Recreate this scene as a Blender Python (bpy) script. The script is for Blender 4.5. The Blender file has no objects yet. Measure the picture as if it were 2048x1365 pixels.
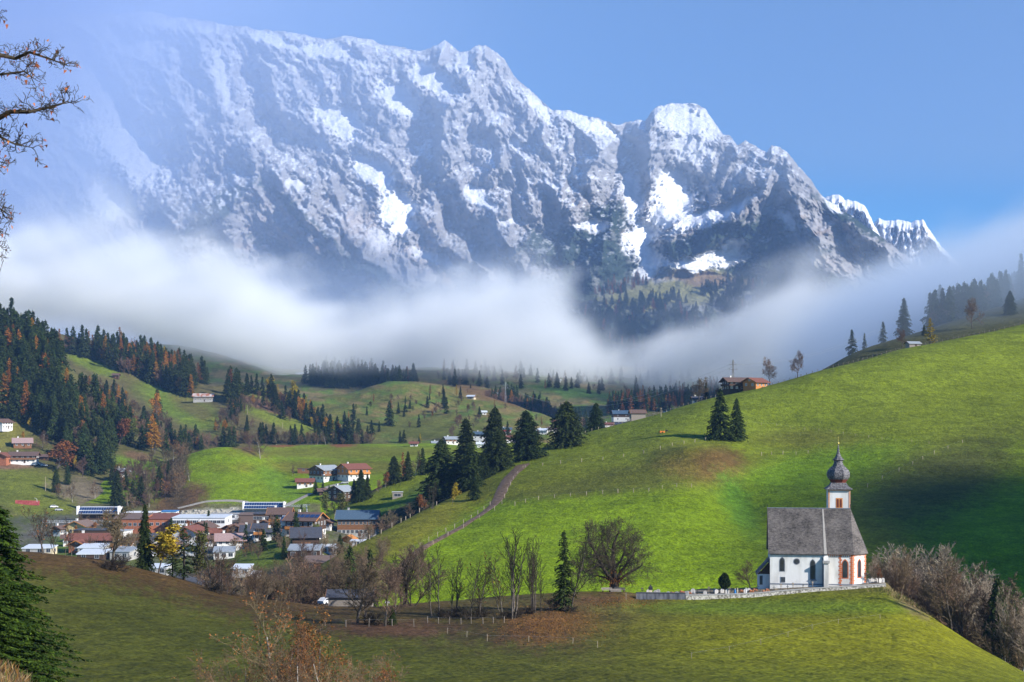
import bpy, bmesh, math, random
import numpy as np
from mathutils import Vector, Matrix, Euler

# ------------------------------------------------------------------ camera, sky, sun, exposure
C = bpy.context.scene.collection
SC = bpy.context.scene
F = 2840.0          # focal length in photo pixels (2048 wide)
YH = 850.0          # eye-level line of the photo
cam_d = bpy.data.cameras.new('camera'); cam = bpy.data.objects.new('camera', cam_d); C.objects.link(cam)
cam.location = (0, 0, 0); cam.rotation_euler = (math.radians(90), 0, 0)
cam_d.sensor_width = 36; cam_d.lens = 36 * F / 2048
cam_d.shift_y = (YH - 682.5) / 2048
cam_d.clip_start = 0.5; cam_d.clip_end = 30000
SC.camera = cam
SUN = Vector((0.76, -0.44, 0.46)).normalized()          # direction towards the sun
sun_el = math.asin(SUN.z); sun_az = math.atan2(SUN.x, SUN.y)
w = bpy.data.worlds.new('World'); SC.world = w; w.use_nodes = True
nt = w.node_tree; nt.nodes.clear()
wo = nt.nodes.new('ShaderNodeOutputWorld'); wb = nt.nodes.new('ShaderNodeBackground'); ws = nt.nodes.new('ShaderNodeTexSky')
ws.sky_type = 'NISHITA'; ws.sun_disc = False; ws.sun_elevation = sun_el; ws.sun_rotation = sun_az
ws.altitude = 2600; ws.air_density = 1.0; ws.dust_density = 0.0; ws.ozone_density = 3.6
wb.inputs[1].default_value = 0.105
hs_ = nt.nodes.new('ShaderNodeHueSaturation'); hs_.inputs['Saturation'].default_value = 1.28; nt.links.new(ws.outputs[0], hs_.inputs['Color']); nt.links.new(hs_.outputs[0], wb.inputs[0]); nt.links.new(wb.outputs[0], wo.inputs[0])
sd = bpy.data.lights.new('sun', 'SUN'); so = bpy.data.objects.new('sun', sd); C.objects.link(so)
sd.energy = 5.0; sd.angle = math.radians(0.5); sd.color = (1.0, 0.95, 0.88)
so.rotation_euler = SUN.to_track_quat('Z', 'Y').to_euler(); so.location = (100, -50, 80)
SC.view_settings.view_transform = 'Standard'; SC.view_settings.look = 'None'
SC.view_settings.exposure = 0.62; SC.view_settings.gamma = 1.0
SC.render.engine = 'CYCLES'
cy = SC.cycles
cy.use_denoising = True
try: cy.denoiser = 'OPENIMAGEDENOISE'
except Exception: pass
cy.max_bounces = 8; cy.diffuse_bounces = 2; cy.glossy_bounces = 2; cy.transmission_bounces = 2
cy.volume_bounces = 6; cy.transparent_max_bounces = 8
cy.volume_step_rate = 2.5; cy.volume_max_steps = 256
cy.use_adaptive_sampling = True; cy.adaptive_threshold = .012; cy.adaptive_min_samples = 32

# unseen clouds added outside the view to shade the right slope and near meadow
def shade_cloud(px, Y, Z, rad, dens, label, up=2250):
    t = (up - Z) / SUN.z; c = Vector(((px - 1024) / F * Y, Y, Z)) + SUN * t
    me = bpy.data.meshes.new('cloud'); bm = bmesh.new(); bmesh.ops.create_icosphere(bm, subdivisions=4, radius=1)
    for v in bm.verts:
        n = v.co.normalized(); k = 1 + .10 * math.sin(n.x * 4 + px) * math.cos(n.y * 5) + .06 * math.sin(n.z * 9 + n.y * 7); v.co = Vector((n.x * rad[0] * k, n.y * rad[1] * k, n.z * rad[2] * k))
    bm.to_mesh(me); bm.free(); m = bpy.data.materials.new('cloud_vapour'); m.use_nodes = True; nt_ = m.node_tree; nt_.nodes.clear(); o_ = nt_.nodes.new('ShaderNodeOutputMaterial'); pv = nt_.nodes.new('ShaderNodeVolumePrincipled')
    pv.inputs['Color'].default_value = (.95, .97, 1, 1); pv.inputs['Density'].default_value = dens; nt_.links.new(pv.outputs[0], o_.inputs['Volume']); me.materials.append(m)
    o = bpy.data.objects.new('cloud', me); C.objects.link(o); o.location = c; o['kind'] = 'stuff'; o['label'] = label; return o
shade_cloud(2130, 425, -35, (48, 125, 48), .05, 'unseen cloud added outside the picture to shade the right slope')
shade_cloud(560, 185, -22, (30, 105, 30), .009, 'unseen cloud added outside the picture to shade the near meadow')

# ------------------------------------------------------------------ noise
def _grad(seed):
    r = np.random.RandomState(seed); p = r.permutation(256); p = np.concatenate([p, p]); a = r.rand(256) * 2 * np.pi
    return p, np.cos(a), np.sin(a)
def perlin(x, y, seed=0):
    p, gx, gy = _grad(seed)
    xi = np.floor(x).astype(int); yi = np.floor(y).astype(int); xf = x - xi; yf = y - yi; xi &= 255; yi &= 255
    u = xf * xf * xf * (xf * (xf * 6 - 15) + 10); v = yf * yf * yf * (yf * (yf * 6 - 15) + 10)
    def g(ix, iy, dx, dy):
        h = p[p[ix & 255] + (iy & 255)] & 255
        return gx[h] * dx + gy[h] * dy
    a = g(xi, yi, xf, yf); b = g(xi + 1, yi, xf - 1, yf); c = g(xi, yi + 1, xf, yf - 1); d = g(xi + 1, yi + 1, xf - 1, yf - 1)
    return ((a + u * (b - a)) * (1 - v) + (c + u * (d - c)) * v) * 1.5
def fbm(x, y, o=4, seed=0, gain=.5):
    s = 0; a = 1; n = 0
    for k in range(o):
        s = s + a * perlin(x * 2 ** k, y * 2 ** k, seed + k); n += a; a *= gain
    return s / n
def ridged(x, y, o=4, seed=0, gain=.5):
    s = 0; a = 1; n = 0; wgt = 1
    for k in range(o):
        r = 1 - np.abs(perlin(x * 2 ** k, y * 2 ** k, seed + k)); r = r * r
        s = s + a * r * wgt; n += a; wgt = np.clip(r * 1.4, 0, 1); a *= gain
    return s / n
def sstep(a, b, x):
    t = np.clip((x - a) / (b - a), 0, 1); return t * t * (3 - 2 * t)
def gsmooth(a, s):
    if s <= 0: return a
    r = int(3 * s) + 1; k = np.exp(-0.5 * (np.arange(-r, r + 1) / s) ** 2); k /= k.sum()
    return np.convolve(np.pad(a, r, mode='edge'), k, mode='valid')

# ------------------------------------------------------------------ helpers for objects
def tag(o, label=None, cat=None, group=None, kind=None):
    if label: o['label'] = label
    if cat: o['category'] = cat
    if group: o['group'] = group
    if kind: o['kind'] = kind
    return o
def empty(name, loc, rz=0, sc=1.0):
    o = bpy.data.objects.new(name, None); C.objects.link(o); o.location = loc; o.rotation_euler = (0, 0, rz)
    o.scale = (sc, sc, sc) if not isinstance(sc, tuple) else sc; o.empty_display_size = .2
    return o
def link(name, me, parent=None, loc=None, mat=None):
    o = bpy.data.objects.new(name, me); C.objects.link(o)
    if parent is not None: o.parent = parent
    if loc is not None: o.location = loc
    if mat is not None and len(me.materials) == 0: me.materials.append(mat)
    return o
def P(px, py, Y):
    return Vector(((px - 1024) / F * Y, Y, (YH - py) / F * Y))

# ------------------------------------------------------------------ materials
MATS = {}
def new_mat(name):
    m = bpy.data.materials.new(name); m.use_nodes = True
    b = m.node_tree.nodes['Principled BSDF']; MATS[name] = m
    return m, m.node_tree, b
def noise_mat(name, c1, c2, scale=5.0, rough=0.85, detail=4, bump=0.0, bump_scale=None, spec=0.25, stretch=None, ramp=(0.35, 0.65), rand=0.0):
    m, t, b = new_mat(name)
    tc = t.nodes.new('ShaderNodeTexCoord'); src = tc.outputs['Object']
    if stretch:
        mp = t.nodes.new('ShaderNodeMapping'); mp.inputs['Scale'].default_value = stretch
        t.links.new(src, mp.inputs[0]); src = mp.outputs[0]
    n = t.nodes.new('ShaderNodeTexNoise'); n.inputs['Scale'].default_value = scale; n.inputs['Detail'].default_value = detail
    r = t.nodes.new('ShaderNodeValToRGB'); r.color_ramp.elements[0].position = ramp[0]; r.color_ramp.elements[1].position = ramp[1]
    r.color_ramp.elements[0].color = (*c1, 1); r.color_ramp.elements[1].color = (*c2, 1)
    t.links.new(src, n.inputs['Vector']); t.links.new(n.outputs['Fac'], r.inputs[0])
    out = r.outputs[0]
    if rand:
        oi = t.nodes.new('ShaderNodeObjectInfo'); hs = t.nodes.new('ShaderNodeHueSaturation')
        mr = t.nodes.new('ShaderNodeMapRange'); mr.inputs[3].default_value = 1 - rand; mr.inputs[4].default_value = 1 + rand
        t.links.new(oi.outputs['Random'], mr.inputs[0]); t.links.new(mr.outputs[0], hs.inputs['Value'])
        mh = t.nodes.new('ShaderNodeMath'); mh.operation = 'MULTIPLY'; mh.inputs[1].default_value = 7.31
        fr = t.nodes.new('ShaderNodeMath'); fr.operation = 'FRACT'
        m2 = t.nodes.new('ShaderNodeMapRange'); m2.inputs[3].default_value = .5 - rand * .07; m2.inputs[4].default_value = .5 + rand * .07
        t.links.new(oi.outputs['Random'], mh.inputs[0]); t.links.new(mh.outputs[0], fr.inputs[0]); t.links.new(fr.outputs[0], m2.inputs[0])
        t.links.new(m2.outputs[0], hs.inputs['Hue']); t.links.new(out, hs.inputs['Color']); out = hs.outputs[0]
    t.links.new(out, b.inputs['Base Color'])
    b.inputs['Roughness'].default_value = rough; b.inputs['Specular IOR Level'].default_value = spec
    if bump:
        n2 = t.nodes.new('ShaderNodeTexNoise'); n2.inputs['Scale'].default_value = bump_scale or scale * 3; n2.inputs['Detail'].default_value = 5
        bp = t.nodes.new('ShaderNodeBump'); bp.inputs['Strength'].default_value = bump; bp.inputs['Distance'].default_value = 0.05
        t.links.new(src, n2.inputs['Vector']); t.links.new(n2.outputs['Fac'], bp.inputs['Height']); t.links.new(bp.outputs[0], b.inputs['Normal'])
    return m
def attr_mat(name, rough=0.95, var=None, bumps=(), spec=0.1):
    """base colour from the mesh's own colour attribute, broken up by procedural noise"""
    m, t, b = new_mat(name)
    at = t.nodes.new('ShaderNodeVertexColor'); at.layer_name = 'Col'
    tc = t.nodes.new('ShaderNodeTexCoord'); out = at.outputs[0]
    for (sc, amt, det) in (var or ()):
        n = t.nodes.new('ShaderNodeTexNoise'); n.inputs['Scale'].default_value = sc; n.inputs['Detail'].default_value = det; n.inputs['Roughness'].default_value = .65
        mr = t.nodes.new('ShaderNodeMapRange'); mr.inputs[1].default_value = .3; mr.inputs[2].default_value = .7
        mr.inputs[3].default_value = 1 - amt; mr.inputs[4].default_value = 1 + amt
        mx = t.nodes.new('ShaderNodeVectorMath'); mx.operation = 'SCALE'
        t.links.new(tc.outputs['Object'], n.inputs['Vector']); t.links.new(n.outputs['Fac'], mr.inputs[0])
        t.links.new(out, mx.inputs[0]); t.links.new(mr.outputs[0], mx.inputs['Scale']); out = mx.outputs[0]
    t.links.new(out, b.inputs['Base Color']); b.inputs['Roughness'].default_value = rough; b.inputs['Specular IOR Level'].default_value = spec
    nrm = None
    for (sc, dist, st) in bumps:
        n = t.nodes.new('ShaderNodeTexNoise'); n.inputs['Scale'].default_value = sc; n.inputs['Detail'].default_value = 4
        bp = t.nodes.new('ShaderNodeBump'); bp.inputs['Strength'].default_value = st; bp.inputs['Distance'].default_value = dist
        t.links.new(tc.outputs['Object'], n.inputs['Vector']); t.links.new(n.outputs['Fac'], bp.inputs['Height'])
        if nrm is not None: t.links.new(nrm, bp.inputs['Normal'])
        nrm = bp.outputs[0]
    if nrm is not None: t.links.new(nrm, b.inputs['Normal'])
    return m

def grid_mesh(name, V, col, smooth=True):
    """V: (nr, nc, 3) array, col: (nr, nc, 3) linear albedo"""
    nr, nc = V.shape[:2]; me = bpy.data.meshes.new(name)
    me.vertices.add(nr * nc); me.vertices.foreach_set('co', V.reshape(-1).astype(np.float32))
    i = np.arange(nr * nc).reshape(nr, nc)
    q = np.stack([i[:-1, :-1], i[:-1, 1:], i[1:, 1:], i[1:, :-1]], -1).reshape(-1, 4)
    nf = len(q); me.loops.add(nf * 4); me.loops.foreach_set('vertex_index', q.reshape(-1).astype(np.int32))
    me.polygons.add(nf); me.polygons.foreach_set('loop_start', (np.arange(nf) * 4).astype(np.int32))
    me.polygons.foreach_set('use_smooth', np.full(nf, smooth))
    me.update(); me.validate()
    ca = me.color_attributes.new('Col', 'FLOAT_COLOR', 'POINT')
    c4 = np.ones((nr * nc, 4), np.float32); c4[:, :3] = col.reshape(-1, 3); ca.data.foreach_set('color', c4.reshape(-1))
    return me

# ------------------------------------------------------------------ terrain: one sheet of ground from the camera to the foot of the mountain
GPX = np.unique(np.concatenate([np.linspace(-1500, -60, 60), np.arange(-60, 2110, 2.6), np.linspace(2110, 3500, 60)]))
GY = np.concatenate([np.geomspace(1.5, 60, 50)[:-1], np.geomspace(60, 240, 110)[:-1], np.linspace(240, 350, 100)[:-1], np.geomspace(350, 1000, 290)[:-1], np.geomspace(1000, 4200, 250)])
NC, NR = len(GPX), len(GY)

def pchip(xk, yk, x):
    h = np.diff(xk); d = np.diff(yk) / h; m = np.zeros_like(yk)
    m[0] = d[0]; m[-1] = d[-1]
    for i in range(1, len(yk) - 1):
        if d[i - 1] * d[i] > 0:
            w1 = 2 * h[i] + h[i - 1]; w2 = h[i] + 2 * h[i - 1]; m[i] = (w1 + w2) / (w1 / d[i - 1] + w2 / d[i])
    i = np.clip(np.searchsorted(xk, x) - 1, 0, len(h) - 1); t = (x - xk[i]) / h[i]; t2 = t * t; t3 = t2 * t
    r = (2 * t3 - 3 * t2 + 1) * yk[i] + (t3 - 2 * t2 + t) * h[i] * m[i] + (-2 * t3 + 3 * t2) * yk[i + 1] + (t3 - t2) * h[i] * m[i + 1]
    r = np.where(x < xk[0], yk[0] - .45 * (xk[0] - x), r); r = np.where(x > xk[-1], yk[-1] + min(m[-1], 0) * (x - xk[-1]), r)
    return r
def cv(pts, z=False, s=6):
    """a curve across the valley: (photo column, row or height, distance) -> distance and height per grid column"""
    a = np.array(pts, float); fx = np.arange(-1500, 3501, 5.0)
    Y = gsmooth(np.interp(fx, a[:, 0], a[:, 2]), s); v = gsmooth(np.interp(fx, a[:, 0], a[:, 1]), s)
    Z = v if z else (YH - v) / F * Y
    return np.interp(GPX, fx, Y), np.interp(GPX, fx, Z)
def layer(curves, lo=-1e9, hi=1e9):
    H = np.full((NR, NC), -400.0)
    for c in range(NC):
        if not lo <= GPX[c] <= hi: continue
        xk = np.array([k[0][c] for k in curves]); yk = np.array([k[1][c] for k in curves])
        for j in range(1, len(xk)): xk[j] = max(xk[j], xk[j - 1] + 4)
        H[:, c] = pchip(xk, yk, GY)
    return H
ALL = (-1500, 3500)
def flat(v, Y): return cv([(0, v, Y)], z=True)
# A: foreground meadow and the church knoll
crest = [(-600, 1150, 250), (0, 1104, 245), (80, 1107, 250), (200, 1120, 255), (330, 1152, 260), (440, 1182, 262), (520, 1198, 264), (640, 1213, 270), (760, 1214, 276), (840, 1207, 278), (1000, 1195, 282), (1130, 1187, 284), (1244, 1186, 285.5), (1276, 1200, 283.6), (1400, 1200, 283.5), (1500, 1197, 283.5), (1560, 1192, 283.5), (1640, 1184, 283.5), (1772, 1176, 283), (1800, 1195, 281), (1850, 1226, 270), (1950, 1290, 250), (2048, 1345, 235), (2300, 1450, 215), (3500, 1500, 210)]
terr = [(-600, 1149, 262), (0, 1105, 257), (80, 1108, 262), (200, 1121, 267), (330, 1153, 270), (440, 1183, 272), (520, 1199, 274), (640, 1213, 279), (760, 1214, 284), (840, 1206, 287), (1000, 1192, 291), (1130, 1184, 290), (1244, 1184, 289), (1278, 1191, 285), (1400, 1190, 285), (1500, 1186, 285), (1560, 1181, 285), (1640, 1176, 285), (1772, 1170, 284.5), (1800, 1197, 284), (1850, 1230, 273), (1950, 1294, 254), (2048, 1349, 239), (2300, 1450, 219), (3500, 1500, 214)]
back = [(p, r + (6 if 1280 < p < 1775 else 9), Y + (26 if 1280 < p < 1775 else 16)) for p, r, Y in terr]
back = [(p, (1183 - (p - 1280) * .026 if 1280 < p < 1775 else r), Y) for p, r, Y in back]
drop = [(-600, -60, 340), (600, -60, 345), (900, -46, 335), (1200, -43, 335), (1500, -43, 345), (1760, -46, 345), (1850, -60, 325), (2048, -68, 300), (2600, -72, 280)]
LA = layer([flat(-1.75, 1.0), flat(-1.9, 4.0), flat(-10.5, 42), flat(-17.6, 80), cv([(0, 1372, 122), (1000, 1380, 125), (2048, 1415, 125)]),
            cv([(-600, 1300, 160), (0, 1255, 165), (300, 1270, 170), (600, 1290, 180), (1000, 1305, 180), (1500, 1310, 185), (1800, 1325, 180), (2048, 1375, 178), (2400, 1440, 170)]),
            cv([(-600, 1200, 205), (0, 1165, 210), (300, 1190, 222), (600, 1240, 232), (900, 1243, 235), (1300, 1240, 238), (1600, 1236, 240), (1800, 1250, 235), (1900, 1292, 222), (2048, 1360, 208), (2400, 1444, 190)]),
            cv(crest, s=.6), cv(terr, s=.6), cv(back, s=.8), cv(drop, z=True), flat(-90, 460)])
# B: the big green hill on the right
sil = [(540, 1200, 380), (600, 1160, 400), (700, 1097, 440), (760, 1066, 465), (820, 1036, 492), (880, 1008, 525), (930, 984, 560), (1000, 942, 610), (1040, 908, 645), (1110, 887, 675), (1200, 860, 700), (1300, 834, 715), (1420, 798, 725), (1560, 768, 735), (1640, 743, 750), (1800, 701, 790), (1950, 670, 840), (2048, 649, 880), (2400, 590, 960), (3500, 560, 1000)]
LB = layer([cv([(500, -60, 330), (800, -52, 332), (1200, -47, 332), (1700, -49, 340), (2048, -66, 330), (2500, -70, 330)], z=True),
            cv([(540, 1230, 350), (700, 1165, 370), (820, 1150, 385), (1000, 1128, 395), (1300, 1110, 398), (1560, 1112, 400), (1800, 1118, 400), (2048, 1130, 400), (2500, 1130, 400)]),
            cv([(540, 1215, 365), (700, 1125, 405), (820, 1080, 440), (930, 1045, 475), (1040, 990, 510), (1200, 960, 525), (1330, 945, 520), (1400, 950, 515), (1480, 975, 520), (1560, 975, 525), (1800, 960, 520), (2048, 975, 500), (2500, 960, 500)]),
            cv([(540, 1207, 372), (700, 1108, 425), (820, 1050, 470), (930, 1002, 530), (1040, 930, 600), (1200, 890, 630), (1330, 872, 610), (1440, 880, 600), (1560, 866, 630), (1800, 835, 640), (2048, 790, 690), (2500, 770, 740)]),
            cv(sil, s=3), cv([(p, r + 3, Y + 30) for p, r, Y in sil], s=3),
            cv([(500, -70, 470), (900, -70, 650), (1040, -50, 740), (1300, -25, 850), (1560, 5, 860), (1640, 20, 880), (1800, 42, 900), (2048, 72, 980), (2500, 120, 1080)], z=True),
            cv([(500, -200, 620), (1040, -150, 950), (1300, -110, 1100), (1560, -60, 1150), (1800, -30, 1300), (2500, 60, 1500)], z=True)], 500, 3500)
# I: wooded slope going on up behind it, in the mist
LI = layer([cv([(1500, -60, 760), (1640, 0, 780), (1800, 36, 820), (2048, 66, 900), (2500, 110, 980)], z=True),
            cv([(1500, 800, 900), (1640, 745, 900), (1700, 708, 900), (1800, 676, 930), (1900, 645, 960), (2048, 596, 1010), (2300, 510, 1100), (3500, 400, 1200)]),
            cv([(1500, -60, 1300), (1640, 20, 1300), (1800, 60, 1300), (2048, 110, 1350), (2500, 240, 1500)], z=True),
            cv([(1500, -200, 1700), (2500, -100, 1900)], z=True)], 1450, 3500)
# C: valley floor with the village
LC = layer([flat(-75, 330), cv([(0, -50, 420), (500, -50, 420), (620, -52, 420), (900, -60, 420)], z=True), cv([(0, -47, 520), (470, -48, 520), (520, -44.5, 510), (590, -42.0, 505), (640, -44, 505), (700, -50, 510), (900, -60, 520)], z=True),
            cv([(0, -48, 600), (480, -48, 600), (530, -42.5, 590), (600, -41.5, 590), (700, -44, 600), (900, -55, 600)], z=True), cv([(0, -48.5, 700), (600, -46, 700), (700, -46, 700), (900, -55, 700)], z=True), flat(-50, 790), flat(-120, 1000)], -1500, 1000)
# D: green mound and the terrace meadow behind the village
LD = layer([cv([(0, -60, 710), (300, -60, 730), (600, -58, 740), (1000, -80, 740)], z=True),
            cv([(200, 1066, 745), (330, 1046, 755), (480, 1040, 760), (560, 1030, 768), (640, 1015, 770), (720, 1010, 780), (900, 1010, 790)]),
            cv([(200, 1030, 770), (330, 1010, 790), (400, 1001, 790), (480, 1001, 790), (560, 1003, 790), (640, 985, 800), (720, 975, 810), (900, 960, 820)]),
            cv([(200, 990, 830), (330, 960, 850), (400, 948, 850), (480, 942, 850), (560, 960, 860), (640, 955, 860), (720, 945, 870), (900, 930, 880)]),
            cv([(200, 960, 880), (330, 925, 900), (370, 909, 905), (430, 893, 905), (465, 886, 905), (500, 902, 905), (540, 920, 920), (640, 925, 930), (720, 918, 940), (900, 905, 960)]),
            cv([(200, 960, 930), (330, 925, 950), (430, 900, 950), (465, 894, 950), (500, 900, 960), (540, 900, 990), (640, 901, 1000), (720, 899, 1010), (880, 894, 1020), (960, 905, 1020)]),
            cv([(200, 962, 980), (330, 930, 1000), (430, 905, 1000), (500, 893, 1040), (540, 889, 1060), (640, 890, 1070), (720, 889, 1070), (880, 886, 1080), (960, 898, 1080)]),
            flat(-70, 1180), flat(-140, 1300)], -200, 1050)
# E: spur with the small hay hut
es = [(560, 1085, 640), (640, 1040, 670), (690, 1012, 700), (760, 976, 730), (800, 955, 745), (860, 930, 765), (920, 905, 790), (1000, 885, 800), (1060, 880, 810), (1200, 900, 820)]
LE = layer([flat(-75, 600), cv([(560, 1110, 620), (640, 1085, 630), (700, 1062, 630), (760, 1050, 635), (820, 1018, 650), (880, 1000, 670), (1000, 960, 700), (1200, 950, 720)]), cv([(p, r + 30, Y - 40) for p, r, Y in es]), cv(es), flat(-70, 880), flat(-140, 960)], 540, 1250)
# F: steep wooded slope on the left, G: the wooded ridge behind it
LF = layer([flat(-75, 700), cv([(-400, 1060, 740), (0, 1045, 745), (100, 1050, 750), (200, 1045, 760), (280, 1036, 770), (330, 1036, 790), (400, 1040, 800)]),
            cv([(-400, 980, 820), (0, 965, 820), (100, 985, 815), (200, 1005, 810), (280, 1000, 815), (350, 990, 830), (400, 1020, 830)]),
            cv([(-400, 900, 880), (0, 915, 880), (100, 935, 880), (150, 960, 860), (220, 955, 880), (280, 930, 900), (350, 930, 900), (400, 1000, 880)]),
            cv([(-400, 790, 960), (0, 840, 950), (100, 850, 960), (180, 880, 950), (240, 885, 960), (300, 895, 960), (350, 915, 940), (400, 990, 920)]),
            cv([(-400, 560, 1120), (0, 652, 1120), (60, 672, 1120), (110, 700, 1110), (150, 745, 1090), (200, 800, 1060), (250, 850, 1030), (300, 885, 1000), (350, 915, 970), (400, 980, 950)]),
            cv([(-400, 40, 1300), (0, 20, 1280), (200, -20, 1200), (350, -70, 1080), (400, -120, 1050)], z=True), flat(-150, 1500)], -1500, 420)
LG = layer([flat(-70, 1060), cv([(-400, 880, 1130), (0, 880, 1130), (300, 905, 1120), (450, 890, 1120), (600, 893, 1130), (720, 895, 1140), (800, 900, 1150)]),
            cv([(-400, 780, 1250), (0, 780, 1250), (130, 800, 1250), (300, 840, 1230), (440, 850, 1230), (500, 840, 1230), (600, 862, 1230), (720, 885, 1210), (800, 900, 1200)]),
            cv([(-400, 700, 1370), (0, 720, 1370), (130, 735, 1370), (280, 768, 1350), (380, 792, 1350), (450, 810, 1340), (500, 800, 1340), (600, 838, 1320), (700, 878, 1260), (800, 902, 1230)]),
            cv([(-400, 640, 1500), (0, 660, 1500), (110, 685, 1500), (250, 698, 1500), (330, 722, 1480), (380, 742, 1460), (450, 768, 1440), (530, 786, 1430), (600, 813, 1400), (660, 845, 1350), (720, 882, 1290), (800, 906, 1260)]),
            flat(-50, 1750), flat(-140, 2000)], -1500, 850)
# H: hills at the head of the valley
h1 = [(560, 840, 1400), (640, 800, 1480), (720, 782, 1520), (800, 770, 1540), (880, 779, 1540), (960, 800, 1520), (1040, 818, 1490), (1100, 836, 1460), (1170, 866, 1400), (1230, 890, 1350), (1400, 930, 1300)]
LH1 = layer([flat(-70, 1100), cv([(560, 895, 1160), (800, 893, 1160), (900, 890, 1165), (1100, 885, 1170), (1230, 900, 1190), (1400, 940, 1190)]), cv([(560, 870, 1260), (700, 850, 1300), (800, 838, 1310), (900, 838, 1310), (1000, 848, 1300), (1100, 860, 1290), (1230, 897, 1260), (1400, 938, 1250)]),
             cv([(p, r + 20, Y - 110) for p, r, Y in h1]), cv(h1), flat(-10, 1750), flat(-100, 2000)], 540, 1450)
h2 = [(-800, 640, 2300), (400, 700, 2300), (560, 752, 2250), (620, 750, 2250), (700, 742, 2200), (860, 738, 2150), (1000, 738, 2200), (1200, 744, 2250), (1400, 748, 2300), (1560, 752, 2300), (1700, 700, 2300), (2300, 600, 2300)]
LH2 = layer([cv([(-800, -60, 1450), (1120, -60, 1450), (1190, -30, 1150), (1230, -10, 990), (1420, -2, 990), (2300, 0, 990)], z=True), cv([(0, 800, 1700), (600, 800, 1700), (800, 800, 1720), (1000, 806, 1700), (1200, 830, 1640), (1400, 830, 1620), (2000, 800, 1600)]), cv([(0, 760, 1950), (600, 770, 1950), (900, 760, 1950), (1050, 768, 1950), (1300, 786, 1900), (1500, 790, 1900), (2000, 760, 1900)]), cv(h2),
             cv([(-800, 120, 2600), (600, 95, 2600), (1200, 95, 2600), (2300, 120, 2600)], z=True), flat(120, 3200), flat(130, 4300)])
LAY = np.stack([LA, LB, LC, LD, LE, LF, LG, LH1, LH2, LI])
LNAME = 'A B C D E F G H1 H2 I'.split()
LID = np.argmax(LAY, 0)
GZ = np.max(LAY, 0)
PX = np.broadcast_to(GPX[None, :], (NR, NC)); YY = np.broadcast_to(GY[:, None], (NR, NC)); XX = (PX - 1024) / F * YY
# soften the seams between the slopes a little, then natural unevenness
for _ in range(2):
    GZ[1:-1, 1:-1] = GZ[1:-1, 1:-1] * .6 + .1 * (GZ[2:, 1:-1] + GZ[:-2, 1:-1] + GZ[1:-1, 2:] + GZ[1:-1, :-2])
near = sstep(290, 420, YY)
GZ = GZ + near * (fbm(XX / 55, YY / 55, 3, 5) * 1.3) + sstep(1050, 1300, YY) * fbm(XX / 190, YY / 190, 5, 9) * 19 + (1 - near) * sstep(20, 60, YY) * fbm(XX / 30, YY / 30, 3, 15) * .25
GZ = GZ + fbm(XX / 9, YY / 9, 2, 25) * .10 * sstep(30, 60, YY)
def bump(px, Y, rx, ry, h):
    global GZ
    X0 = (px - 1024) / F * Y; GZ = GZ + h * np.exp(-((XX - X0) / rx) ** 2 - ((YY - Y) / ry) ** 2)
bump(-45, 29, 1.35, 5, 2.6); bump(1405, 548, 15, 22, 5.5); bump(1490, 500, 12, 30, -3.2); bump(1500, 470, 10, 40, -1.5)
ROWPY = YH - GZ / YY * F
# visible envelope for placing things on the ground along a line of sight
ENV = np.minimum.accumulate(np.where(YY > 30, ROWPY, 1e9), 0)
def gz(X, Y):
    px = 1024 + X / Y * F; c = np.interp(px, GPX, np.arange(NC)); r = np.interp(Y, GY, np.arange(NR))
    c0 = min(int(c), NC - 2); r0 = min(int(r), NR - 2); fc = c - c0; fr = r - r0
    return float((GZ[r0, c0] * (1 - fc) + GZ[r0, c0 + 1] * fc) * (1 - fr) + (GZ[r0 + 1, c0] * (1 - fc) + GZ[r0 + 1, c0 + 1] * fc) * fr)
def hit(px, py, lay=None, near_y=0):
    """first ground point met along the line of sight through photo point (px, py); lay limits it to one slope"""
    c = int(np.clip(round(float(np.interp(px, GPX, np.arange(NC)))), 0, NC - 1))
    col = ROWPY[:, c]; ok = (GY > max(30, near_y))
    if lay is not None:
        ok = ok & np.isin(LID[:, c], [LNAME.index(l) for l in lay.split()])
    idx = np.where(ok & (col <= py))[0]
    if len(idx):
        r = idx[0]
        if r > 0 and ok[r - 1] and col[r - 1] > py:
            t = (col[r - 1] - py) / (col[r - 1] - col[r]); Y = GY[r - 1] * (1 - t) + GY[r] * t
        else: Y = GY[r]
    else:
        ii = np.where(ok)[0]
        if not len(ii): Y = 800.0
        else: Y = GY[ii[np.argmin(col[ii])]]
    X = (px - 1024) / F * Y
    return Vector((X, Y, gz(X, Y)))

def blob(cx, cy, rx, ry, a=0, soft=.5, n=.25, seed=3):
    dx = PX - cx; dy = ROWPY - cy; ca, sa = math.cos(math.radians(a)), math.sin(math.radians(a))
    d = np.sqrt(((dx * ca + dy * sa) / rx) ** 2 + ((-dx * sa + dy * ca) / ry) ** 2) + NOI * n
    return 1 - sstep(1 - soft, 1 + soft, d)
NOI = fbm(PX / 28, ROWPY / 14, 4, 31) + .8 * fbm(PX / 6, ROWPY / 3.5, 3, 33)
col = np.zeros((NR, NC, 3))
def mixc(m, c, layers=None):
    global col
    if layers: m = m * np.isin(LID, [LNAME.index(l) for l in layers.split()])
    col = col * (1 - m[..., None]) + np.array(c) * m[..., None]
one = np.ones((NR, NC))
G_BR = (.150, .222, .006); G_MID = (.138, .172, .012); G_OL = (.105, .115, .014); G_YE = (.170, .170, .016); BRN = (.110, .065, .022); DRK = (.035, .035, .014); TAN = (.20, .15, .07)
mixc(one, G_MID)
mixc(one, (.110, .112, .014), 'A'); mixc(one, G_MID, 'B'); mixc(one, (.09, .11, .02), 'C'); mixc(one, G_BR, 'D'); mixc(one, G_MID, 'E')
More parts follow.
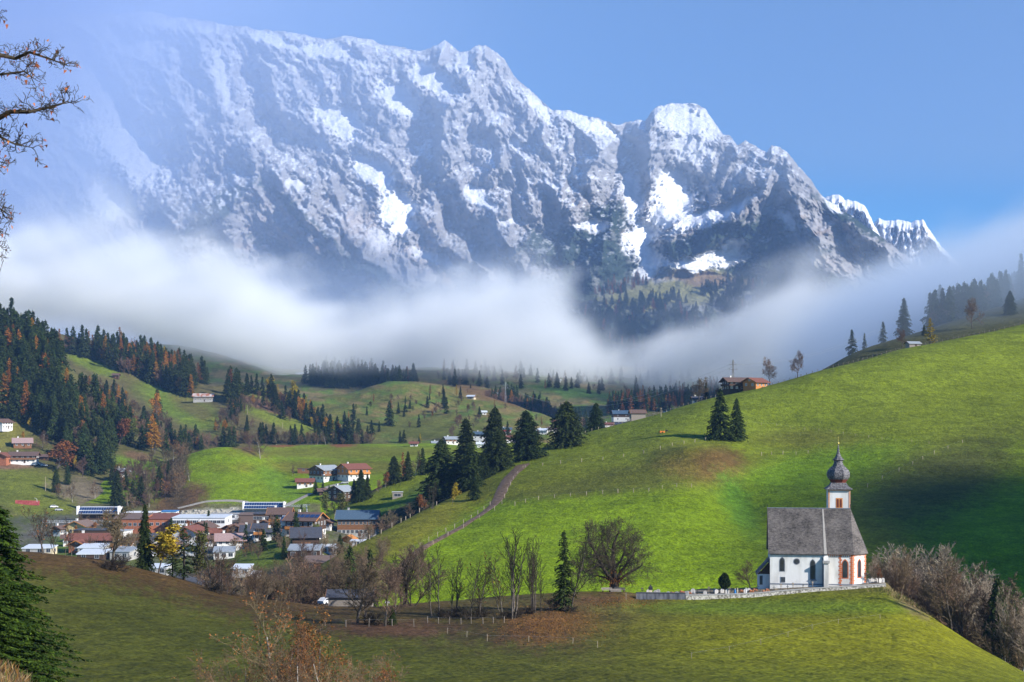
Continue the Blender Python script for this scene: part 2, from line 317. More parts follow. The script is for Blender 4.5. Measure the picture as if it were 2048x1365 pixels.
mixc(one, (.10, .095, .03), 'F'); mixc(one, (.11, .095, .035), 'G'); mixc(one, (.125, .130, .030), 'H1'); mixc(one, (.115, .112, .042), 'H2'); mixc(one, (.07, .07, .025), 'I')
# foreground meadow
CRP = np.interp(GPX, [a[0] for a in crest], [a[1] for a in crest])[None, :]
bc = ROWPY - CRP
mixc((1 - sstep(10, 75, bc + NOI * 40)) * (PX < 900), (.105, .062, .022), 'A')
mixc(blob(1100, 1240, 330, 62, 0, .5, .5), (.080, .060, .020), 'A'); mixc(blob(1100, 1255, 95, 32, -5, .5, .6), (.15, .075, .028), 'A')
mixc(blob(770, 1258, 130, 16, 0, .6, .5), (.13, .068, .034), 'A')
mixc(blob(1250, 1205, 120, 20, 0, .5, .4), (.12, .068, .03), 'A')
mixc(sstep(1150, 1600, PX) * .9 * sstep(1182, 1190, ROWPY), (.125, .140, .010), 'A')
mixc(blob(1700, 1270, 420, 60, 0, .6, .2), (.170, .172, .008), 'A'); mixc(blob(1560, 1215, 300, 15, 0, .6, .2), (.12, .165, .012), 'A')
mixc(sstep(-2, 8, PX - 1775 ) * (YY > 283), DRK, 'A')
mixc(blob(1820, 1195, 55, 22, 40, .5, .5), TAN, 'A')
mixc((YY > 285.2) * (PX > 1284) * (PX < 1772) * one, (.20, .17, .12), 'A')
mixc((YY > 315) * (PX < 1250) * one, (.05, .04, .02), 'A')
# near bank at the bottom left
mixc((YY < 60) * one, (.17, .12, .06), 'A')
# right hill
mixc(sstep(960, 1010, ROWPY + NOI * 12 + (PX > 1560) * (PX - 1560) * .22 - (PX < 1050) * (1050 - PX) * .05), G_BR, 'B')
mixc(blob(1200, 958, 330, 30, -6, .4, .3), G_OL, 'B')
mixc(blob(1250, 905, 260, 24, -16, .5, .3), (.150, .170, .012), 'B')
mixc(blob(1400, 925, 110, 40, 12, .45, .4), (.135, .105, .022), 'B'); mixc(blob(1445, 935, 55, 36, 30, .5, .3), (.11, .068, .022), 'B')
mixc(blob(1620, 880, 180, 24, 8, .5, .4), (.115, .125, .014), 'B'); mixc(blob(1640, 940, 190, 38, -10, .5, .3), (.110, .185, .008), 'B')
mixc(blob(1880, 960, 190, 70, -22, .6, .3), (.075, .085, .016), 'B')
mixc(blob(1480, 1015, 70, 26, 60, .6, .5) * .7, (.07, .17, .015), 'B')
mixc(blob(1700, 1090, 170, 80, 0, .6, .3) * .6, (.09, .10, .015), 'B')
mixc(blob(1650, 795, 420, 40, -14, .6, .3), (.150, .190, .014), 'B')
mixc(blob(760, 1085, 230, 40, -26, .35, .2), (.150, .150, .014), 'B')
mixc(sstep(790, 690, PX + NOI * 60) * sstep(1110, 1150, ROWPY), (.08, .06, .02), 'B')
mixc(blob(610, 1165, 45, 12, -30, .5, .3), (.15, .12, .02), 'B')
mixc((ROWPY - (880 - (PX - 1560) * .30) < 0) * (PX > 1560) * (LAY[1] < GZ + 1) * sstep(700, 730, YY) * 0, G_OL, 'B')
# village floor
mixc(blob(350, 1070, 330, 48, 0, .4, .4), (.13, .12, .10), 'C'); mixc(blob(520, 1110, 70, 30, -20, .4, .3), (.10, .13, .02), 'C'); mixc(blob(600, 1135, 110, 25, 0, .4, .3), (.06, .05, .03), 'C')
mixc(blob(450, 1160, 170, 22, 0, .4, .5), (.055, .045, .028), 'C'); mixc(blob(530, 1108, 80, 30, -22, .4, .3), (.11, .145, .018), 'C'); mixc(blob(170, 1090, 70, 30, 0, .4, .3), (.11, .17, .02), 'C')
# mound and terrace
mixc(sstep(1004, 1010, ROWPY + NOI * 4) * (PX < 640), (.13, .13, .05), 'D')
mixc(blob(360, 1000, 60, 30, -20, .4, .4), (.12, .07, .03), 'D'); mixc(blob(440, 1024, 80, 6, -2, .5, .7), (.45, .42, .34), 'D')
mixc(blob(700, 905, 240, 12, 0, .5, .3), (.150, .165, .014), 'D'); mixc(blob(700, 935, 260, 14, 0, .5, .3), (.135, .140, .014), 'D')
mixc(blob(480, 890, 50, 10, 25, .5, .4), (.13, .08, .03), 'D'); mixc(blob(560, 970, 60, 20, 40, .5, .3), (.13, .22, .012), 'D')
mixc(blob(350, 960, 26, 60, 0, .4, .4), (.07, .05, .025), 'D')
mixc(blob(560, 891, 30, 4, 0, .5, .4) + blob(685, 891, 25, 4, 0, .5, .4), (.2, .08, .03), 'D')
mixc(blob(860, 985, 90, 26, -28, .4, .3), (.10, .13, .016), 'E'); mixc(sstep(0, 1, (ROWPY - (1030 - (PX - 700) * .42)) / 25) * (PX < 900), (.10, .18, .014), 'E'); mixc(blob(800, 1035, 110, 20, -28, .3, .3), DRK, 'E')
mixc(blob(780, 960, 120, 8, -27, .4, .3), (.12, .085, .03), 'E')
# left slopes
mixc(blob(60, 985, 110, 45, 12, .4, .2), (.13, .15, .02), 'F'); mixc(blob(0, 870, 50, 30, 0, .4, .3), (.16, .15, .03), 'F')
mixc(blob(10, 932, 60, 7, 0, .3, .2), (.20, .12, .07), 'F'); mixc(blob(175, 985, 70, 26, 10, .4, .5), (.16, .13, .08), 'F'); mixc(blob(280, 925, 55, 14, 5, .4, .2), (.13, .20, .02), 'F')
mixc(blob(275, 912, 30, 8, 10, .4, .3), (.16, .10, .05), 'F')
mixc(blob(185, 728, 62, 14, 24, .35, .2), (.13, .17, .02), 'G'); mixc(blob(195, 810, 60, 13, 34, .35, .2), (.15, .15, .025), 'G')
mixc(blob(360, 812, 95, 30, 27, .35, .2), (.13, .18, .02), 'G'); mixc(blob(385, 815, 50, 16, 30, .5, .3), (.13, .12, .03), 'G')
mixc(blob(515, 785, 42, 14, 18, .35, .2), (.15, .16, .03), 'G'); mixc(blob(560, 835, 110, 17, 20, .35, .2), (.14, .17, .02), 'G'); mixc(blob(530, 812, 60, 10, 20, .4, .4), (.13, .07, .045), 'G')
mixc(blob(700, 868, 50, 16, 30, .35, .2), (.16, .16, .03), 'G'); mixc(blob(275, 700, 50, 8, 15, .5, .5), (.2, .10, .03), 'G')
# hills at the head of the valley
pn = fbm(PX / 60, ROWPY / 12, 3, 77)
mixc(sstep(-.05, .25, pn), (.19, .145, .055), 'H1 H2'); mixc(sstep(.0, .3, fbm(PX / 50, ROWPY / 10, 3, 79)), (.10, .150, .026), 'H1 H2')
mixc(blob(1000, 795, 120, 12, 14, .5, .4), (.15, .09, .035), 'H1 H2'); mixc(blob(1150, 785, 90, 9, 8, .5, .3), (.08, .15, .03), 'H2'); mixc(blob(850, 860, 120, 18, 0, .5, .3), (.11, .12, .02), 'H1')
mixc(blob(700, 895, 200, 8, 0, .4, .2), (.13, .14, .02), 'H1')
col = col * (1 + .16 * fbm(PX / 9, ROWPY / 5, 3, 41)[..., None]) * (1 + .10 * fbm(XX / 14, YY / 20, 3, 43)[..., None])
col = col * (1 + .21 * fbm(GZ / 1.3 + 3 * fbm(XX / 70, YY / 70, 2, 47), XX / 80, 2, 49)[..., None] * np.clip((YY - 280) / 60, .35, 1)[..., None])
mat_ground = attr_mat('meadow_turf', .95, var=[(1.7, .50, 6), (.40, .30, 5), (.07, .20, 4)], bumps=[(1.1, .5, 1.0), (.22, 1.2, .8)])
V = np.stack([XX, YY, GZ], -1)
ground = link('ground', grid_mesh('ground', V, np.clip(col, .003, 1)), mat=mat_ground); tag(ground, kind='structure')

# ------------------------------------------------------------------ the mountain: a rock wall 4 to 6 km away
sky_l = [(-200, 60), (0, 45), (150, 30), (220, 28), (300, 22), (345, 35), (390, 38), (440, 47), (480, 52), (520, 60), (560, 62), (610, 70), (650, 80), (700, 72), (740, 80), (760, 88), (800, 93), (840, 104), (862, 96), (890, 80), (905, 92), (920, 104), (938, 102), (950, 92), (972, 90), (990, 105), (1010, 120), (1030, 155), (1060, 180), (1080, 198), (1105, 222), (1135, 221), (1160, 228), (1200, 238), (1238, 251), (1262, 243), (1278, 240), (1290, 243), (1303, 222), (1318, 212), (1345, 206), (1395, 208), (1412, 220), (1425, 240), (1445, 268), (1462, 272), (1475, 290), (1490, 282), (1520, 298), (1535, 303), (1543, 291), (1560, 296), (1575, 306), (1600, 335), (1625, 366), (1645, 392), (1680, 420), (1730, 450), (1780, 488), (1850, 540), (2100, 620)]
MPX = np.arange(-180, 2000, 2.0); sk = np.interp(MPX, [p[0] for p in sky_l], [p[1] for p in sky_l])
sk = sk + 5 * fbm(MPX / 22, MPX * 0 + 3.3, 4, 91) + 2 * fbm(MPX / 5, MPX * 0 + 1.3, 2, 92)
NT = 330; tt = np.linspace(0, 1, NT)[:, None]
mx = np.broadcast_to(MPX[None, :], (NT, len(MPX))).copy(); my = sk[None, :] + (745 - sk[None, :]) * tt
def seg_d(x, y, pts):
    best = np.full(x.shape, 1e9); par = np.zeros(x.shape); L = 0
    for (x0, y0), (x1, y1) in zip(pts[:-1], pts[1:]):
        dx, dy = x1 - x0, y1 - y0; l2 = dx * dx + dy * dy; t = np.clip(((x - x0) * dx + (y - y0) * dy) / l2, 0, 1)
        d = np.hypot(x - x0 - t * dx, y - y0 - t * dy); m = d < best; best = np.where(m, d, best); par = np.where(m, L + t * math.sqrt(l2), par); L += math.sqrt(l2)
    return best, par / L
wx = mx + 16 * fbm(mx / 60, my / 60, 3, 101); wy = my + 16 * fbm(mx / 60, my / 60, 3, 111)
wx = wx + 5 * fbm(mx / 16, my / 16, 2, 121); wy = wy + 5 * fbm(mx / 16, my / 16, 2, 122)
D = 4300 + (640 - my) * 2.7
# ridges stand forward (path, metres, width), gullies and bowls lie back
RID = [([(378, 60), (400, 90), (422, 130), (440, 200), (470, 260)], 170, 75), ([(520, 70), (570, 130), (620, 190), (650, 260)], 140, 80),
       ([(440, 270), (500, 310), (560, 350), (615, 400), (670, 450), (740, 520), (820, 590)], 260, 70), ([(541, 352), (490, 392), (430, 430), (370, 470), (330, 540)], 330, 75),
       ([(541, 352), (600, 420), (660, 480), (720, 540), (800, 600)], 300, 60), ([(700, 250), (740, 300), (800, 360), (840, 430), (860, 490), (947, 535)], 120, 60),
       ([(890, 82), (880, 130), (840, 170), (820, 210), (800, 250)], 150, 60), ([(965, 92), (930, 150), (917, 180), (890, 230), (880, 300), (870, 360), (909, 370)], 230, 75),
       ([(917, 180), (960, 220), (1000, 250), (1030, 290)], 150, 60), ([(1024, 294), (1000, 330), (975, 345), (960, 400)], 200, 55), ([(1024, 294), (1050, 350), (1064, 400), (1075, 450)], 230, 60),
       ([(1073, 360), (1110, 390), (1139, 420), (1150, 460)], 200, 55), ([(1000, 180), (1060, 240), (1100, 290), (1130, 340)], 140, 60), ([(1190, 255), (1200, 300), (1180, 350), (1190, 400)], 210, 50),
       ([(909, 360), (950, 400), (994, 421), (1010, 480), (1060, 540)], 220, 60), ([(853, 487), (900, 500), (947, 522), (980, 545)], 150, 45), ([(1150, 225), (1190, 262), (1250, 300)], 90, 50),
       ([(1310, 210), (1300, 270), (1310, 330), (1300, 390)], 230, 60), ([(1395, 212), (1390, 280), (1420, 330)], 120, 60), ([(1545, 292), (1540, 350), (1500, 400), (1440, 440), (1380, 480)], 260, 80),
       ([(1545, 292), (1580, 350), (1600, 420), (1640, 480), (1660, 540)], 280, 75), ([(1600, 345), (1680, 430), (1760, 490)], 190, 60), ([(1230, 400), (1220, 460), (1200, 520), (1180, 590)], 190, 60), ([(1010, 470), (1080, 500), (1150, 530)], 170, 50),
       ([(690, 110), (740, 180), (800, 210), (850, 260)], 120, 60), ([(640, 200), (700, 260), (760, 340)], 110, 50), ([(300, 60), (340, 150), (380, 240), (400, 320)], 150, 60), ([(570, 420), (620, 480), (680, 560)], 200, 36), ([(660, 430), (700, 490), (720, 540)], 130, 30)]
GUL = [([(840, 480), (880, 530), (920, 555)], 120, 42), ([(930, 250), (1000, 290), (960, 330)], 60, 40), ([(1250, 260), (1270, 330), (1280, 420), (1270, 520)], 170, 50), ([(1350, 350), (1420, 400), (1400, 440), (1300, 540)], 150, 70),
       ([(850, 220), (860, 330), (890, 440), (960, 500)], 140, 40), ([(1040, 330), (1090, 440), (1110, 520)], 130, 36), ([(480, 150), (520, 240), (600, 330), (660, 410)], 120, 40), ([(560, 120), (640, 230), (700, 290)], 110, 36), ([(820, 250), (850, 350), (830, 420)], 90, 36)]
RF = np.zeros_like(D)
for pts, h, wd in RID:
    d, t = seg_d(wx, wy, pts); e = np.clip(1 - d / wd, 0, None); RF = np.maximum(RF, h * e ** 1.15 * (0.55 + .45 * sstep(0, .35, t)) * (1 - .5 * sstep(.75, 1, t)) * (.85 + .3 * fbm(wx / 30, wy / 30, 2, 195)))
for pts, h, wd in GUL:
    d, t = seg_d(wx, wy, pts); RF = RF - h * .7 * np.exp(-(d / wd * 1.4) ** 2)
# fall line direction for the ribbing of the rock: four families of ribs, each where it belongs
def tent(x, y, o, seed, gain=.5):
    v = 0; a = 1; n = 0
    for k in range(o): v = v + a * (1 - 2.2 * np.abs(perlin(x * 2 ** k + 5 * k, y * 2 ** k, seed + k))); n += a; a *= gain
    return v / n
FOOT = np.zeros_like(D); FT = np.zeros_like(D)
def ribs(sx, sy, o, seed, gain=.5):
    out = np.zeros_like(D); wsum = np.zeros_like(D)
    for ang_, c_, w_ in ((36, 480, 300), (8, 980, 170), (-24, 1400, 150), (36, 1720, 150)):
        a_ = math.radians(ang_); g = np.exp(-((mx - c_) / w_) ** 2 - .25 * ((my - 400) / 400) ** 2 * 0) + 1e-9
        out += g * tent((wx * math.cos(a_) - wy * math.sin(a_)) / sx, (wx * math.sin(a_) + wy * math.cos(a_)) / sy, o, seed + ang_, gain); wsum += g
    return out / wsum
for cx, cy_, rx, ry in ((1330, 590, 150, 40), (1420, 560, 110, 30)):
    bl = np.clip(1.3 - np.hypot((mx - cx) / rx, (my - cy_) / ry), 0, 1); FOOT = np.maximum(FOOT, bl); FT += bl * (-2.6 * (my - cy_) + .8 * (mx - cx))
n0 = ribs(95, 210, 2, 131); n1 = ribs(42, 95, 2, 137); n2 = ribs(17, 44, 2, 141); n3 = ribs(7, 16, 2, 151); nb_ = tent(mx / 34, my / 30, 3, 161)
smoothbowl = 0 * D
def mblob(cx, cy, rx, ry, a=0, soft=.3, n=.5):
    dx = wx - cx; dy = wy - cy; c_, s_ = math.cos(math.radians(a)), math.sin(math.radians(a))
    d = np.sqrt(((dx * c_ + dy * s_) / rx) ** 2 + ((-dx * s_ + dy * c_) / ry) ** 2) + MN * n
    return 1 - sstep(1 - soft, 1 + soft, d)
MN = .7 * fbm(mx / 30, my / 26, 3, 171) + .7 * fbm(mx / 9, my / 7, 3, 172) + .35 * fbm(mx / 3.4, my / 2.6, 2, 173)
SNOW = [(255, 300, 120, 50, 38, 1), (200, 190, 40, 80, -25, .8), (215, 400, 40, 40, 0, .9), (270, 90, 60, 26, 10, .7), (745, 345, 62, 26, 40, 1), (795, 415, 40, 44, 60, 1), (805, 455, 30, 20, 0, 1), (680, 240, 60, 34, 35, .95), (800, 200, 60, 30, 38, .95),
        (870, 160, 60, 26, 30, .9), (935, 125, 22, 18, 60, .9), (1180, 245, 75, 14, 22, 1), (1080, 220, 50, 10, 42, .9), (1365, 240, 60, 34, 20, .9), (1420, 250, 30, 40, 20, .7), (1385, 300, 60, 22, 20, .6), (1265, 390, 26, 60, -10, .8), (1350, 395, 46, 60, -20, 1), (1330, 430, 40, 24, 0, .9), (1450, 420, 60, 16, -32, 1),
        (1390, 440, 70, 14, -25, .9), (1285, 480, 34, 44, 20, 1), (1300, 520, 30, 30, 0, .9), (1290, 545, 24, 16, 0, .8), (1420, 522, 80, 18, -8, .95), (1470, 495, 30, 16, 0, .8), (1180, 450, 40, 12, -8, .9), (960, 395, 34, 16, 35, .9), (1030, 290, 20, 12, 30, .6), (880, 520, 60, 14, 25, .7), (760, 480, 30, 30, 40, .5),
        (1010, 440, 20, 8, 0, .7), (590, 370, 16, 26, -35, .6), (640, 290, 30, 14, 40, .6), (440, 150, 16, 60, -14, .6), (560, 80, 60, 12, 12, .8), (660, 100, 60, 16, 10, .8), (1570, 440, 14, 30, -35, .6), (1660, 410, 30, 8, 30, .8), (1540, 330, 30, 8, 20, .5)]
def boxblur_(a, r): return a
sm = np.zeros_like(D)
for cx, cy_, rx, ry, a, s in SNOW: sm = np.maximum(sm, s * mblob(cx, cy_, rx, ry, a, .35, .55))
rough = 1 - .85 * np.clip(boxblur_(sm, 2), 0, 1); lowr = 1 - .55 * sstep(500, 600, my) * sstep(1100, 1250, mx)
fade = .25 + .75 * sstep(0, .04, np.broadcast_to(tt, D.shape)) 
tilt = np.zeros_like(D)
for cx, cy_, rx, ry, a, s in SNOW:
    if rx * ry < 500: continue
    bl = mblob(cx, cy_, rx * 1.1, ry * 1.1, a, .5, .2) * s; tilt += bl * (1.1 * (wx - cx) - .9 * (wy - cy_))
bulk = 1 - .45 * sstep(250, 120, my) * (mx > 350)
def boxblur(a, r):
    for ax in (0, 1):
        c = np.cumsum(np.concatenate([np.repeat(np.take(a, [0], ax), r + 1, ax), a, np.repeat(np.take(a, [-1], ax), r, ax)], ax), ax); n_ = a.shape[ax]
        a = (np.take(c, np.arange(2 * r + 1, 2 * r + 1 + n_), ax) - np.take(c, np.arange(0, n_), ax)) / (2 * r + 1)
    return a
sm2 = boxblur(sm, 4); RF = RF * (1 - .85 * sm2) + .85 * sm2 * boxblur(RF, 26)
n4 = tent(mx / 3.6, my / 6.5, 2, 163)
D = D + FT - fade * RF * 1.05 * (1 - .8 * FOOT) - fade * rough * lowr * (1 - .8 * FOOT) * (n0 * 78 + n1 * 42 + n2 * 20 + n3 * 15 + n4 * 8 + nb_ * 22) + 60 + fade * boxblur(tilt, 3) * 1.15
dirx = (mx - 1024) / F; dirz = (YH - my) / F
MV = np.stack([dirx * D, D, dirz * D], -1)
def normals(V):
    a = np.gradient(V, axis=0); b = np.gradient(V, axis=1); n = np.cross(a, b); n /= np.linalg.norm(n, axis=-1, keepdims=True) + 1e-9
    n[n[..., 1] > 0] *= -1
    return n
nz = normals(MV)[..., 2]
snz = sum(np.roll(np.roll(nz, i, 0), j, 1) for i in (-1, 0, 1) for j in (-1, 0, 1)) / 9
alt = MV[..., 2]
lightsnow = sstep(.30, .52, nz * .55 + snz * .45 + .36 * MN + .16 * sstep(500, 1400, alt) + .20 * perlin(mx / 4.5, my / 3.2, 199) - .56 - .12 * sstep(1250, 1500, mx) * sstep(330, 400, my) + .10 * np.exp(-((mx - 1180) / 260) ** 2) * sstep(200, 300, my)) * sstep(600, 380, my + 60 * MN) * .9
snow = np.clip(np.maximum(sm * sstep(.0, .35, sm - .15 + .5 * MN + .25 * (snz - .4)), lightsnow), 0, 1)
dust = (sstep(700, 1350, alt + 120 * MN) * .28)[..., None]
rock = np.array((.29, .282, .285)) * (1 + .35 * MN[..., None] + .28 * perlin(alt / 26 + 2 * fbm(mx / 90, my / 90, 2, 187), mx / 140, 188)[..., None]); rock = rock * (1 - dust) + .62 * dust
rock = rock + (np.array((.30, .22, .17)) - rock) * (sstep(.05, .5, fbm(mx / 40, my / 30, 3, 181)) * sstep(360, 480, my) * .7)[..., None]
mc = rock
veg = np.zeros_like(D)
for cx, cy_, rx, ry, a in [(420, 430, 110, 16, -38), (610, 440, 120, 12, 42), (760, 560, 120, 18, 30), (560, 500, 60, 16, 30), (1120, 500, 70, 40, 10), (1150, 560, 50, 40, 60), (1240, 520, 70, 60, -30), (1180, 470, 60, 24, 0), (1230, 440, 60, 30, 0), (1380, 500, 120, 30, -25), (1460, 520, 100, 40, 0), (1560, 520, 110, 50, 10), (1500, 470, 90, 26, -20), (1700, 440, 90, 12, 28), (1600, 570, 150, 30, 0), (900, 600, 200, 26, 0), (1080, 590, 120, 30, 0), (1420, 470, 60, 16, -30)]:
    veg = np.maximum(veg, mblob(cx, cy_, rx, ry, a, .3, .6))
veg = veg * (1 - sm * .98)
mc = mc * (1 - veg[..., None]) + np.array((.030, .048, .034)) * veg[..., None]
scree = np.maximum.reduce([mblob(880, 530, 90, 14, 22, .4, .5), mblob(1650, 520, 80, 14, 32, .4, .5), mblob(640, 470, 60, 8, 46, .4, .5), mblob(720, 450, 50, 20, 40, .4, .6)]) * .8
mc = mc * (1 - scree[..., None]) + np.array((.42, .38, .36)) * scree[..., None]
low = sstep(600, 640, my + 60 * MN) * sstep(1060, 1160, mx + 80 * MN) * sstep(1800, 1700, mx)
low = np.maximum(low, sstep(560, 640, my + 70 * MN) * .8); mc = mc * (1 - low[..., None]) + np.array((.03, .045, .03)) * low[..., None]
mea = np.maximum(mblob(1330, 590, 130, 26, -6, .3, .25), mblob(1420, 560, 90, 22, 5, .3, .3)) * (my > 535)
mc = mc * (1 - mea[..., None]) + np.array((.19, .18, .065)) * mea[..., None]
br = mblob(1420, 560, 90, 16, 5, .3, .3); mc = mc * (1 - br[..., None] * .8) + np.array((.20, .13, .08)) * br[..., None] * .8
mc = mc * (1 - snow[..., None]) + np.array((.86, .88, .92)) * snow[..., None]
# back side of the mountain
nb = 12; bk = np.arange(nb, 0, -1)[:, None] / nb
Vb = np.stack([np.broadcast_to(MV[0, :, 0], (nb, len(MPX))) * (1 + .25 * bk), MV[0, :, 1] + 1500 * bk, MV[0, :, 2] - 1900 * bk ** 1.2], -1)
MV2 = np.concatenate([Vb, MV], 0); mc2 = np.concatenate([np.broadcast_to(np.array((.5, .5, .52)), Vb.shape), mc], 0)
mat_rock = attr_mat('limestone_and_snow', .85, var=[(.03, .14, 6)], bumps=[(.045, 12, .9), (.13, 4, .8)])
mountain = link('mountain', grid_mesh('mountain', MV2[:, ::-1], np.clip(mc2[:, ::-1], .01, .95)), mat=mat_rock); tag(mountain, kind='structure')
MSLOPE = (mx, my, MV)
def mhit(px, py):
    c = int((px + 180) / 2); r = int(np.clip(np.searchsorted(my[:, c], py), 0, NT - 1)); return Vector(MV[r, c])

# farther summits seen past its right shoulder
def far_peak(name, line, Y, bottom, seed):
    a = np.array(line, float); xs = np.arange(a[0, 0], a[-1, 0], 1.6); s = np.interp(xs, a[:, 0], a[:, 1]) + 4 * fbm(xs / 9, xs * 0, 3, seed)
    n = 70; t = np.linspace(0, 1, n)[:, None]; X = np.broadcast_to(xs[None], (n, len(xs))); Yp = s[None] + (bottom - s[None]) * t
    DD = Y - (Yp - 400) * 4.5 - sstep(0, .1, t) * (ridged(X / 26, Yp / 60, 4, seed + 3) * 300 + ridged(X / 9, Yp / 14, 3, seed + 7) * 60)
    V = np.stack([(X - 1024) / F * DD, DD, (YH - Yp) / F * DD], -1); nz = normals(V)[..., 2]
    mm = fbm(X / 10, Yp / 8, 3, seed + 9); sn = sstep(.3, .55, nz + .4 * mm + .1)
    c = np.array((.25, .24, .25)) * (1 - sn[..., None]) + np.array((.85, .87, .9)) * sn[..., None]
    Vk = V[:1].copy(); Vk[..., 1] += 900; Vk[..., 2] -= 900; V = np.concatenate([Vk, V]); c = np.concatenate([c[:1], c])
    o = link(name, grid_mesh(name, V[:, ::-1], c[:, ::-1]), mat=mat_rock); tag(o, kind='structure')
far_peak('mountain', [(1590, 470), (1640, 398), (1668, 389), (1680, 390), (1690, 400), (1710, 402), (1730, 412), (1740, 432), (1748, 450), (1790, 520)], 6900, 560, 201)
far_peak('mountain', [(1700, 500), (1748, 446), (1758, 436), (1768, 442), (1800, 440), (1822, 445), (1845, 438), (1852, 450), (1880, 490), (1930, 540)], 7400, 600, 221)

# ------------------------------------------------------------------ trees
def leaf_mat(name, cols, rough=.9, rand=.25, scale=.6, trans=0.0):
    m, t, b = new_mat(name)
    tc = t.nodes.new('ShaderNodeTexCoord'); n = t.nodes.new('ShaderNodeTexNoise'); n.inputs['Scale'].default_value = scale; n.inputs['Detail'].default_value = 3
    g = t.nodes.new('ShaderNodeNewGeometry'); ad = t.nodes.new('ShaderNodeMath'); ad.operation = 'MULTIPLY_ADD'; ad.inputs[1].default_value = .55
    t.links.new(tc.outputs['Object'], n.inputs['Vector']); t.links.new(g.outputs['Random Per Island'], ad.inputs[0])
    h = t.nodes.new('ShaderNodeMath'); h.operation = 'MULTIPLY_ADD'; h.inputs[1].default_value = .9; h.inputs[2].default_value = -.22; t.links.new(n.outputs['Fac'], h.inputs[0]); t.links.new(h.outputs[0], ad.inputs[2])
    r = t.nodes.new('ShaderNodeValToRGB'); e = r.color_ramp.elements
    while len(e) < len(cols): e.new(.5)
    for i, c in enumerate(cols): e[i].position = .1 + .8 * i / (len(cols) - 1); e[i].color = (*c, 1)
    t.links.new(ad.outputs[0], r.inputs[0])
    oi = t.nodes.new('ShaderNodeObjectInfo'); hs = t.nodes.new('ShaderNodeHueSaturation'); mr = t.nodes.new('ShaderNodeMapRange'); mr.inputs[3].default_value = 1 - rand; mr.inputs[4].default_value = 1 + rand
    m2 = t.nodes.new('ShaderNodeMapRange'); m2.inputs[3].default_value = .485; m2.inputs[4].default_value = .515
    f1 = t.nodes.new('ShaderNodeMath'); f1.operation = 'MULTIPLY'; f1.inputs[1].default_value = 9.7; f2 = t.nodes.new('ShaderNodeMath'); f2.operation = 'FRACT'
    t.links.new(oi.outputs['Random'], mr.inputs[0]); t.links.new(mr.outputs[0], hs.inputs['Value']); t.links.new(oi.outputs['Random'], f1.inputs[0]); t.links.new(f1.outputs[0], f2.inputs[0]); t.links.new(f2.outputs[0], m2.inputs[0]); t.links.new(m2.outputs[0], hs.inputs['Hue'])
    t.links.new(r.outputs[0], hs.inputs['Color']); t.links.new(hs.outputs[0], b.inputs['Base Color'])
    b.inputs['Roughness'].default_value = rough; b.inputs['Specular IOR Level'].default_value = .15
    if trans:
        tr = t.nodes.new('ShaderNodeBsdfTranslucent'); mxs = t.nodes.new('ShaderNodeMixShader'); mxs.inputs[0].default_value = trans
        t.links.new(hs.outputs[0], tr.inputs[0]); t.links.new(b.outputs[0], mxs.inputs[1]); t.links.new(tr.outputs[0], mxs.inputs[2])
        t.links.new(mxs.outputs[0], t.nodes['Material Output'].inputs[0])
    return m
M_SPRUCE = leaf_mat('spruce_needles', [(.016, .030, .009), (.034, .055, .013), (.065, .085, .018)], rand=.3)
M_SPRUCE_NEAR = leaf_mat('near_spruce_needles', [(.010, .022, .003), (.030, .056, .006), (.095, .135, .012)], rand=.1, scale=1.2)
M_LARCH = leaf_mat('larch_needles', [(.20, .085, .014), (.34, .15, .018), (.46, .23, .03)], rand=.3)
M_GOLD = leaf_mat('yellow_leaves', [(.20, .13, .01), (.34, .25, .015), (.42, .34, .04)], rand=.25)
M_RUST = leaf_mat('rust_leaves', [(.13, .055, .02), (.22, .095, .028), (.34, .15, .04)], rand=.25)
M_OLIVE = leaf_mat('olive_leaves', [(.055, .07, .018), (.10, .12, .025), (.17, .16, .035)], rand=.25)
M_BARK = noise_mat('grey_bark', (.065, .052, .040), (.16, .135, .11), 3, .95, bump=.5, rand=.25)
M_TWIG = noise_mat('brown_twigs', (.100, .066, .040), (.21, .145, .090), 1.5, .95, rand=.35)
M_TWIGP = noise_mat('pale_twigs', (.20, .155, .11), (.38, .31, .23), 1.5, .95, rand=.2)
M_TWIGD = noise_mat('dark_twigs', (.032, .025, .017), (.080, .060, .038), 1.5, .95, rand=.2)
M_DBARK = noise_mat('dark_bark', (.03, .024, .017), (.075, .06, .042), 3, .95, bump=.5)
M_BIRCH = noise_mat('pale_bark', (.22, .20, .17), (.50, .47, .42), 2.5, .9, rand=.2)

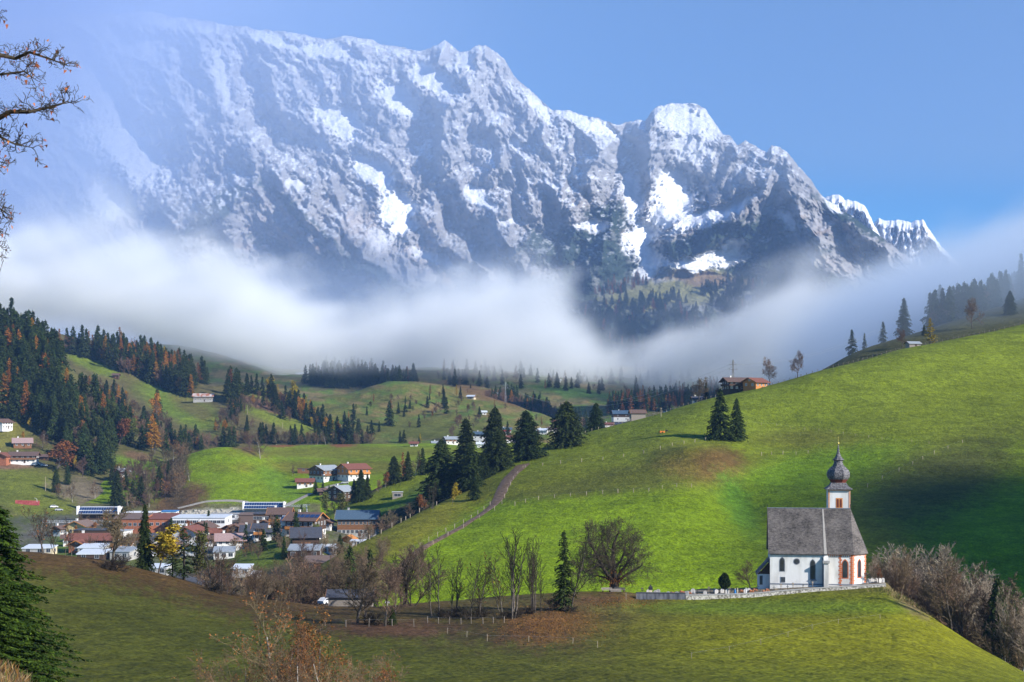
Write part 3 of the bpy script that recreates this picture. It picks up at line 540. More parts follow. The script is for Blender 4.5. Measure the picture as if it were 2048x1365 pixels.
def poly_mesh(name, verts, faces_n, mats, matidx=None, smooth=False):
    """verts (n,3) with consecutive faces of faces_n corners each"""
    me = bpy.data.meshes.new(name); n = len(verts); me.vertices.add(n); me.vertices.foreach_set('co', verts.reshape(-1).astype(np.float32))
    nf = n // faces_n; me.loops.add(n); me.loops.foreach_set('vertex_index', np.arange(n, dtype=np.int32)); me.polygons.add(nf)
    me.polygons.foreach_set('loop_start', (np.arange(nf) * faces_n).astype(np.int32))
    if matidx is not None: me.polygons.foreach_set('material_index', matidx.astype(np.int32))
    for m in mats: me.materials.append(m)
    me.update(); return me
def indexed_mesh(name, verts, faces, mats, matidx=None, smooth=False):
    me = bpy.data.meshes.new(name); me.vertices.add(len(verts)); me.vertices.foreach_set('co', np.asarray(verts, np.float32).reshape(-1))
    f = np.asarray(faces, np.int32); k = f.shape[1]; me.loops.add(len(f) * k); me.loops.foreach_set('vertex_index', f.reshape(-1)); me.polygons.add(len(f))
    me.polygons.foreach_set('loop_start', (np.arange(len(f)) * k).astype(np.int32))
    if matidx is not None: me.polygons.foreach_set('material_index', np.asarray(matidx, np.int32))
    me.polygons.foreach_set('use_smooth', np.full(len(f), smooth))
    for m in mats: me.materials.append(m)
    me.update(); return me

def tuft_tris(c, d, side, s, rs, wid=.32):
    """one pointed leaf-like face per row: base c, pointing along d, width along side"""
    n = len(c); s = s[:, None]
    a = c - side * s * wid; b = c + side * s * wid; e = c + d * s
    return np.stack([a, b, e], 1)
def spruce_tris(seed, H=20., W=3.2, nb=230, tuft=.5, low=.05, shape=.85, droop=.35, per=1.0, ragged=.3, gap=0.0):
    rs = np.random.RandomState(seed); out = []
    lean = rs.rand() * 6
    for i in range(nb):
        t = (i + rs.rand()) / nb; t = t ** .92; z0 = H * (low + (1 - low) * t)
        if gap and rs.rand() < gap: continue
        L = W * ((1 - t) ** shape) * (1 - ragged + ragged * 1.4 * rs.rand()) * (1 + .14 * math.sin(t * 23 + lean)) + .12 * W * (1 - t) + .05
        if t < .12: L *= .55 + 3.4 * t
        az = rs.rand() * 2 * np.pi; o = np.array([math.cos(az), math.sin(az), 0.]); sd_ = np.array([-o[1], o[0], 0.])
        m = max(2, int(L / tuft * 1.9 * per)); r = (np.linspace(.18, 1, m) + rs.rand(m) * .1)
        rise = .28 * (t - .35)
        c = o * (r * L)[:, None] + np.array([0, 0, 1.]) * (z0 + r * L * rise - droop * L * r ** 1.8)[:, None] + rs.randn(m, 3) * tuft * .16
        for sgn in (-1, 1, 0):
            dd = o * .75 + sd_ * sgn * (.85 + .4 * rs.rand(m))[:, None] + np.array([0, 0, -1.]) * (.25 + .5 * rs.rand(m))[:, None] + rs.randn(m, 3) * .22
            dd /= np.linalg.norm(dd, axis=1, keepdims=True)
            sv = np.cross(dd, np.array([0, 0, 1.]) + rs.randn(m, 3) * .6); sv /= np.linalg.norm(sv, axis=1, keepdims=True) + 1e-6
            out.append(tuft_tris(c, dd, sv, tuft * (.9 + .8 * rs.rand(m)) * (1.15 - .35 * r), rs))
    # leader
    m = 6; z = H * (.965 + .045 * rs.rand(m)); c = np.stack([np.zeros(m), np.zeros(m), z], 1); dd = rs.randn(m, 3) * .3 + np.array([0, 0, .9]); dd /= np.linalg.norm(dd, axis=1, keepdims=True)
    sv = np.cross(dd, rs.randn(m, 3)); sv /= np.linalg.norm(sv, axis=1, keepdims=True); out.append(tuft_tris(c, dd, sv, np.full(m, tuft * 1.2), rs, .2))
    return np.concatenate(out)
def tubes(segs, k=4):
    """segs: list of (p0, p1, r0, r1) -> tube faces"""
    P0 = np.array([s[0] for s in segs]); P1 = np.array([s[1] for s in segs]); R0 = np.array([s[2] for s in segs]); R1 = np.array([s[3] for s in segs])
    d = P1 - P0; d /= np.linalg.norm(d, axis=1, keepdims=True) + 1e-9
    up = np.where(np.abs(d[:, 2:3]) > .9, np.array([[1., 0, 0]]), np.array([[0, 0, 1.]])); a = np.cross(d, up); a /= np.linalg.norm(a, axis=1, keepdims=True); b = np.cross(d, a)
    n = len(segs); V = np.zeros((n, 2 * k, 3))
    for j in range(k):
        th = 2 * np.pi * j / k; v = a * math.cos(th) + b * math.sin(th); V[:, j] = P0 + v * R0[:, None]; V[:, k + j] = P1 + v * R1[:, None]
    Fq = np.array([[j, (j + 1) % k, k + (j + 1) % k, k + j] for j in range(k)]); Fi = (np.arange(n) * 2 * k)[:, None, None] + Fq[None]
    return V.reshape(-1, 3), Fi.reshape(-1, 4)
def grow(seed, H=12., r0=.22, levels=4, split=(6, 5, 4, 3), spread=.65, upt=.25, first=.25, ratio=.55, wig=.12, stems=1, stem_spread=.12, twig_r=.02, crown_fill=1.0, tip_curl=0):
    rs = np.random.RandomState(seed); rnd = random.Random(seed); segs = []; tips = []
    def br(p, d, L, r, lv):
        ns = 5 if lv == 0 else (4 if lv == 1 else 3); pts = [p]; rr = [r]; d = d / np.linalg.norm(d)
        for i in range(ns):
            d = d + rs.randn(3) * wig * (1 + .3 * lv) + np.array([0, 0, upt * (.4 if lv == 0 else .35)]); d /= np.linalg.norm(d)
            q = pts[-1] + d * L / ns; q_r = max(r * (1 - (.72 if lv == 0 else .62) * (i + 1) / ns), twig_r * .5); segs.append((pts[-1], q, rr[-1], q_r, lv)); pts.append(q); rr.append(q_r)
        if lv + 1 >= levels: tips.append((pts[-1], d)); return
        nchild = split[lv]
        for c in range(nchild):
            t = first + (1 - first) * (c + rnd.random()) / nchild if lv == 0 else .2 + .8 * (c + rnd.random()) / nchild
            k = min(int(t * ns), ns - 1); f = t * ns - k; q = pts[k] * (1 - f) + pts[k + 1] * f; axis = (pts[k + 1] - pts[k]); axis /= np.linalg.norm(axis)
            sv = np.cross(axis, rs.randn(3)); sv /= np.linalg.norm(sv) + 1e-9; sp = spread * (.7 + .6 * rnd.random())
            nd = axis * math.cos(sp) + sv * math.sin(sp); Lc = L * ratio * (.7 + .6 * rnd.random()) * (1 - .45 * t if lv == 0 else 1 - .3 * t) * crown_fill
            br(q, nd, Lc, max(rr[k] * (.55 if lv == 0 else .6), twig_r), lv + 1)
        br(pts[-1], d, L * ratio * .6, rr[-1], lv + 1)
    for s in range(stems):
        a = rs.rand() * 6.28; lean = stem_spread * (s > 0 or stems > 1) * (.4 + rs.rand()); d = np.array([math.cos(a) * lean, math.sin(a) * lean, 1.])
        base = np.array([math.cos(a), math.sin(a), 0.]) * (.25 * (stems > 1) * (.5 + rs.rand())) + np.array([0, 0, -.5])
        br(base, d, H * (.62 if stems == 1 else .6 + .2 * rs.rand()) + .5, r0 * (1 if s == 0 else .7 + .25 * rs.rand()), 0)
    return segs, tips
def bare_parts(name, seed, mats=None, leaves=None, nleaf=0, leaf_s=.12, k=3, **kw):
    """trunk mesh (thick wood) and crown mesh (branches, twigs and what leaves are left)"""
    segs, tips = grow(seed, **kw); mb, mt = mats or (M_BARK, M_TWIG)
    hi = max(s[1][2] for s in segs); H = kw.get('H', 12.); sc = H / hi
    V0, F0 = tubes([(s[0] * sc, s[1] * sc, s[2], s[3]) for s in segs if s[4] == 0], 6)
    V1, F1 = tubes([(s[0] * sc, s[1] * sc, s[2], s[3]) for s in segs if s[4] >= 1], k)
    tr = indexed_mesh(name + '_trunk', V0, F0, [mb], smooth=True)
    mats_c = [mt]; mi = np.zeros(len(F1), int)
    if nleaf:
        rs = np.random.RandomState(seed + 5); T = np.array([t[0] for t in tips]) * sc; c = T[rs.randint(0, len(T), nleaf)] + rs.randn(nleaf, 3) * leaf_s * 2
        a = rs.randn(nleaf, 3); a /= np.linalg.norm(a, axis=1, keepdims=True); b = np.cross(a, rs.randn(nleaf, 3)); b /= np.linalg.norm(b, axis=1, keepdims=True); s = leaf_s * (.7 + .8 * rs.rand(nleaf, 1))
        Q = np.stack([c - a * s - b * s * .6, c + a * s - b * s * .6, c + a * s + b * s * .6, c - a * s + b * s * .6], 1).reshape(-1, 3)
        Fq = np.arange(nleaf * 4).reshape(-1, 4) + len(V1); V1 = np.concatenate([V1, Q]); F1 = np.concatenate([F1, Fq]); mi = np.concatenate([mi, np.ones(nleaf, int)]); mats_c.append(leaves)
    cr = indexed_mesh(name + '_crown', V1, F1, mats_c, mi)
    return tr, cr
def round_parts(name, seed, H, W, mat, nleaf=1500, leaf=.4, tall=1.0, thin=0.0):
    """an autumn broadleaf: trunk with limbs and leaf faces gathered in uneven clumps"""
    rs = np.random.RandomState(seed); segs, tips = grow(seed, H=H * .95, r0=H * .018, levels=4, split=(8, 4, 3, 2), spread=.6, upt=.3, first=.2, ratio=.5)
    hi = max(s[1][2] for s in segs); sc = H * .95 / hi; V0, F0 = tubes([(s[0] * sc, s[1] * sc, s[2], s[3]) for s in segs], 3)
    mx_r = max(np.hypot(s[1][0], s[1][1]) for s in segs) * sc; f = W / 2 / mx_r; V0[:, :2] *= f
    T = np.array([t[0] for t in tips]) * sc; T[:, :2] *= f
    c = T[rs.randint(0, len(T), nleaf)] + rs.randn(nleaf, 3) * leaf * 1.1
    dd = rs.randn(nleaf, 3); dd /= np.linalg.norm(dd, axis=1, keepdims=True); sv = np.cross(dd, rs.randn(nleaf, 3)); sv /= np.linalg.norm(sv, axis=1, keepdims=True)
    tri = tuft_tris(c, dd, sv, leaf * (.7 + .9 * rs.rand(nleaf)), rs, .42)
    tr = indexed_mesh(name + '_trunk', V0, F0, [M_BARK])
    cr = poly_mesh(name + '_crown', tri.reshape(-1, 3), 3, [mat]); return tr, cr
def pole_mesh(name, H, r, mat, k=6):
    V, Fq = tubes([(np.array([0, 0, -.8]), np.array([0, 0, H * .5]), r, r * .55), (np.array([0, 0, H * .5]), np.array([0, 0, H]), r * .55, r * .06)], k); return indexed_mesh(name, V, Fq, [mat], smooth=True)
def joined(name, parts):
    """one mesh out of (mesh) parts, keeping their materials"""
    vs, fs, mi, mats = [], [], [], []; off = 0
    for me in parts:
        n = len(me.vertices); v = np.zeros(n * 3, np.float32); me.vertices.foreach_get('co', v); vs.append(v.reshape(-1, 3))
        for p in me.polygons: fs.append([i + off for i in p.vertices]); mi.append(len(mats) + p.material_index)
        off += n; mats += list(me.materials)
    out = bpy.data.meshes.new(name); out.from_pydata(np.concatenate(vs).tolist(), [], fs)
    for m in mats: out.materials.append(m)
    out.polygons.foreach_set('material_index', np.array(mi, np.int32)); out.update(); return out

# the kinds: each a list of variants (trunk mesh, crown mesh, height)
K = {}
def spruce_kind(key, n, seed, H, W, mat=M_SPRUCE, trunk=M_DBARK, **kw):
    K[key] = [(pole_mesh('spruce_trunk', H * .95, H * .014 + .05, trunk), poly_mesh('spruce_crown', spruce_tris(seed + i, H=H, W=W * (1 + .2 * (i % 3 - 1)), **kw).reshape(-1, 3), 3, [mat]), H) for i in range(n)]
spruce_kind('far', 6, 10, 22., 5.0, nb=150, ragged=.45, tuft=1.0, per=.95)
spruce_kind('mid', 4, 30, 22., 4.7, nb=330, tuft=.66, ragged=.35)
spruce_kind('wide', 4, 50, 22., 6.8, nb=560, tuft=.66, shape=.6, ragged=.4, low=.03)
spruce_kind('larch', 4, 70, 22., 3.6, mat=M_LARCH, trunk=M_BARK, nb=120, tuft=.75, per=.9, low=.2, droop=.1, shape=.7, gap=.1)
spruce_kind('larch_yellow', 2, 80, 22., 3.6, mat=M_GOLD, trunk=M_BARK, nb=90, tuft=.75, per=.9, low=.16, droop=.1, shape=.7, gap=.1)
spruce_kind('larch_rust', 2, 86, 22., 3.8, mat=M_RUST, trunk=M_BARK, nb=90, tuft=.75, per=.9, low=.16, droop=.1, shape=.7, gap=.1)
K['bare_far'] = [(*bare_parts('bare', 100 + i, H=14., r0=.20, levels=4, split=(15, 7, 6), spread=.75, upt=.22, first=.12, ratio=.52, twig_r=.06, leaves=M_RUST, nleaf=120 * (i % 2), leaf_s=.25), 14.) for i in range(5)]
K['bare_grey'] = [(*bare_parts('bare', 110 + i, mats=(M_BIRCH, M_TWIG), H=14., r0=.20, levels=4, split=(14, 7, 5), spread=.65, upt=.28, first=.12, ratio=.5, twig_r=.055), 14.) for i in range(3)]
K['bare_round'] = [(*bare_parts('bare', 115 + i, mats=(M_BARK, M_TWIG), H=14., r0=.3, levels=5, split=(10, 6, 5, 4), spread=.85, upt=.12, first=.25, ratio=.62, twig_r=.05), 14.) for i in range(3)]
K['bare_slim'] = [(*bare_parts('bare', 120 + i, mats=(M_BARK, M_TWIGD), H=14., r0=.15, levels=4, split=(17, 6, 5), spread=.55, upt=.32, first=.25, ratio=.34, twig_r=.026, stems=1 + i % 2, leaves=M_RUST, nleaf=(0, 90, 0, 40)[i], leaf_s=.11), 14.) for i in range(4)]
K['bare_multi'] = [(*bare_parts('bare', 130 + i, mats=(M_BARK, M_TWIGD), H=16., r0=.17, levels=4, split=(13, 6, 5), spread=.45, upt=.40, first=.35, ratio=.34, twig_r=.024, stems=4 + i, stem_spread=.2), 16.) for i in range(3)]
K['bare_bushy'] = [(*bare_parts('bare', 140 + i, mats=(M_BARK, M_TWIG), H=14., r0=.20, levels=5, split=(12, 7, 5, 4), spread=.7, upt=.16, first=.16, ratio=.56, twig_r=.028), 14.) for i in range(3)]
K['bare_pale'] = [(*bare_parts('bare', 150 + i, mats=(M_BIRCH, M_TWIGP), H=16., r0=.17, levels=4, split=(15, 8, 6), spread=.55, upt=.3, first=.25, ratio=.42, twig_r=.030, stems=2 + i, stem_spread=.3), 16.) for i in range(3)]
K['bare_brown'] = [(*bare_parts('bare', 160 + i, mats=(M_BARK, M_TWIG), H=16., r0=.17, levels=4, split=(16, 8, 6), spread=.6, upt=.28, first=.15, ratio=.44, twig_r=.032, stems=2 + i, stem_spread=.25), 16.) for i in range(3)]
K['leafy_rust'] = [(*round_parts('broadleaf', 170 + i, 12., 9., M_RUST, 1500, .42), 12.) for i in range(3)]
K['leafy_gold'] = [(*round_parts('broadleaf', 180 + i, 12., 8., M_GOLD, 1300, .42), 12.) for i in range(2)]
K['leafy_orange'] = [(*round_parts('broadleaf', 190 + i, 13., 6.5, M_LARCH, 1300, .40), 13.) for i in range(3)]
K['leafy_olive'] = [(*round_parts('broadleaf', 195 + i, 12., 8., M_OLIVE, 1500, .42), 12.) for i in range(2)]
KONE = {}
RT = random.Random(4)
def plant(kind, loc, h, label, group=None, width=1.0, name=None, cat='tree', var=None, split=True):
    tr, cr, H = K[kind][var if var is not None else RT.randrange(len(K[kind]))]
    s = h / H; nm = name or ('spruce_tree' if kind in ('far', 'mid', 'wide', 'spruce_full', 'spruce_thin') else 'larch_tree' if kind.startswith('larch') else 'bare_tree' if kind.startswith('bare') else 'autumn_tree')
    if split:
        e = empty(nm, loc, RT.random() * 6.28, (s * width, s * width, s)); link('trunk', tr, e); link('crown', cr, e)
    else:
        key = (tr.name, cr.name)
        if key not in KONE: KONE[key] = joined(nm, [tr, cr])
        e = link(nm, KONE[key]); e.location = loc; e.rotation_euler = (0, 0, RT.random() * 6.28); e.scale = (s * width, s * width, s)
    tag(e, label, cat, group); return e
def stand(kind, px, base, top, label, lay=None, Y=None, **kw):
    """a tree whose foot is seen at (px, base) or stands hidden at distance Y, reaching up to row top"""
    loc = hit(px, base, lay) if Y is None else Vector(((px - 1024) / F * Y, Y, gz((px - 1024) / F * Y, Y)))
    h = (YH - top) / F * loc.y - loc.z; loc.z -= .15
    return plant(kind, loc, max(h, 2), label, **kw)
def inpoly(x, y, poly):
    r = False; j = len(poly) - 1
    for i in range(len(poly)):
        if (poly[i][1] > y) != (poly[j][1] > y) and x < (poly[j][0] - poly[i][0]) * (y - poly[i][1]) / (poly[j][1] - poly[i][1]) + poly[i][0]: r = not r
        j = i
    return r
FOREST = []                                # trees past the counted ones: gathered into one wood per slope
def wood(poly, n, mix, h, lay, group, labels, gapx=7, seed=0, indiv=1.0, near_y=0):
    """n trees scattered over the ground inside a photo outline on one slope"""
    r = random.Random(seed); xs = [p[0] for p in poly]; ys = [p[1] for p in poly]; pts = []
    for _ in range(n * 30):
        x, y = r.uniform(min(xs), max(xs)), r.uniform(min(ys), max(ys))
        if not inpoly(x, y, poly) or (385 < x < 455 and 770 < y < 832): continue
        if any((x - a) ** 2 + ((y - b) * 2.2) ** 2 < gapx ** 2 for a, b in pts): continue
        pts.append((x, y))
        if len(pts) >= n: break
    my_ = sorted(p[1] for p in pts); mx_ = sorted(p[0] for p in pts)
    for x, y in pts:
        kind = r.choices([m[0] for m in mix], [m[1] for m in mix])[0]
        loc = hit(x, y, lay, near_y); loc.z -= .2
        hh = h * r.uniform(.72, 1.18) * (.72 if kind.startswith(('bare', 'leafy')) else 1)
        fy, fx = my_.index(y) / len(my_), mx_.index(x) / len(mx_); fam = 'bare' if kind.startswith('bare') else 'leafy' if kind.startswith('leafy') else 'larch' if kind.startswith('larch') else 'spruce'
        WAIT.append((hh / loc.y, fam, kind, loc, hh, labels[fam] + (', upper' if fy < .33 else ', lower' if fy > .66 else ', middle') + (' left' if fx < .33 else ' right' if fx > .66 else ' centre') + (', tall' if hh > h * (.72 if kind.startswith(('bare', 'leafy')) else 1) * 1.0 else ', short'), {'b': 'bare trees ', 'l': 'autumn larches and leafy trees '}.get(kind[0], 'spruces ') + group, r.uniform(.85, 1.2), group, r.random() * 6.28))
WAIT = []
def settle_woods():
    have = {'spruce': sum(o.name.startswith('spruce_tree') for o in C.objects), 'bare': sum(o.name.startswith('bare_tree') for o in C.objects), 'larch': sum(o.name.startswith('larch_tree') for o in C.objects), 'leafy': sum(o.name.startswith('autumn_tree') for o in C.objects)}
    for w_ in sorted(WAIT, key=lambda w: -w[0]):
        _, fam, kind, loc, hh, lab, grp, wd, g, rz = w_
        if have[fam] < 296: have[fam] += 1; plant(kind, loc, hh, lab, group=grp, split=False, width=wd)
        else: FOREST.append((kind, loc, hh, rz, g))
def labset(place): return dict(spruce='dark spruce ' + place, larch='orange larch ' + place, bare='leafless tree ' + place, leafy='rusty leaved tree ' + place)

mixF = [('far', 30), ('larch', 2), ('bare_far', 1.5), ('leafy_rust', .6), ('leafy_olive', .6)]
wood([(-15, 655), (0, 660), (50, 685), (100, 715), (130, 748), (125, 800), (128, 850), (140, 905), (60, 850), (-15, 835)], 300, mixF, 26, 'F', 'in the steep wood at the left edge', labset('in the steep wood at the left edge'), 6.5, 1, .62)
wood([(120, 780), (150, 790), (190, 815), (240, 855), (290, 890), (340, 915), (300, 905), (240, 890), (215, 950), (170, 960), (130, 930), (120, 860)], 120, [('far', 12), ('bare_far', 2.5), ('leafy_rust', 1), ('larch', .6), ('leafy_olive', 1)], 22, 'F', 'above the quarry bank', labset('on the wooded spur above the brown bank'), 7, 2, .8)
mixG = [('far', 16), ('larch', 2.2), ('larch_rust', 2.2), ('bare_far', 5), ('larch_yellow', .6), ('leafy_orange', 1.2)]
wood([(112, 702), (150, 706), (250, 712), (330, 735), (380, 755), (450, 782), (480, 795), (478, 806), (430, 806), (385, 797), (330, 780), (270, 755), (240, 745), (190, 722), (135, 708)], 230, mixG, 25, 'G', 'on the ridge below the fog', labset('on the ridge just under the fog'), 6, 3, .8)
wood([(480, 790), (530, 792), (600, 822), (650, 848), (715, 884), (700, 886), (640, 862), (600, 846), (560, 812), (545, 800), (500, 784)], 105, [('far', 9), ('larch', 4), ('larch_yellow', 2.5), ('leafy_gold', 1), ('leafy_orange', 3), ('bare_far', 4)], 20, 'G', 'at the right end of the ridge', labset('at the right end of the ridge'), 7, 4, .85)
wood([(140, 766), (185, 775), (250, 790), (265, 820), (300, 850), (290, 862), (240, 842), (205, 815), (160, 790), (135, 775)], 60, [('bare_far', 10), ('far', 5), ('leafy_rust', 2), ('leafy_orange', 1), ('larch', 1)], 16, 'G', 'between the two hanging meadows', labset('between the two hanging meadows'), 7.5, 5, 1)
wood([(245, 850), (300, 858), (330, 872), (400, 888), (470, 884), (480, 896), (380, 905), (330, 905), (250, 880)], 80, [('bare_far', 9), ('far', 5), ('leafy_orange', 1), ('leafy_rust', 1)], 15, 'G', 'in the gully below the rusty roofed barn', labset('in the gully below the rusty roofed barn'), 7, 6, 1)
wood([(425, 806), (470, 812), (520, 800), (545, 810), (590, 838), (580, 846), (520, 822), (480, 830), (470, 880), (430, 870), (440, 830)], 60, [('bare_far', 11), ('leafy_orange', 1.5), ('far', 1.5)], 14, 'G', 'beside the rusty roofed barn', labset('in the thicket right of the rusty roofed barn'), 7, 7, 1)
wood([(490, 884), (740, 888), (740, 893), (490, 890)], 50, [('far', 6), ('bare_far', 7), ('bare_grey', 3)], 15, 'G H1', 'in the row behind the terrace meadow', labset('in the long row behind the terrace meadow'), 5, 8, 1)
wood([(330, 915), (372, 905), (380, 960), (372, 1000), (330, 1000), (300, 960)], 50, [('bare_grey', 8), ('bare_far', 8), ('far', 1)], 14, 'D F C', 'on the bank left of the green mound', labset('on the brown bank left of the green mound'), 7, 9, 1)
wood([(215, 960), (320, 925), (330, 1000), (290, 1025), (235, 1020)], 46, [('bare_far', 9), ('bare_grey', 3), ('far', 2)], 14, 'D F C', 'behind the blue panelled lift station', labset('behind the blue panelled lift station'), 7.5, 10, 1)
wood([(606, 768), (640, 752), (700, 745), (745, 756), (800, 766), (835, 774), (800, 781), (740, 776), (690, 779), (640, 776)], 130, [('far', 14), ('larch_rust', 1)], 25, 'H2', 'in the misty wood at the valley head', labset('in the dark misty wood at the valley head'), 4.5, 11, near_y=1650)
wood([(1080, 815), (1170, 850), (1180, 862), (1120, 838), (1060, 832), (1000, 810), (960, 797), (1010, 794)], 90, [('far', 7), ('bare_far', 9), ('larch', .5)], 17, 'H2', 'behind the curved hill crest', labset('behind the curved crest in mid valley'), 6, 12, .5, near_y=1450)
wood([(1215, 812), (1300, 800), (1400, 790), (1440, 775), (1440, 800), (1330, 825), (1215, 832)], 150, [('far', 8), ('larch_rust', 5), ('larch', 1)], 19, 'H2', 'in the blue haze behind the big hill', labset('in the blue haze behind the big green hill'), 5, 13, .3)
wood([(1850, 652), (1950, 622), (2060, 590), (2060, 555), (1960, 585), (1880, 610)], 90, [('far', 10), ('bare_far', 1)], 21, 'I', 'in the fog at the upper right', labset('half lost in the fog at the upper right'), 8, 14, .5)

wood([(150, 1052), (400, 1050), (640, 1046), (650, 1105), (560, 1120), (420, 1118), (240, 1112), (150, 1108)], 70, [('bare_brown', 8), ('bare_far', 5), ('far', 2.5), ('leafy_olive', 1.5), ('leafy_rust', 1.5), ('leafy_gold', .6), ('leafy_orange', .8)], 9.5, 'C', 'among the village houses', labset('among the village houses'), 13, 21, 1)
wood([(590, 1150), (690, 1105), (850, 1110), (850, 1190), (600, 1200)], 40, [('bare_bushy', 6), ('bare_brown', 5)], 10, 'B', 'on the dark foot of the hill left of the bright field', labset('on the dark foot of the big hill'), 13, 22, 1)
wood([(740, 800), (860, 782), (960, 805), (1040, 825), (1120, 850), (1150, 872), (1000, 890), (900, 850), (780, 860), (700, 890), (640, 880), (700, 830)], 60, [('bare_far', 7), ('far', 4), ('larch_rust', 1), ('leafy_olive', 1)], 11, 'H1', 'scattered over the brown pasture', labset('scattered over the mid valley pasture'), 14, 31)
wood([(860, 745), (1000, 745), (1200, 752), (1430, 755), (1430, 785), (1200, 790), (1100, 780), (960, 780), (860, 765)], 90, [('far', 8), ('bare_far', 3), ('larch_rust', 2)], 19, 'H2', 'along the misty hedges at the valley head', labset('along the misty hedges at the valley head'), 9, 32, near_y=1650)
# single trees that stand out
S = stand
S('wide', 883, 1003, 880, 'broad dark spruce, leftmost of the tall clump above the dirt track', Y=575, width=1.15)
S('mid', 932, 930, 840, 'tall slim spruce, second in the clump above the dirt track', Y=600, width=1.6)
S('wide', 940, 992, 888, 'bushy spruce standing low in the clump, left of the dirt track', Y=566, width=1.25)
S('wide', 990, 925, 815, 'tallest pointed spruce rising at the back of the clump', Y=650, width=1.0)
S('wide', 995, 972, 862, 'broad spruce nearest the top of the dirt track', Y=605, width=1.35)
S('wide', 1052, 918, 822, 'very broad rounded spruce right of the dirt track top', 'B', width=1.6)
S('wide', 1133, 893, 803, 'broad pyramidal spruce with pale stems at its foot', 'B', width=1.35)
S('wide', 1192, 864, 806, 'smaller dark spruce near the hill fence, right of the pyramidal one', Y=712, width=1.15)
S('wide', 912, 1000, 925, 'lower spruce filling the gap behind the yellow tree', Y=570, width=1.2)
S('wide', 965, 985, 905, 'lower spruce between the bushy and the broad one', Y=590, width=1.3)
S('mid', 1010, 960, 893, 'small spruce at the right foot of the broad one', Y=620, width=1.3)
S('mid', 950, 1000, 945, 'bright green young spruce at the foot of the clump', 'B', width=1.3)
S('mid', 1441, 880, 778, 'taller of the two lone spruces on the open green slope', 'B', width=1.15)
S('mid', 1473, 882, 797, 'shorter of the two lone spruces on the open green slope', 'B', width=1.0)
S('leafy_gold', 905, 1010, 965, 'small yellow leaved tree with pale stem below the spruce clump', 'B')
S('larch_yellow', 946, 935, 903, 'thin yellow larch squeezed between the big spruces', Y=585)
S('bare_multi', 864, 1018, 962, 'bare many stemmed pale tree left of the small yellow tree', 'B', width=1.3)
S('leafy_rust', 838, 1030, 988, 'rusty shrub like tree at the gully edge above the hill', Y=520)
S('bare_far', 820, 1035, 1005, 'low bare brown tree in the gully beside the hill edge', Y=510)
S('bare_far', 848, 1024, 992, 'low purplish bare tree in the gully below the rusty tree', Y=520)
for i, (x, b, t, k) in enumerate([(788, 966, 912, 'wide'), (806, 962, 905, 'larch_rust'), (816, 960, 903, 'mid'), (845, 950, 897, 'far'), (831, 952, 900, 'bare_grey'), (770, 976, 944, 'leafy_rust'), (757, 985, 958, 'bare_far')]):
    S(k, x, b, t, ['broad dark spruce, leftmost on the spur above the hay hut', 'rust orange larch on the spur above the hay hut', 'dark spruce right behind the rust orange larch', 'dull spruce at the right end of the row above the hay hut', 'bare pale tree in the row above the hay hut', 'low rusty leaved tree left of the broad dark spruce', 'dim bare tree at the left foot of the spur row'][i], 'E D')
for i, (x, b, t, k) in enumerate([(708, 1006, 958, 'mid'), (722, 1002, 940, 'wide'), (735, 998, 948, 'mid'), (652, 1032, 985, 'leafy_olive'), (670, 1033, 990, 'bare_grey'), (682, 1035, 985, 'leafy_olive'), (631, 988, 960, 'far'), (646, 988, 962, 'far'), (658, 992, 970, 'far')]):
    S(k, x, b, t, ['spruce, leftmost of three below the red roofed chalet', 'widest of the three spruces below the red roofed chalet', 'rightmost of the three spruces below the red roofed chalet', 'loose green pine between the chalets and the solar barn', 'bare pale tree between the two green pines', 'second loose green pine, just right of the bare tree', 'small blue green spruce left of the dark chalet', 'middle small spruce left of the dark chalet', 'small spruce touching the dark chalet on its left'][i], 'D E C')
S('mid', 680, 1105, 1068, 'bright green spruce beside the white flat roof', Y=500); S('mid', 568, 1118, 1072, 'narrow spruce on the village bank under the big chalet', 'C', width=.9)
for i, (x, b, t, w_) in enumerate([(610, 1125, 1060, 1.), (640, 1120, 1075, 1.), (595, 1150, 1098, .9), (560, 1160, 1112, 1.)]): S('bare_brown', x, b, t, ['reddish bare tree in front of the dark barn', 'bare tree in front of the white flat roof', 'bare brown tree under the big chalet', 'bare tree at the foot of the village bank'][i], 'C', width=w_)
for i, (x, b, t) in enumerate([(722, 1092, 1060), (735, 1078, 1040), (765, 1066, 1030), (780, 1052, 1015), (745, 1082, 1052)]): S('bare_brown', x, b, t, ['reddish bare tree right of the solar barn', 'taller bare tree at the solar barn corner', 'bare tree in the dark gully above the solar barn', 'bare tree high in the dark gully', 'low bare tree under the solar barn corner'][i], Y=(455, 480, 500, 510, 465)[i], width=1.3)
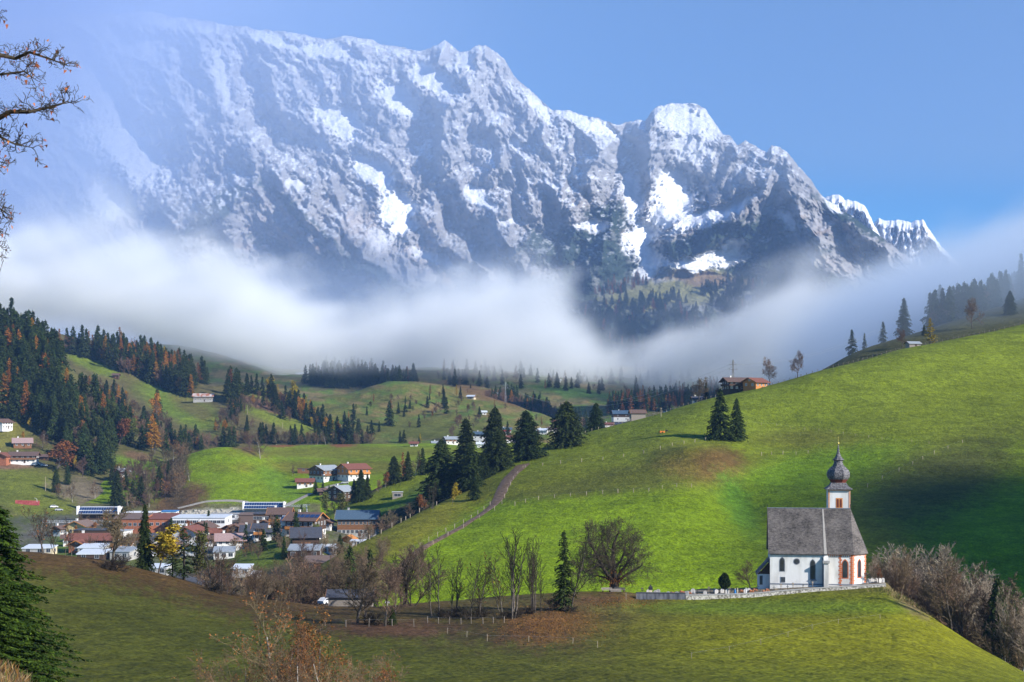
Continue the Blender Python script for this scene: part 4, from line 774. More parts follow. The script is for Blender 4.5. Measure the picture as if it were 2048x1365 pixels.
# trees along the ridge of the big hill
S('bare_round', 1397, 806, 752, 'round reddish brown bare tree left of the farmhouse', Y=732, width=1.1)
S('far', 1412, 803, 765, 'small dark tree right behind the round brown tree', Y=740)
S('bare_round', 1434, 797, 775, 'low bare bush tree just left of the farmhouse', Y=735)
S('bare_round', 1540, 772, 712, 'slender bare tree touching the farmhouse roof end', Y=738, width=.75)
S('bare_round', 1594, 757, 698, 'bare rounded tree standing alone right of the farmhouse', 'B', width=.75)
for i, (x, Y, t, k, w_) in enumerate([(1704, 905, 660, 'far', .9), (1729, 915, 667, 'far', .9), (1766, 930, 644, 'far', 1.), (1808, 945, 597, 'mid', 1.3), (1860, 850, 637, 'larch_yellow', 1.4), (1848, 900, 650, 'mid', 1.2), (1944, 900, 592, 'bare_round', .8), (2020, 930, 582, 'wide', 1.), (1805, 870, 655, 'bare_round', 1.), (1880, 1010, 570, 'mid', 1.), (1915, 1020, 566, 'mid', 1.), (1985, 1040, 545, 'mid', 1.), (2042, 1050, 508, 'mid', 1.)]):
    S(k, x, 0, t, ['slim spruce, first on the misty crest from the left', 'second little spruce on the misty crest', 'spruce left of the tallest one on the misty crest', 'tallest dark spruce on the misty crest', 'pale yellow larch behind the hay hut on the crest', 'dim green spruce beside the pale yellow larch', 'rounded bare tree on the misty crest near the right edge', 'broad dark spruce on the crest near the right edge', 'brown bushy tree by the hay hut on the crest', 'faint spruce top in fog above the yellow larch', 'faint spruce top in fog, right of the first', 'faint spruce in fog above the rounded bare tree', 'high faint spruce in fog at the right edge'][i], Y=Y, width=w_)
# mid valley singles
for i, (x, b, t, k) in enumerate([(779, 852, 803, 'far'), (707, 850, 808, 'far'), (718, 868, 838, 'far'), (735, 886, 852, 'far'), (808, 834, 818, 'far'), (820, 818, 800, 'far'), (811, 805, 793, 'far'), (859, 800, 787, 'far'), (888, 818, 778, 'mid'), (893, 828, 795, 'far'), (921, 797, 773, 'mid'), (941, 777, 768, 'far'), (1009, 797, 780, 'far'), (1067, 796, 782, 'far'), (1080, 796, 783, 'far'), (868, 826, 800, 'bare_grey'), (880, 825, 802, 'bare_far'), (948, 823, 806, 'bare_far'), (913, 792, 770, 'larch_yellow'), (1084, 812, 797, 'larch'), (935, 787, 780, 'larch'), (840, 890, 866, 'larch_yellow'), (800, 885, 862, 'far'), (808, 886, 860, 'far'), (838, 892, 874, 'far'), (826, 894, 880, 'far'), (1174, 765, 752, 'far'), (1115, 770, 755, 'far'), (1100, 768, 756, 'bare_far'), (918, 858, 826, 'bare_far'), (905, 880, 846, 'bare_far'), (697, 838, 822, 'larch'), (1200, 780, 766, 'far')]):
    S(k, x, b, t, ['large spruce alone left of the mid valley pasture', 'slim spruce at the right end of the lower ridge wood', 'lower spruce under the slim ridge end one', 'spruce near the right tip of the strip meadow', 'tiny spruce halfway down the mid valley pasture', 'small spruce on the pasture above the tiny one', 'small spruce just under the misty wood', 'spruce below the white farmhouse', 'tallest spruce right of the white farmhouse', 'spruce under the tallest pasture one', 'spruce left of the tan chalet', 'small spruce on the skyline above the tan chalet', 'slim spruce beside the haze pylon', 'left one of the small pair below the haze', 'right one of the small pair below the haze', 'pale bare tree in the clump under the farmhouse', 'brown bare tree in the clump under the farmhouse', 'bare tree beside the tiny white hut', 'yellow green larch between spruce and tan chalet', 'orange larch in front of the hazy wood', 'orange larch beside the tan chalet', 'yellow larch at the terrace meadow edge', 'first small spruce at the terrace meadow edge', 'second small spruce at the terrace meadow edge', 'spruce right of the yellow larch at the meadow edge', 'low spruce left of the yellow larch', 'hazy spruce at the upper right of the valley head', 'hazy spruce beside the little white house', 'hazy bare tree left of the little white house', 'bare tree above the house roofs in mid valley', 'tall bare tree left of the first big spruce', 'orange larch near the lower end of the ridge wood', 'hazy spruce above the blue roofs'][i], 'H1 H2', split=False)
# trees on the left slope meadows and the mound
for i, (x, b, t, k) in enumerate([(306, 845, 785, 'leafy_orange'), (312, 858, 800, 'bare_grey'), (315, 840, 778, 'far'), (342, 885, 845, 'far'), (331, 885, 820, 'bare_far'), (550, 825, 770, 'mid'), (494, 862, 830, 'mid'), (502, 860, 835, 'bare_far'), (540, 790, 752, 'leafy_gold'), (585, 815, 760, 'leafy_gold')]):
    S(k, x, b, t, ['round orange tree at the left edge of the slope meadow', 'pale stemmed bare tree below the round orange tree', 'small spruce behind the round orange tree', 'single dark spruce at the bottom of the slope meadow', 'brown bare tree beside the slope meadow', 'tall dark spruce in front of the ridge meadow', 'dark spruce at the start of the lower strip meadow', 'bare tree beside the strip meadow spruce', 'yellow tree on the ridge line', 'bright yellow tree at the right end of the ridge line'][i], 'G')
for i, (x, b, t, k, w_) in enumerate([(492, 882, 850, 'wide', .8), (521, 918, 868, 'bare_grey', 1.3), (500, 900, 862, 'bare_far', 1.), (483, 888, 858, 'bare_far', 1.3), (521, 885, 845, 'mid', 1.), (532, 886, 848, 'mid', 1.), (585, 952, 928, 'bare_grey', .8), (590, 888, 848, 'mid', 1.2), (378, 905, 865, 'mid', 1.)]):
    S(k, x, b, t, ['dark spruce on the very top of the green mound', 'bare tree on the brown edge right of the mound', 'bare tree between the mound top and its right edge', 'wide bare tree left of the mound top', 'left one of the twin spruces behind the mound', 'right one of the twin spruces behind the mound', 'tiny bare tree alone on the terrace meadow', 'dark spruce standing behind the terrace meadow', 'dark spruce at the left foot of the mound'][i], 'D G', width=w_)
# around the left farm and quarry bank
for i, (x, b, t, k, w_) in enumerate([(110, 945, 880, 'leafy_rust', 1.6), (60, 860, 835, 'leafy_gold', 1.), (45, 885, 862, 'leafy_orange', .9), (234, 1030, 940, 'wide', .75), (112, 985, 935, 'wide', .8), (135, 970, 925, 'mid', 1.1), (225, 960, 916, 'mid', .7), (150, 945, 910, 'leafy_gold', .7), (118, 1000, 965, 'bare_far', 1.), (145, 1005, 960, 'bare_grey', 1.), (190, 998, 960, 'bare_grey', 1.2), (85, 900, 860, 'bare_far', 1.)]):
    S(k, x, b, t, ['large round rust brown tree above the parked cars', 'yellow tree above the farm', 'orange tree above the farm', 'tall dark spruce right of the quarry bank', 'bushy spruce below the rust brown tree', 'dark spruce behind the quarry bank', 'slim spruce left of the little white house', 'small golden tree among the spruces above the bank', 'bare tree left of the quarry bank', 'pale bare tree in front of the quarry bank', 'pale bare tree on top of the quarry bank', 'brown bare tree behind the farm roofs'][i], 'F C D', width=w_)
# crest of the foreground meadow, left part
for i, (x, b, t, k, w_) in enumerate([(86, 1108, 1010, 'bare_slim', 1.6), (112, 1108, 1025, 'bare_slim', 1.1), (130, 1112, 1038, 'bare_slim', .9), (143, 1113, 1030, 'bare_slim', .9), (228, 1130, 1002, 'bare_round', 1.15), (205, 1132, 1070, 'bare_slim', 1.), (290, 1140, 1008, 'wide', .55), (316, 1145, 1045, 'leafy_gold', 1.7), (368, 1160, 1050, 'spruce_thin', 1.7), (345, 1152, 1075, 'spruce_thin', 1.5), (398, 1165, 1062, 'leafy_olive', .8), (420, 1178, 1070, 'bare_slim', 1.4), (437, 1183, 1090, 'bare_slim', 1.1), (455, 1187, 1105, 'bare_slim', 1.)]):
    if k == 'spruce_thin' and 'spruce_thin' not in K: spruce_kind('spruce_thin', 2, 240, 16., 2.6, nb=90, tuft=.5, gap=.25, low=.1, shape=.6, ragged=.5)
    S(k, x, b, t, ['spreading bare tree at the left end of the meadow crest', 'slim bare tree, second on the meadow crest from the left', 'slim bare tree in front of the yellow house', 'slim forked bare tree just left of the wooden hotel', 'biggest bare tree on the crest, in front of the wooden hotel', 'small crooked bare tree beside the biggest one', 'tall dark spruce beside the golden tree on the crest', 'golden yellow tree on the meadow crest', 'thin green conifer with pale stem right of the golden tree', 'thinner conifer between the golden tree and the pale stemmed one', 'olive leaved tree on the crest in front of the pink roofed house', 'bare tree on the crest below the grey roofed house', 'lower bare tree, right of the one below the grey roofed house', 'bare tree where the brown thicket begins'][i], 'A', width=w_)
r_ = random.Random(77)
for i in range(30):
    x = 425 + 200 * (i + r_.random()) / 30; Y = r_.uniform(270, 345); S(r_.choice(['bare_brown', 'bare_bushy', 'bare_brown']), x, 0, (r_.uniform(1122, 1165) if 445 < x < 590 else r_.uniform(1095, 1140)), ('taller' if i % 2 else 'lower') + ' leafless tree in the thicket below the village, ' + ('left part' if i < 10 else 'middle' if i < 20 else 'right part'), Y=Y, width=r_.uniform(.8, 1.3), group='bare trees of the thicket below the village')
for i, (x, b, t, k, w_) in enumerate([(716, 1247, 1098, 'bare_bushy', 1.5), (770, 1253, 1112, 'bare_bushy', 1.2), (680, 1220, 1110, 'bare_bushy', 1.1), (745, 1222, 1112, 'bare_bushy', 1.1), (805, 1213, 1092, 'bare_multi', 1.6), (825, 1212, 1095, 'bare_brown', 1.6), (700, 1190, 1092, 'mid', .8), (740, 1185, 1100, 'mid', .8), (785, 1250, 1215, 'mid', 1.3), (662, 1212, 1130, 'bare_bushy', 1.1), (790, 1225, 1118, 'bare_bushy', 1.), (730, 1232, 1130, 'bare_brown', 1.)]):
    S(k, x, b, t, ['big dark bare tree in front of the long timber shed', 'pale trunked bare tree right of the long timber shed', 'bushy bare tree left of the long timber shed', 'bushy bare tree rising behind the timber shed', 'cluster of grey stems at the bright field edge', 'wide spreading bare tree against the bright green field', 'dark spruce tip behind the bare trees', 'second spruce tip behind the bare trees', 'small round spruce bush by the fence', 'bare tree at the left end of the timber shed', 'bare tree right behind the pale trunked one', 'thin bare tree in the middle of the timber shed'][i], None if i not in (6, 7) else 'B', width=w_, **({'Y': 300} if i in (2, 3, 9) else {'Y': 330} if i in (6, 7) else {}))
# the row along the lower edge of the bright field
for i, (x, b, t, k, w_) in enumerate([(876, 1236, 1085, 'bare_slim', 1.), (866, 1236, 1110, 'bare_slim', .9), (900, 1233, 1128, 'bare_slim', 1.), (914, 1232, 1112, 'bare_slim', 1.), (943, 1238, 1112, 'bare_slim', 1.), (960, 1238, 1128, 'bare_slim', 1.5), (1024, 1238, 1052, 'bare_multi', 1.05), (1008, 1232, 1100, 'bare_slim', 1.1), (1070, 1227, 1070, 'bare_multi', .9), (1084, 1222, 1110, 'bare_slim', .8), (1128, 1222, 1062, 'spruce_full', 1.), (1142, 1222, 1060, 'bare_slim', 1.1)]):
    if k == 'spruce_full' and k not in K: spruce_kind(k, 1, 260, 17., 3.1, nb=260, tuft=.42, gap=.1, ragged=.55, low=.05, shape=.6)
    S(k, x, b, t, ['tall slim bare tree, leftmost of the row at the bright field', 'thin bare stem crowding the leftmost tall one', 'knotty slim bare tree, third in the row', 'leaning slim bare tree, fourth in the row', 'tall bare tree with a few leaves in mid row', 'rounder bare tree with scattered leaves in mid row', 'tall many stemmed bare tree, largest of the row', 'smaller bare tree at the foot of the many stemmed one', 'bare tree between the many stemmed one and the spruce', 'short bare stem left of the row spruce', 'dark ragged spruce ending the row', 'bare tree growing against the row spruce'][i], 'A', width=w_)
# undergrowth bushes
K['bush'] = [(*bare_parts('bush', 300 + i, mats=(M_DBARK, M_TWIGD), H=2., r0=.05, levels=4, split=(7, 5, 4), spread=.8, upt=.15, first=.05, ratio=.6, twig_r=.022, stems=6, stem_spread=.9), 2.) for i in range(3)]
for i, (x, b, s) in enumerate([(905, 1236, 2.2), (950, 1238, 2.4), (890, 1236, 1.8), (1030, 1236, 1.8), (1118, 1222, 2.8), (1052, 1228, 1.6), (230, 1140, 3.), (445, 1188, 3.), (750, 1250, 2.), (930, 1238, 1.5), (1010, 1237, 1.6)]):
    l = hit(x, b, 'A'); plant('bush', l, s, ['low dark bush under the third and fourth row trees', 'low dark bush under the mid row trees', 'small bush at the foot of the leftmost row tree', 'small bush left of the row spruce', 'spreading dark bush in front of the row spruce', 'low bush between the many stemmed tree and the next', 'brushy bush at the foot of the biggest crest tree', 'brushy bush at the start of the brown thicket', 'bush by the pale trunked tree at the lane', 'tiny bush in mid row', 'tiny bush left of the many stemmed tree'][i], group='leafless bushes under the trees', name='bush', cat='bush', width=1.5, split=False)
# ravine trees right of the church
r_ = random.Random(31)
top_line = lambda x: np.interp(x, [1740, 1770, 1800, 1850, 1880, 1930, 1980, 2048, 2100], [1092, 1108, 1085, 1070, 1085, 1118, 1140, 1165, 1180])
for i in range(72):
    x = 1744 + 325 * (i + r_.random()) / 72; Y = r_.uniform(286, 340) - (x > 1900) * 35; t = top_line(x) + r_.uniform(0, 40) * (1 + (i % 3)) * .8
    kk = r_.choice(['bare_pale', 'bare_pale', 'bare_brown', 'bare_bushy', 'bare_brown'])
    S(kk, x, 0, t, {'bare_pale': 'pale stemmed ', 'bare_brown': 'brown stemmed ', 'bare_bushy': 'bushy '}[kk] + ('tall' if i % 3 == 0 else 'lower') + ' bare tree in the ravine thicket, ' + ('next to the churchyard' if i < 18 else 'on the upper brow' if i < 36 else 'halfway to the right edge' if i < 54 else 'by the right edge'), Y=Y, width=r_.uniform(.9, 1.4), group='bare trees of the ravine thicket by the church')
S('wide', 1995, 0, 1155, 'tall dark spruce standing in the bare ravine thicket', Y=262, width=.62); S('far', 1885, 0, 1110, 'half hidden dark spruce deep in the ravine thicket', Y=318, width=.9)
S('leafy_rust', 1762, 0, 1128, 'rust leaved small tree just behind the churchyard', Y=305); S('bare_bushy', 1500, 0, 1118, 'dim bare bush tree behind the churchyard left of the church', Y=318, width=1.6); S('bare_bushy', 1528, 0, 1130, 'reddish bare bush tree touching the sacristy', Y=316, width=1.3)

# ---- the old linden by the churchyard
for i, (x, Y, t_) in enumerate([(2150, 214, 1330), (2185, 222, 1312), (2230, 216, 1322), (2120, 232, 1365)]): S('mid', x, 0, t_, 'spruce just outside the right edge, its shadow on the meadow', Y=Y, width=1.1, group='spruces outside the right edge')
def linden():
    loc = hit(1228, 1181, 'A'); loc.z -= .2; e = empty('linden_tree', loc, 0)
    rs = np.random.RandomState(8); segs = []; tips = []; sc = loc.y / F
    def q(x, y, dy=0.): return np.array([(x - 1228) * sc, dy, (1181 - y) * sc])
    T = [([q(1228, 1186), q(1228, 1172), q(1229, 1158)], 1.15, .95)]
    Lb = [([q(1226, 1160), q(1212, 1140), q(1200, 1120), q(1190, 1098), q(1178, 1078), q(1176, 1062)], .5, .12, -1.5), ([q(1230, 1160), q(1228, 1136), q(1226, 1110), q(1228, 1085), q(1236, 1066), q(1238, 1058)], .55, .12, .5),
          ([q(1227, 1158), q(1216, 1146), q(1205, 1130), q(1196, 1124), q(1180, 1132), q(1170, 1138), q(1160, 1130)], .38, .08, -3.), ([q(1232, 1160), q(1240, 1142), q(1254, 1124), q(1266, 1106), q(1274, 1092)], .42, .1, 1.5),
          ([q(1229, 1158), q(1222, 1134), q(1214, 1108), q(1206, 1086), q(1204, 1068)], .4, .1, 2.5), ([q(1233, 1160), q(1246, 1148), q(1262, 1138), q(1276, 1130), q(1284, 1122)], .34, .08, -2.), ([q(1226, 1160), q(1212, 1152), q(1196, 1148), q(1184, 1150)], .28, .07, 2.),
          ([q(1230, 1130), q(1242, 1118), q(1250, 1100), q(1252, 1084), q(1262, 1074)], .3, .08, 3.), ([q(1214, 1110), q(1200, 1106), q(1186, 1104), q(1176, 1100)], .25, .07, -2.5), ([q(1228, 1100), q(1216, 1090), q(1212, 1074)], .22, .07, -1.)]
    for pts, a, b in T:
        for i in range(len(pts) - 1): segs.append((pts[i], pts[i + 1], a + (b - a) * i / (len(pts) - 1), a + (b - a) * (i + 1) / (len(pts) - 1), 0))
    cs = []
    def twig(p, d, L, r, lv):
        d = d / np.linalg.norm(d); pts = [p]
        for i in range(3):
            d = d + rs.randn(3) * .22 + np.array([0, 0, .06]); d /= np.linalg.norm(d); n_ = pts[-1] + d * L / 3; cs.append((pts[-1], n_, max(r * (1 - .25 * i), .02), max(r * (1 - .25 * (i + 1)), .018), 1)); pts.append(n_)
        if lv == 0: return
        for c in range((5, 5, 6)[3 - lv] if lv <= 3 else 5):
            k = rs.randint(1, 4); sv = np.cross(d, rs.randn(3)); sv /= np.linalg.norm(sv); sp = .5 + .5 * rs.rand(); twig(pts[k], d * math.cos(sp) + sv * math.sin(sp), L * (.5 + .25 * rs.rand()), max(r * .55, .014), lv - 1)
    for pts, a, b, dep in Lb:
        n = len(pts); pts = [p + np.array([0, dep * (i / (n - 1)) + .5 * rs.randn() * (i > 0), 0]) for i, p in enumerate(pts)]
        for i in range(n - 1):
            segs.append((pts[i], pts[i + 1], a + (b - a) * i / (n - 1), a + (b - a) * (i + 1) / (n - 1), 0)); d = pts[i + 1] - pts[i]
            for c in range(7 if i else 3):
                f = rs.rand(); p = pts[i] * (1 - f) + pts[i + 1] * f; sv = rs.randn(3); sv -= d * np.dot(sv, d) / np.dot(d, d); sv /= np.linalg.norm(sv); twig(p, d / np.linalg.norm(d) * .5 + sv * .8, 1.7 + 1.2 * rs.rand(), .05, 2)
        twig(pts[-1], pts[-1] - pts[-2], 1.8, .05, 3)
    V0, F0 = tubes(segs, 7); V1, F1 = tubes(cs, 3)
    rs2 = np.random.RandomState(3); n = 900; c = np.stack([rs2.randn(n) * 1.6 + .4, rs2.randn(n) * 1.2 - .4, 1.6 + np.abs(rs2.randn(n)) * 1.5], 1); dd = rs2.randn(n, 3); dd /= np.linalg.norm(dd, axis=1, keepdims=True); sv = np.cross(dd, rs2.randn(n, 3)); sv /= np.linalg.norm(sv, axis=1, keepdims=True)
    tri = tuft_tris(c, dd, sv, .16 + .1 * rs2.rand(n), rs2, .5)
    link('trunk', indexed_mesh('linden_trunk', V0, F0, [M_DBARK], smooth=True), e); link('crown', indexed_mesh('linden_crown', V1, F1, [M_TWIGD]), e); link('leaves', poly_mesh('linden_leaves', tri.reshape(-1, 3), 3, [M_RUST]), e)
    tag(e, 'huge old bare tree with thick dark trunk left of the churchyard', 'tree')
linden()

# ---- close by: spruce at the left edge, trees rising from below the frame, branches of a tree at the upper left
K['spruce_near'] = [(pole_mesh('spruce_trunk', 15.5, .25, M_DBARK), poly_mesh('spruce_crown', spruce_tris(401, H=16., W=5.0, nb=780, tuft=.21, shape=.72, droop=.22, ragged=.5, per=1.1, low=.02).reshape(-1, 3), 3, [M_SPRUCE_NEAR]), 16.)]
def at_y(px, Y, dz=0): X = (px - 1024) / F * Y; return Vector((X, Y, gz(X, Y) + dz))
l = at_y(-4, 78); h_ = (YH - 1012) / F * 78 - l.z
plant('spruce_near', l, h_, 'near bright green spruce at the left edge of the picture', name='spruce_tree', width=1.15)
l = at_y(-45, 70); plant('spruce_near', l, (YH - 1085) / F * 70 - l.z, 'near lower spruce cut by the left edge', name='spruce_tree', width=1.5)
near_kw = dict(levels=5, split=(11, 6, 4, 3), spread=.7, upt=.24, first=.3, ratio=.5, twig_r=.010)
K['near_bare'] = [(*bare_parts('bare', 410, mats=(M_BIRCH, M_TWIG), H=13., r0=.16, leaves=M_RUST, nleaf=900, leaf_s=.05, **near_kw), 13.), (*bare_parts('bare', 411, mats=(M_BIRCH, M_TWIG), H=12., r0=.13, leaves=M_RUST, nleaf=1500, leaf_s=.055, **near_kw), 12.), (*bare_parts('bare', 412, mats=(M_BIRCH, M_TWIG), H=11., r0=.10, stems=3, stem_spread=.3, leaves=M_RUST, nleaf=500, leaf_s=.05, **near_kw), 11.)]
for i, (x, Y, t, v, w_, lab) in enumerate([(552, 74, 1172, 0, 1.2, 'bare tree with pale forked trunk at the bottom edge'), (622, 76, 1205, 1, 1.1, 'tree with many orange leaves at the bottom edge'), (500, 72, 1265, 2, 1.2, 'thin grey branched tree left of the pale forked one'), (690, 74, 1290, 2, 1.4, 'spreading bare tree right of the orange leaved one'), (595, 70, 1250, 0, .9, 'lower bare tree between the pale forked and orange ones'), (810, 72, 1318, 1, 1.2, 'tip of an orange leaved tree at the bottom edge'), (575, 75, 1225, 1, 1., 'orange brown crown right behind the pale forked trunk'), (655, 73, 1250, 1, 1., 'orange leaved crown on the right of the bottom group'), (530, 71, 1285, 2, 1.2, 'grey twiggy crown low in the bottom group'), (640, 69, 1310, 2, 1.3, 'low tangled bare crown in the bottom middle'), (715, 75, 1325, 0, 1., 'low bare crown at the right end of the bottom group'), (770, 76, 1345, 1, 1., 'barely visible brown treetop left of the orange tip')]):
    l = at_y(x, Y, -.3); plant('near_bare', l, (YH - t) / F * Y - l.z, lab, name='bare_tree', var=v, width=w_)
def near_branches():
    Y = 15.; sc = Y / F; X0 = -600 * sc + (0 - 1024) * sc; base = gz(X0, Y)
    e = empty('maple_tree', (X0, Y, base)); tag(e, 'leafless tree reaching knotty twigs with red leaves in from the upper left', 'tree')
    rs = np.random.RandomState(12); segs = []; tw = []; tips = []
    def q(x, y, d=0.): return np.array([(x - 22 - 1024) * sc - X0, d, (YH - y) * sc - base])
    segs += [(np.array([0, 0, -.3]), np.array([.1, 0, 3.]), .24, .2, 0), (np.array([.1, 0, 3.]), q(-540, 260), .2, .15, 0), (q(-540, 260), q(-520, -200), .15, .08, 0)]
    limbs = [([q(-530, 200), q(-300, 150), (q(-120, 118)), q(0, 105), q(40, 108), q(75, 100), q(110, 108), q(138, 118)], 0.0375, .3), ([q(-535, 330), q(-260, 200), q(-60, 150), q(0, 148), q(30, 158), q(80, 150), q(100, 165)], 0.0300, -.3),
             ([q(-535, 330), q(-250, 300), q(-60, 258), q(0, 240), q(40, 222), q(80, 225), q(110, 215), q(140, 205), q(150, 198)], 0.0425, .1), ([q(-100, 262), q(0, 250), q(12, 268), q(40, 282), q(75, 288)], 0.0250, .4),
             ([q(-540, 480), q(-250, 440), q(-80, 400), q(-10, 385), q(8, 400), q(20, 430)], 0.0300, .2), ([q(-300, 450), q(-120, 470), q(-30, 440), q(5, 455), q(20, 480), q(24, 510)], 0.0250, -.2), ([q(-300, 150), q(-100, 60), q(-20, 30), q(5, 25)], 0.0225, 0), ([q(-200, 330), q(-60, 325), q(0, 322), q(15, 326)], 0.0200, .3)]
    def twig(p, d, L, r, lv):
        d = d / np.linalg.norm(d); pts = [p]
        for i in range(3):
            d = d + rs.randn(3) * .38 + np.array([0, 0, .10]); d /= np.linalg.norm(d); n_ = pts[-1] + d * L / 3; tw.append((pts[-1], n_, max(r * (1 - .22 * i), .0026), max(r * (1 - .22 * (i + 1)), .0022), 1)); pts.append(n_)
        tips.append(pts[-1])
        if lv == 0: return
        for c in range(3):
            k = rs.randint(1, 4); sv = np.cross(d, rs.randn(3)); sv /= np.linalg.norm(sv); sp = .6 + .5 * rs.rand(); twig(pts[k], d * math.cos(sp) + sv * math.sin(sp), L * (.5 + .3 * rs.rand()), max(r * .6, .003), lv - 1)
    for pts, r, dep in limbs:
        n = len(pts); pts = [p + np.array([0, dep * i / n + .06 * rs.randn() * (i > 0), 0]) for i, p in enumerate(pts)]
        for i in range(n - 1):
            ra, rb = r * (1 - .86 * i / (n - 1)), r * (1 - .86 * (i + 1) / (n - 1)); segs.append((pts[i], pts[i + 1], ra, rb, 0)); d = pts[i + 1] - pts[i]
            x_ = pts[i][0] + X0
            for c in range(5 if x_ > -1080 * sc else 2):
                f = rs.rand(); p = pts[i] * (1 - f) + pts[i + 1] * f; sv = rs.randn(3) + np.array([0, 0, .35]); sv /= np.linalg.norm(sv); twig(p, d / np.linalg.norm(d) * .6 + sv * .9, .10 + .09 * rs.rand(), .006, 2)
        twig(pts[-1], pts[-1] - pts[-2], .10, .005, 2)
    V0, F0 = tubes(segs, 6); V1, F1 = tubes(tw, 4); T = np.array(tips); n = 210; c = T[rs.randint(0, len(T), n)] + rs.randn(n, 3) * .02 - np.array([0, 0, .02]); dd = rs.randn(n, 3) * .5 + np.array([0, 0, -.8]); dd /= np.linalg.norm(dd, axis=1, keepdims=True); sv = np.cross(dd, rs.randn(n, 3)); sv /= np.linalg.norm(sv, axis=1, keepdims=True)
    tri = tuft_tris(c, dd, sv, .028 + .03 * rs.rand(n), rs, .32)
    redl = leaf_mat('red_leaves', [(.16, .05, .02), (.33, .09, .03), (.42, .18, .06)], rand=.1, scale=30)
    link('trunk', indexed_mesh('maple_limbs', V0, F0, [M_DBARK], smooth=True), e); link('twigs', indexed_mesh('maple_twigs', V1, F1, [M_TWIGD]), e); link('leaves', poly_mesh('maple_leaves', tri.reshape(-1, 3), 3, [redl]), e)
near_branches()
# ---- dry grass and brushwood on the near bank at the lower left
def tussocks(name, label, cx, Y0, w0, d0, n, h, mats, seed, fn=None):
    rs = np.random.RandomState(seed); out = []; X = cx + rs.randn(n) * w0; Yv = Y0 + rs.rand(n) * d0; z = np.array([gz(a, b) for a, b in zip(X, Yv)])
    c = np.stack([X, Yv, z - .05], 1); dd = rs.randn(n, 3) * .5 + np.array([0, 0, 1.]); dd /= np.linalg.norm(dd, axis=1, keepdims=True); sv = np.cross(dd, rs.randn(n, 3)); sv /= np.linalg.norm(sv, axis=1, keepdims=True)
    tri = tuft_tris(c, dd, sv, h * (.5 + rs.rand(n)), rs, .05); me = poly_mesh(name, tri.reshape(-1, 3), 3, mats, rs.randint(0, len(mats), n)); o = link(name, me); tag(o, label, 'grass', kind='stuff'); return o

def merge_many(name, items):
    """items: (mesh, 4x4 matrix) -> one mesh"""
    vs, li, ls, mi, mats = [], [], [], [], []; voff = 0; loff = 0; cache = {}
    for me, M in items:
        if me.name not in cache:
            v = np.zeros(len(me.vertices) * 3, np.float32); me.vertices.foreach_get('co', v); a = np.zeros(len(me.loops), np.int32); me.loops.foreach_get('vertex_index', a)
            b = np.zeros(len(me.polygons), np.int32); me.polygons.foreach_get('loop_start', b); c = np.zeros(len(me.polygons), np.int32); me.polygons.foreach_get('material_index', c); mm = []
            for m in me.materials:
                if m not in mats: mats.append(m)
                mm.append(mats.index(m))
            cache[me.name] = (v.reshape(-1, 3), a, b, np.array(mm, np.int32)[c])
        v, a, b, c = cache[me.name]; Mn = np.array(M); vs.append(v @ Mn[:3, :3].T + Mn[:3, 3]); li.append(a + voff); ls.append(b + loff); mi.append(c); voff += len(v); loff += len(a)
    V = np.concatenate(vs); out = bpy.data.meshes.new(name); out.vertices.add(len(V)); out.vertices.foreach_set('co', V.reshape(-1).astype(np.float32)); L = np.concatenate(li); out.loops.add(len(L)); out.loops.foreach_set('vertex_index', L)
    S_ = np.concatenate(ls); out.polygons.add(len(S_)); out.polygons.foreach_set('loop_start', S_); 
    for m in mats: out.materials.append(m)
    out.polygons.foreach_set('material_index', np.concatenate(mi)); out.update(); return out
settle_woods()
groups = {}
for kind, loc, hh, rz, g in FOREST: groups.setdefault(g, []).append((kind, loc, hh, rz))
for g, lst in groups.items():
    items = []
    for kind, loc, hh, rz in lst:
        tr, cr, H = K[kind][RT.randrange(len(K[kind]))]; s = hh / H; M = Matrix.Translation(loc) @ Matrix.Rotation(rz, 4, 'Z') @ Matrix.Scale(s, 4); items.append((cr, M))
        if kind.startswith(('bare', 'leafy', 'larch')): items.append((tr, M))
    o = link('forest', merge_many('forest', items)); tag(o, 'dense mixed wood ' + g, 'forest', kind='stuff')
# woods at the foot of the mountain above the fog: seen only as texture
def foot_wood(poly, n, h, seed, label, orange=.1):
    r = random.Random(seed); xs = [p[0] for p in poly]; ys = [p[1] for p in poly]; items = []
    while len(items) < n:
        x, y = r.uniform(min(xs), max(xs)), r.uniform(min(ys), max(ys))
        if not inpoly(x, y, poly): continue
        p = mhit(x, y); k = 'larch_rust' if r.random() < orange else 'far'; tr, cr, H = K[k][r.randrange(len(K[k]))]; s = h * r.uniform(.7, 1.25) / H
        items.append((cr, Matrix.Translation(p - Vector((0, 0, 2))) @ Matrix.Rotation(r.random() * 6.28, 4, 'Z') @ Matrix.Diagonal((s * 1.2, s * 1.2, s, 1))))
    o = link('forest', merge_many('forest', items)); tag(o, label, 'forest', kind='stuff')
foot_wood([(1165, 640), (1180, 610), (1260, 600), (1340, 590), (1400, 612), (1420, 650), (1400, 700), (1160, 700)], 230, 34, 5, 'dark wood on the hillock rising out of the fog in mid picture', .12)
foot_wood([(1400, 590), (1420, 570), (1500, 560), (1580, 560), (1620, 600), (1500, 640), (1430, 620)], 160, 34, 6, 'dark wood below the snowfields at the mountain foot', .03)
foot_wood([(1190, 590), (1215, 570), (1290, 555), (1300, 570), (1240, 590)], 60, 26, 7, 'small larch wood beside the high meadow above the fog', .7)

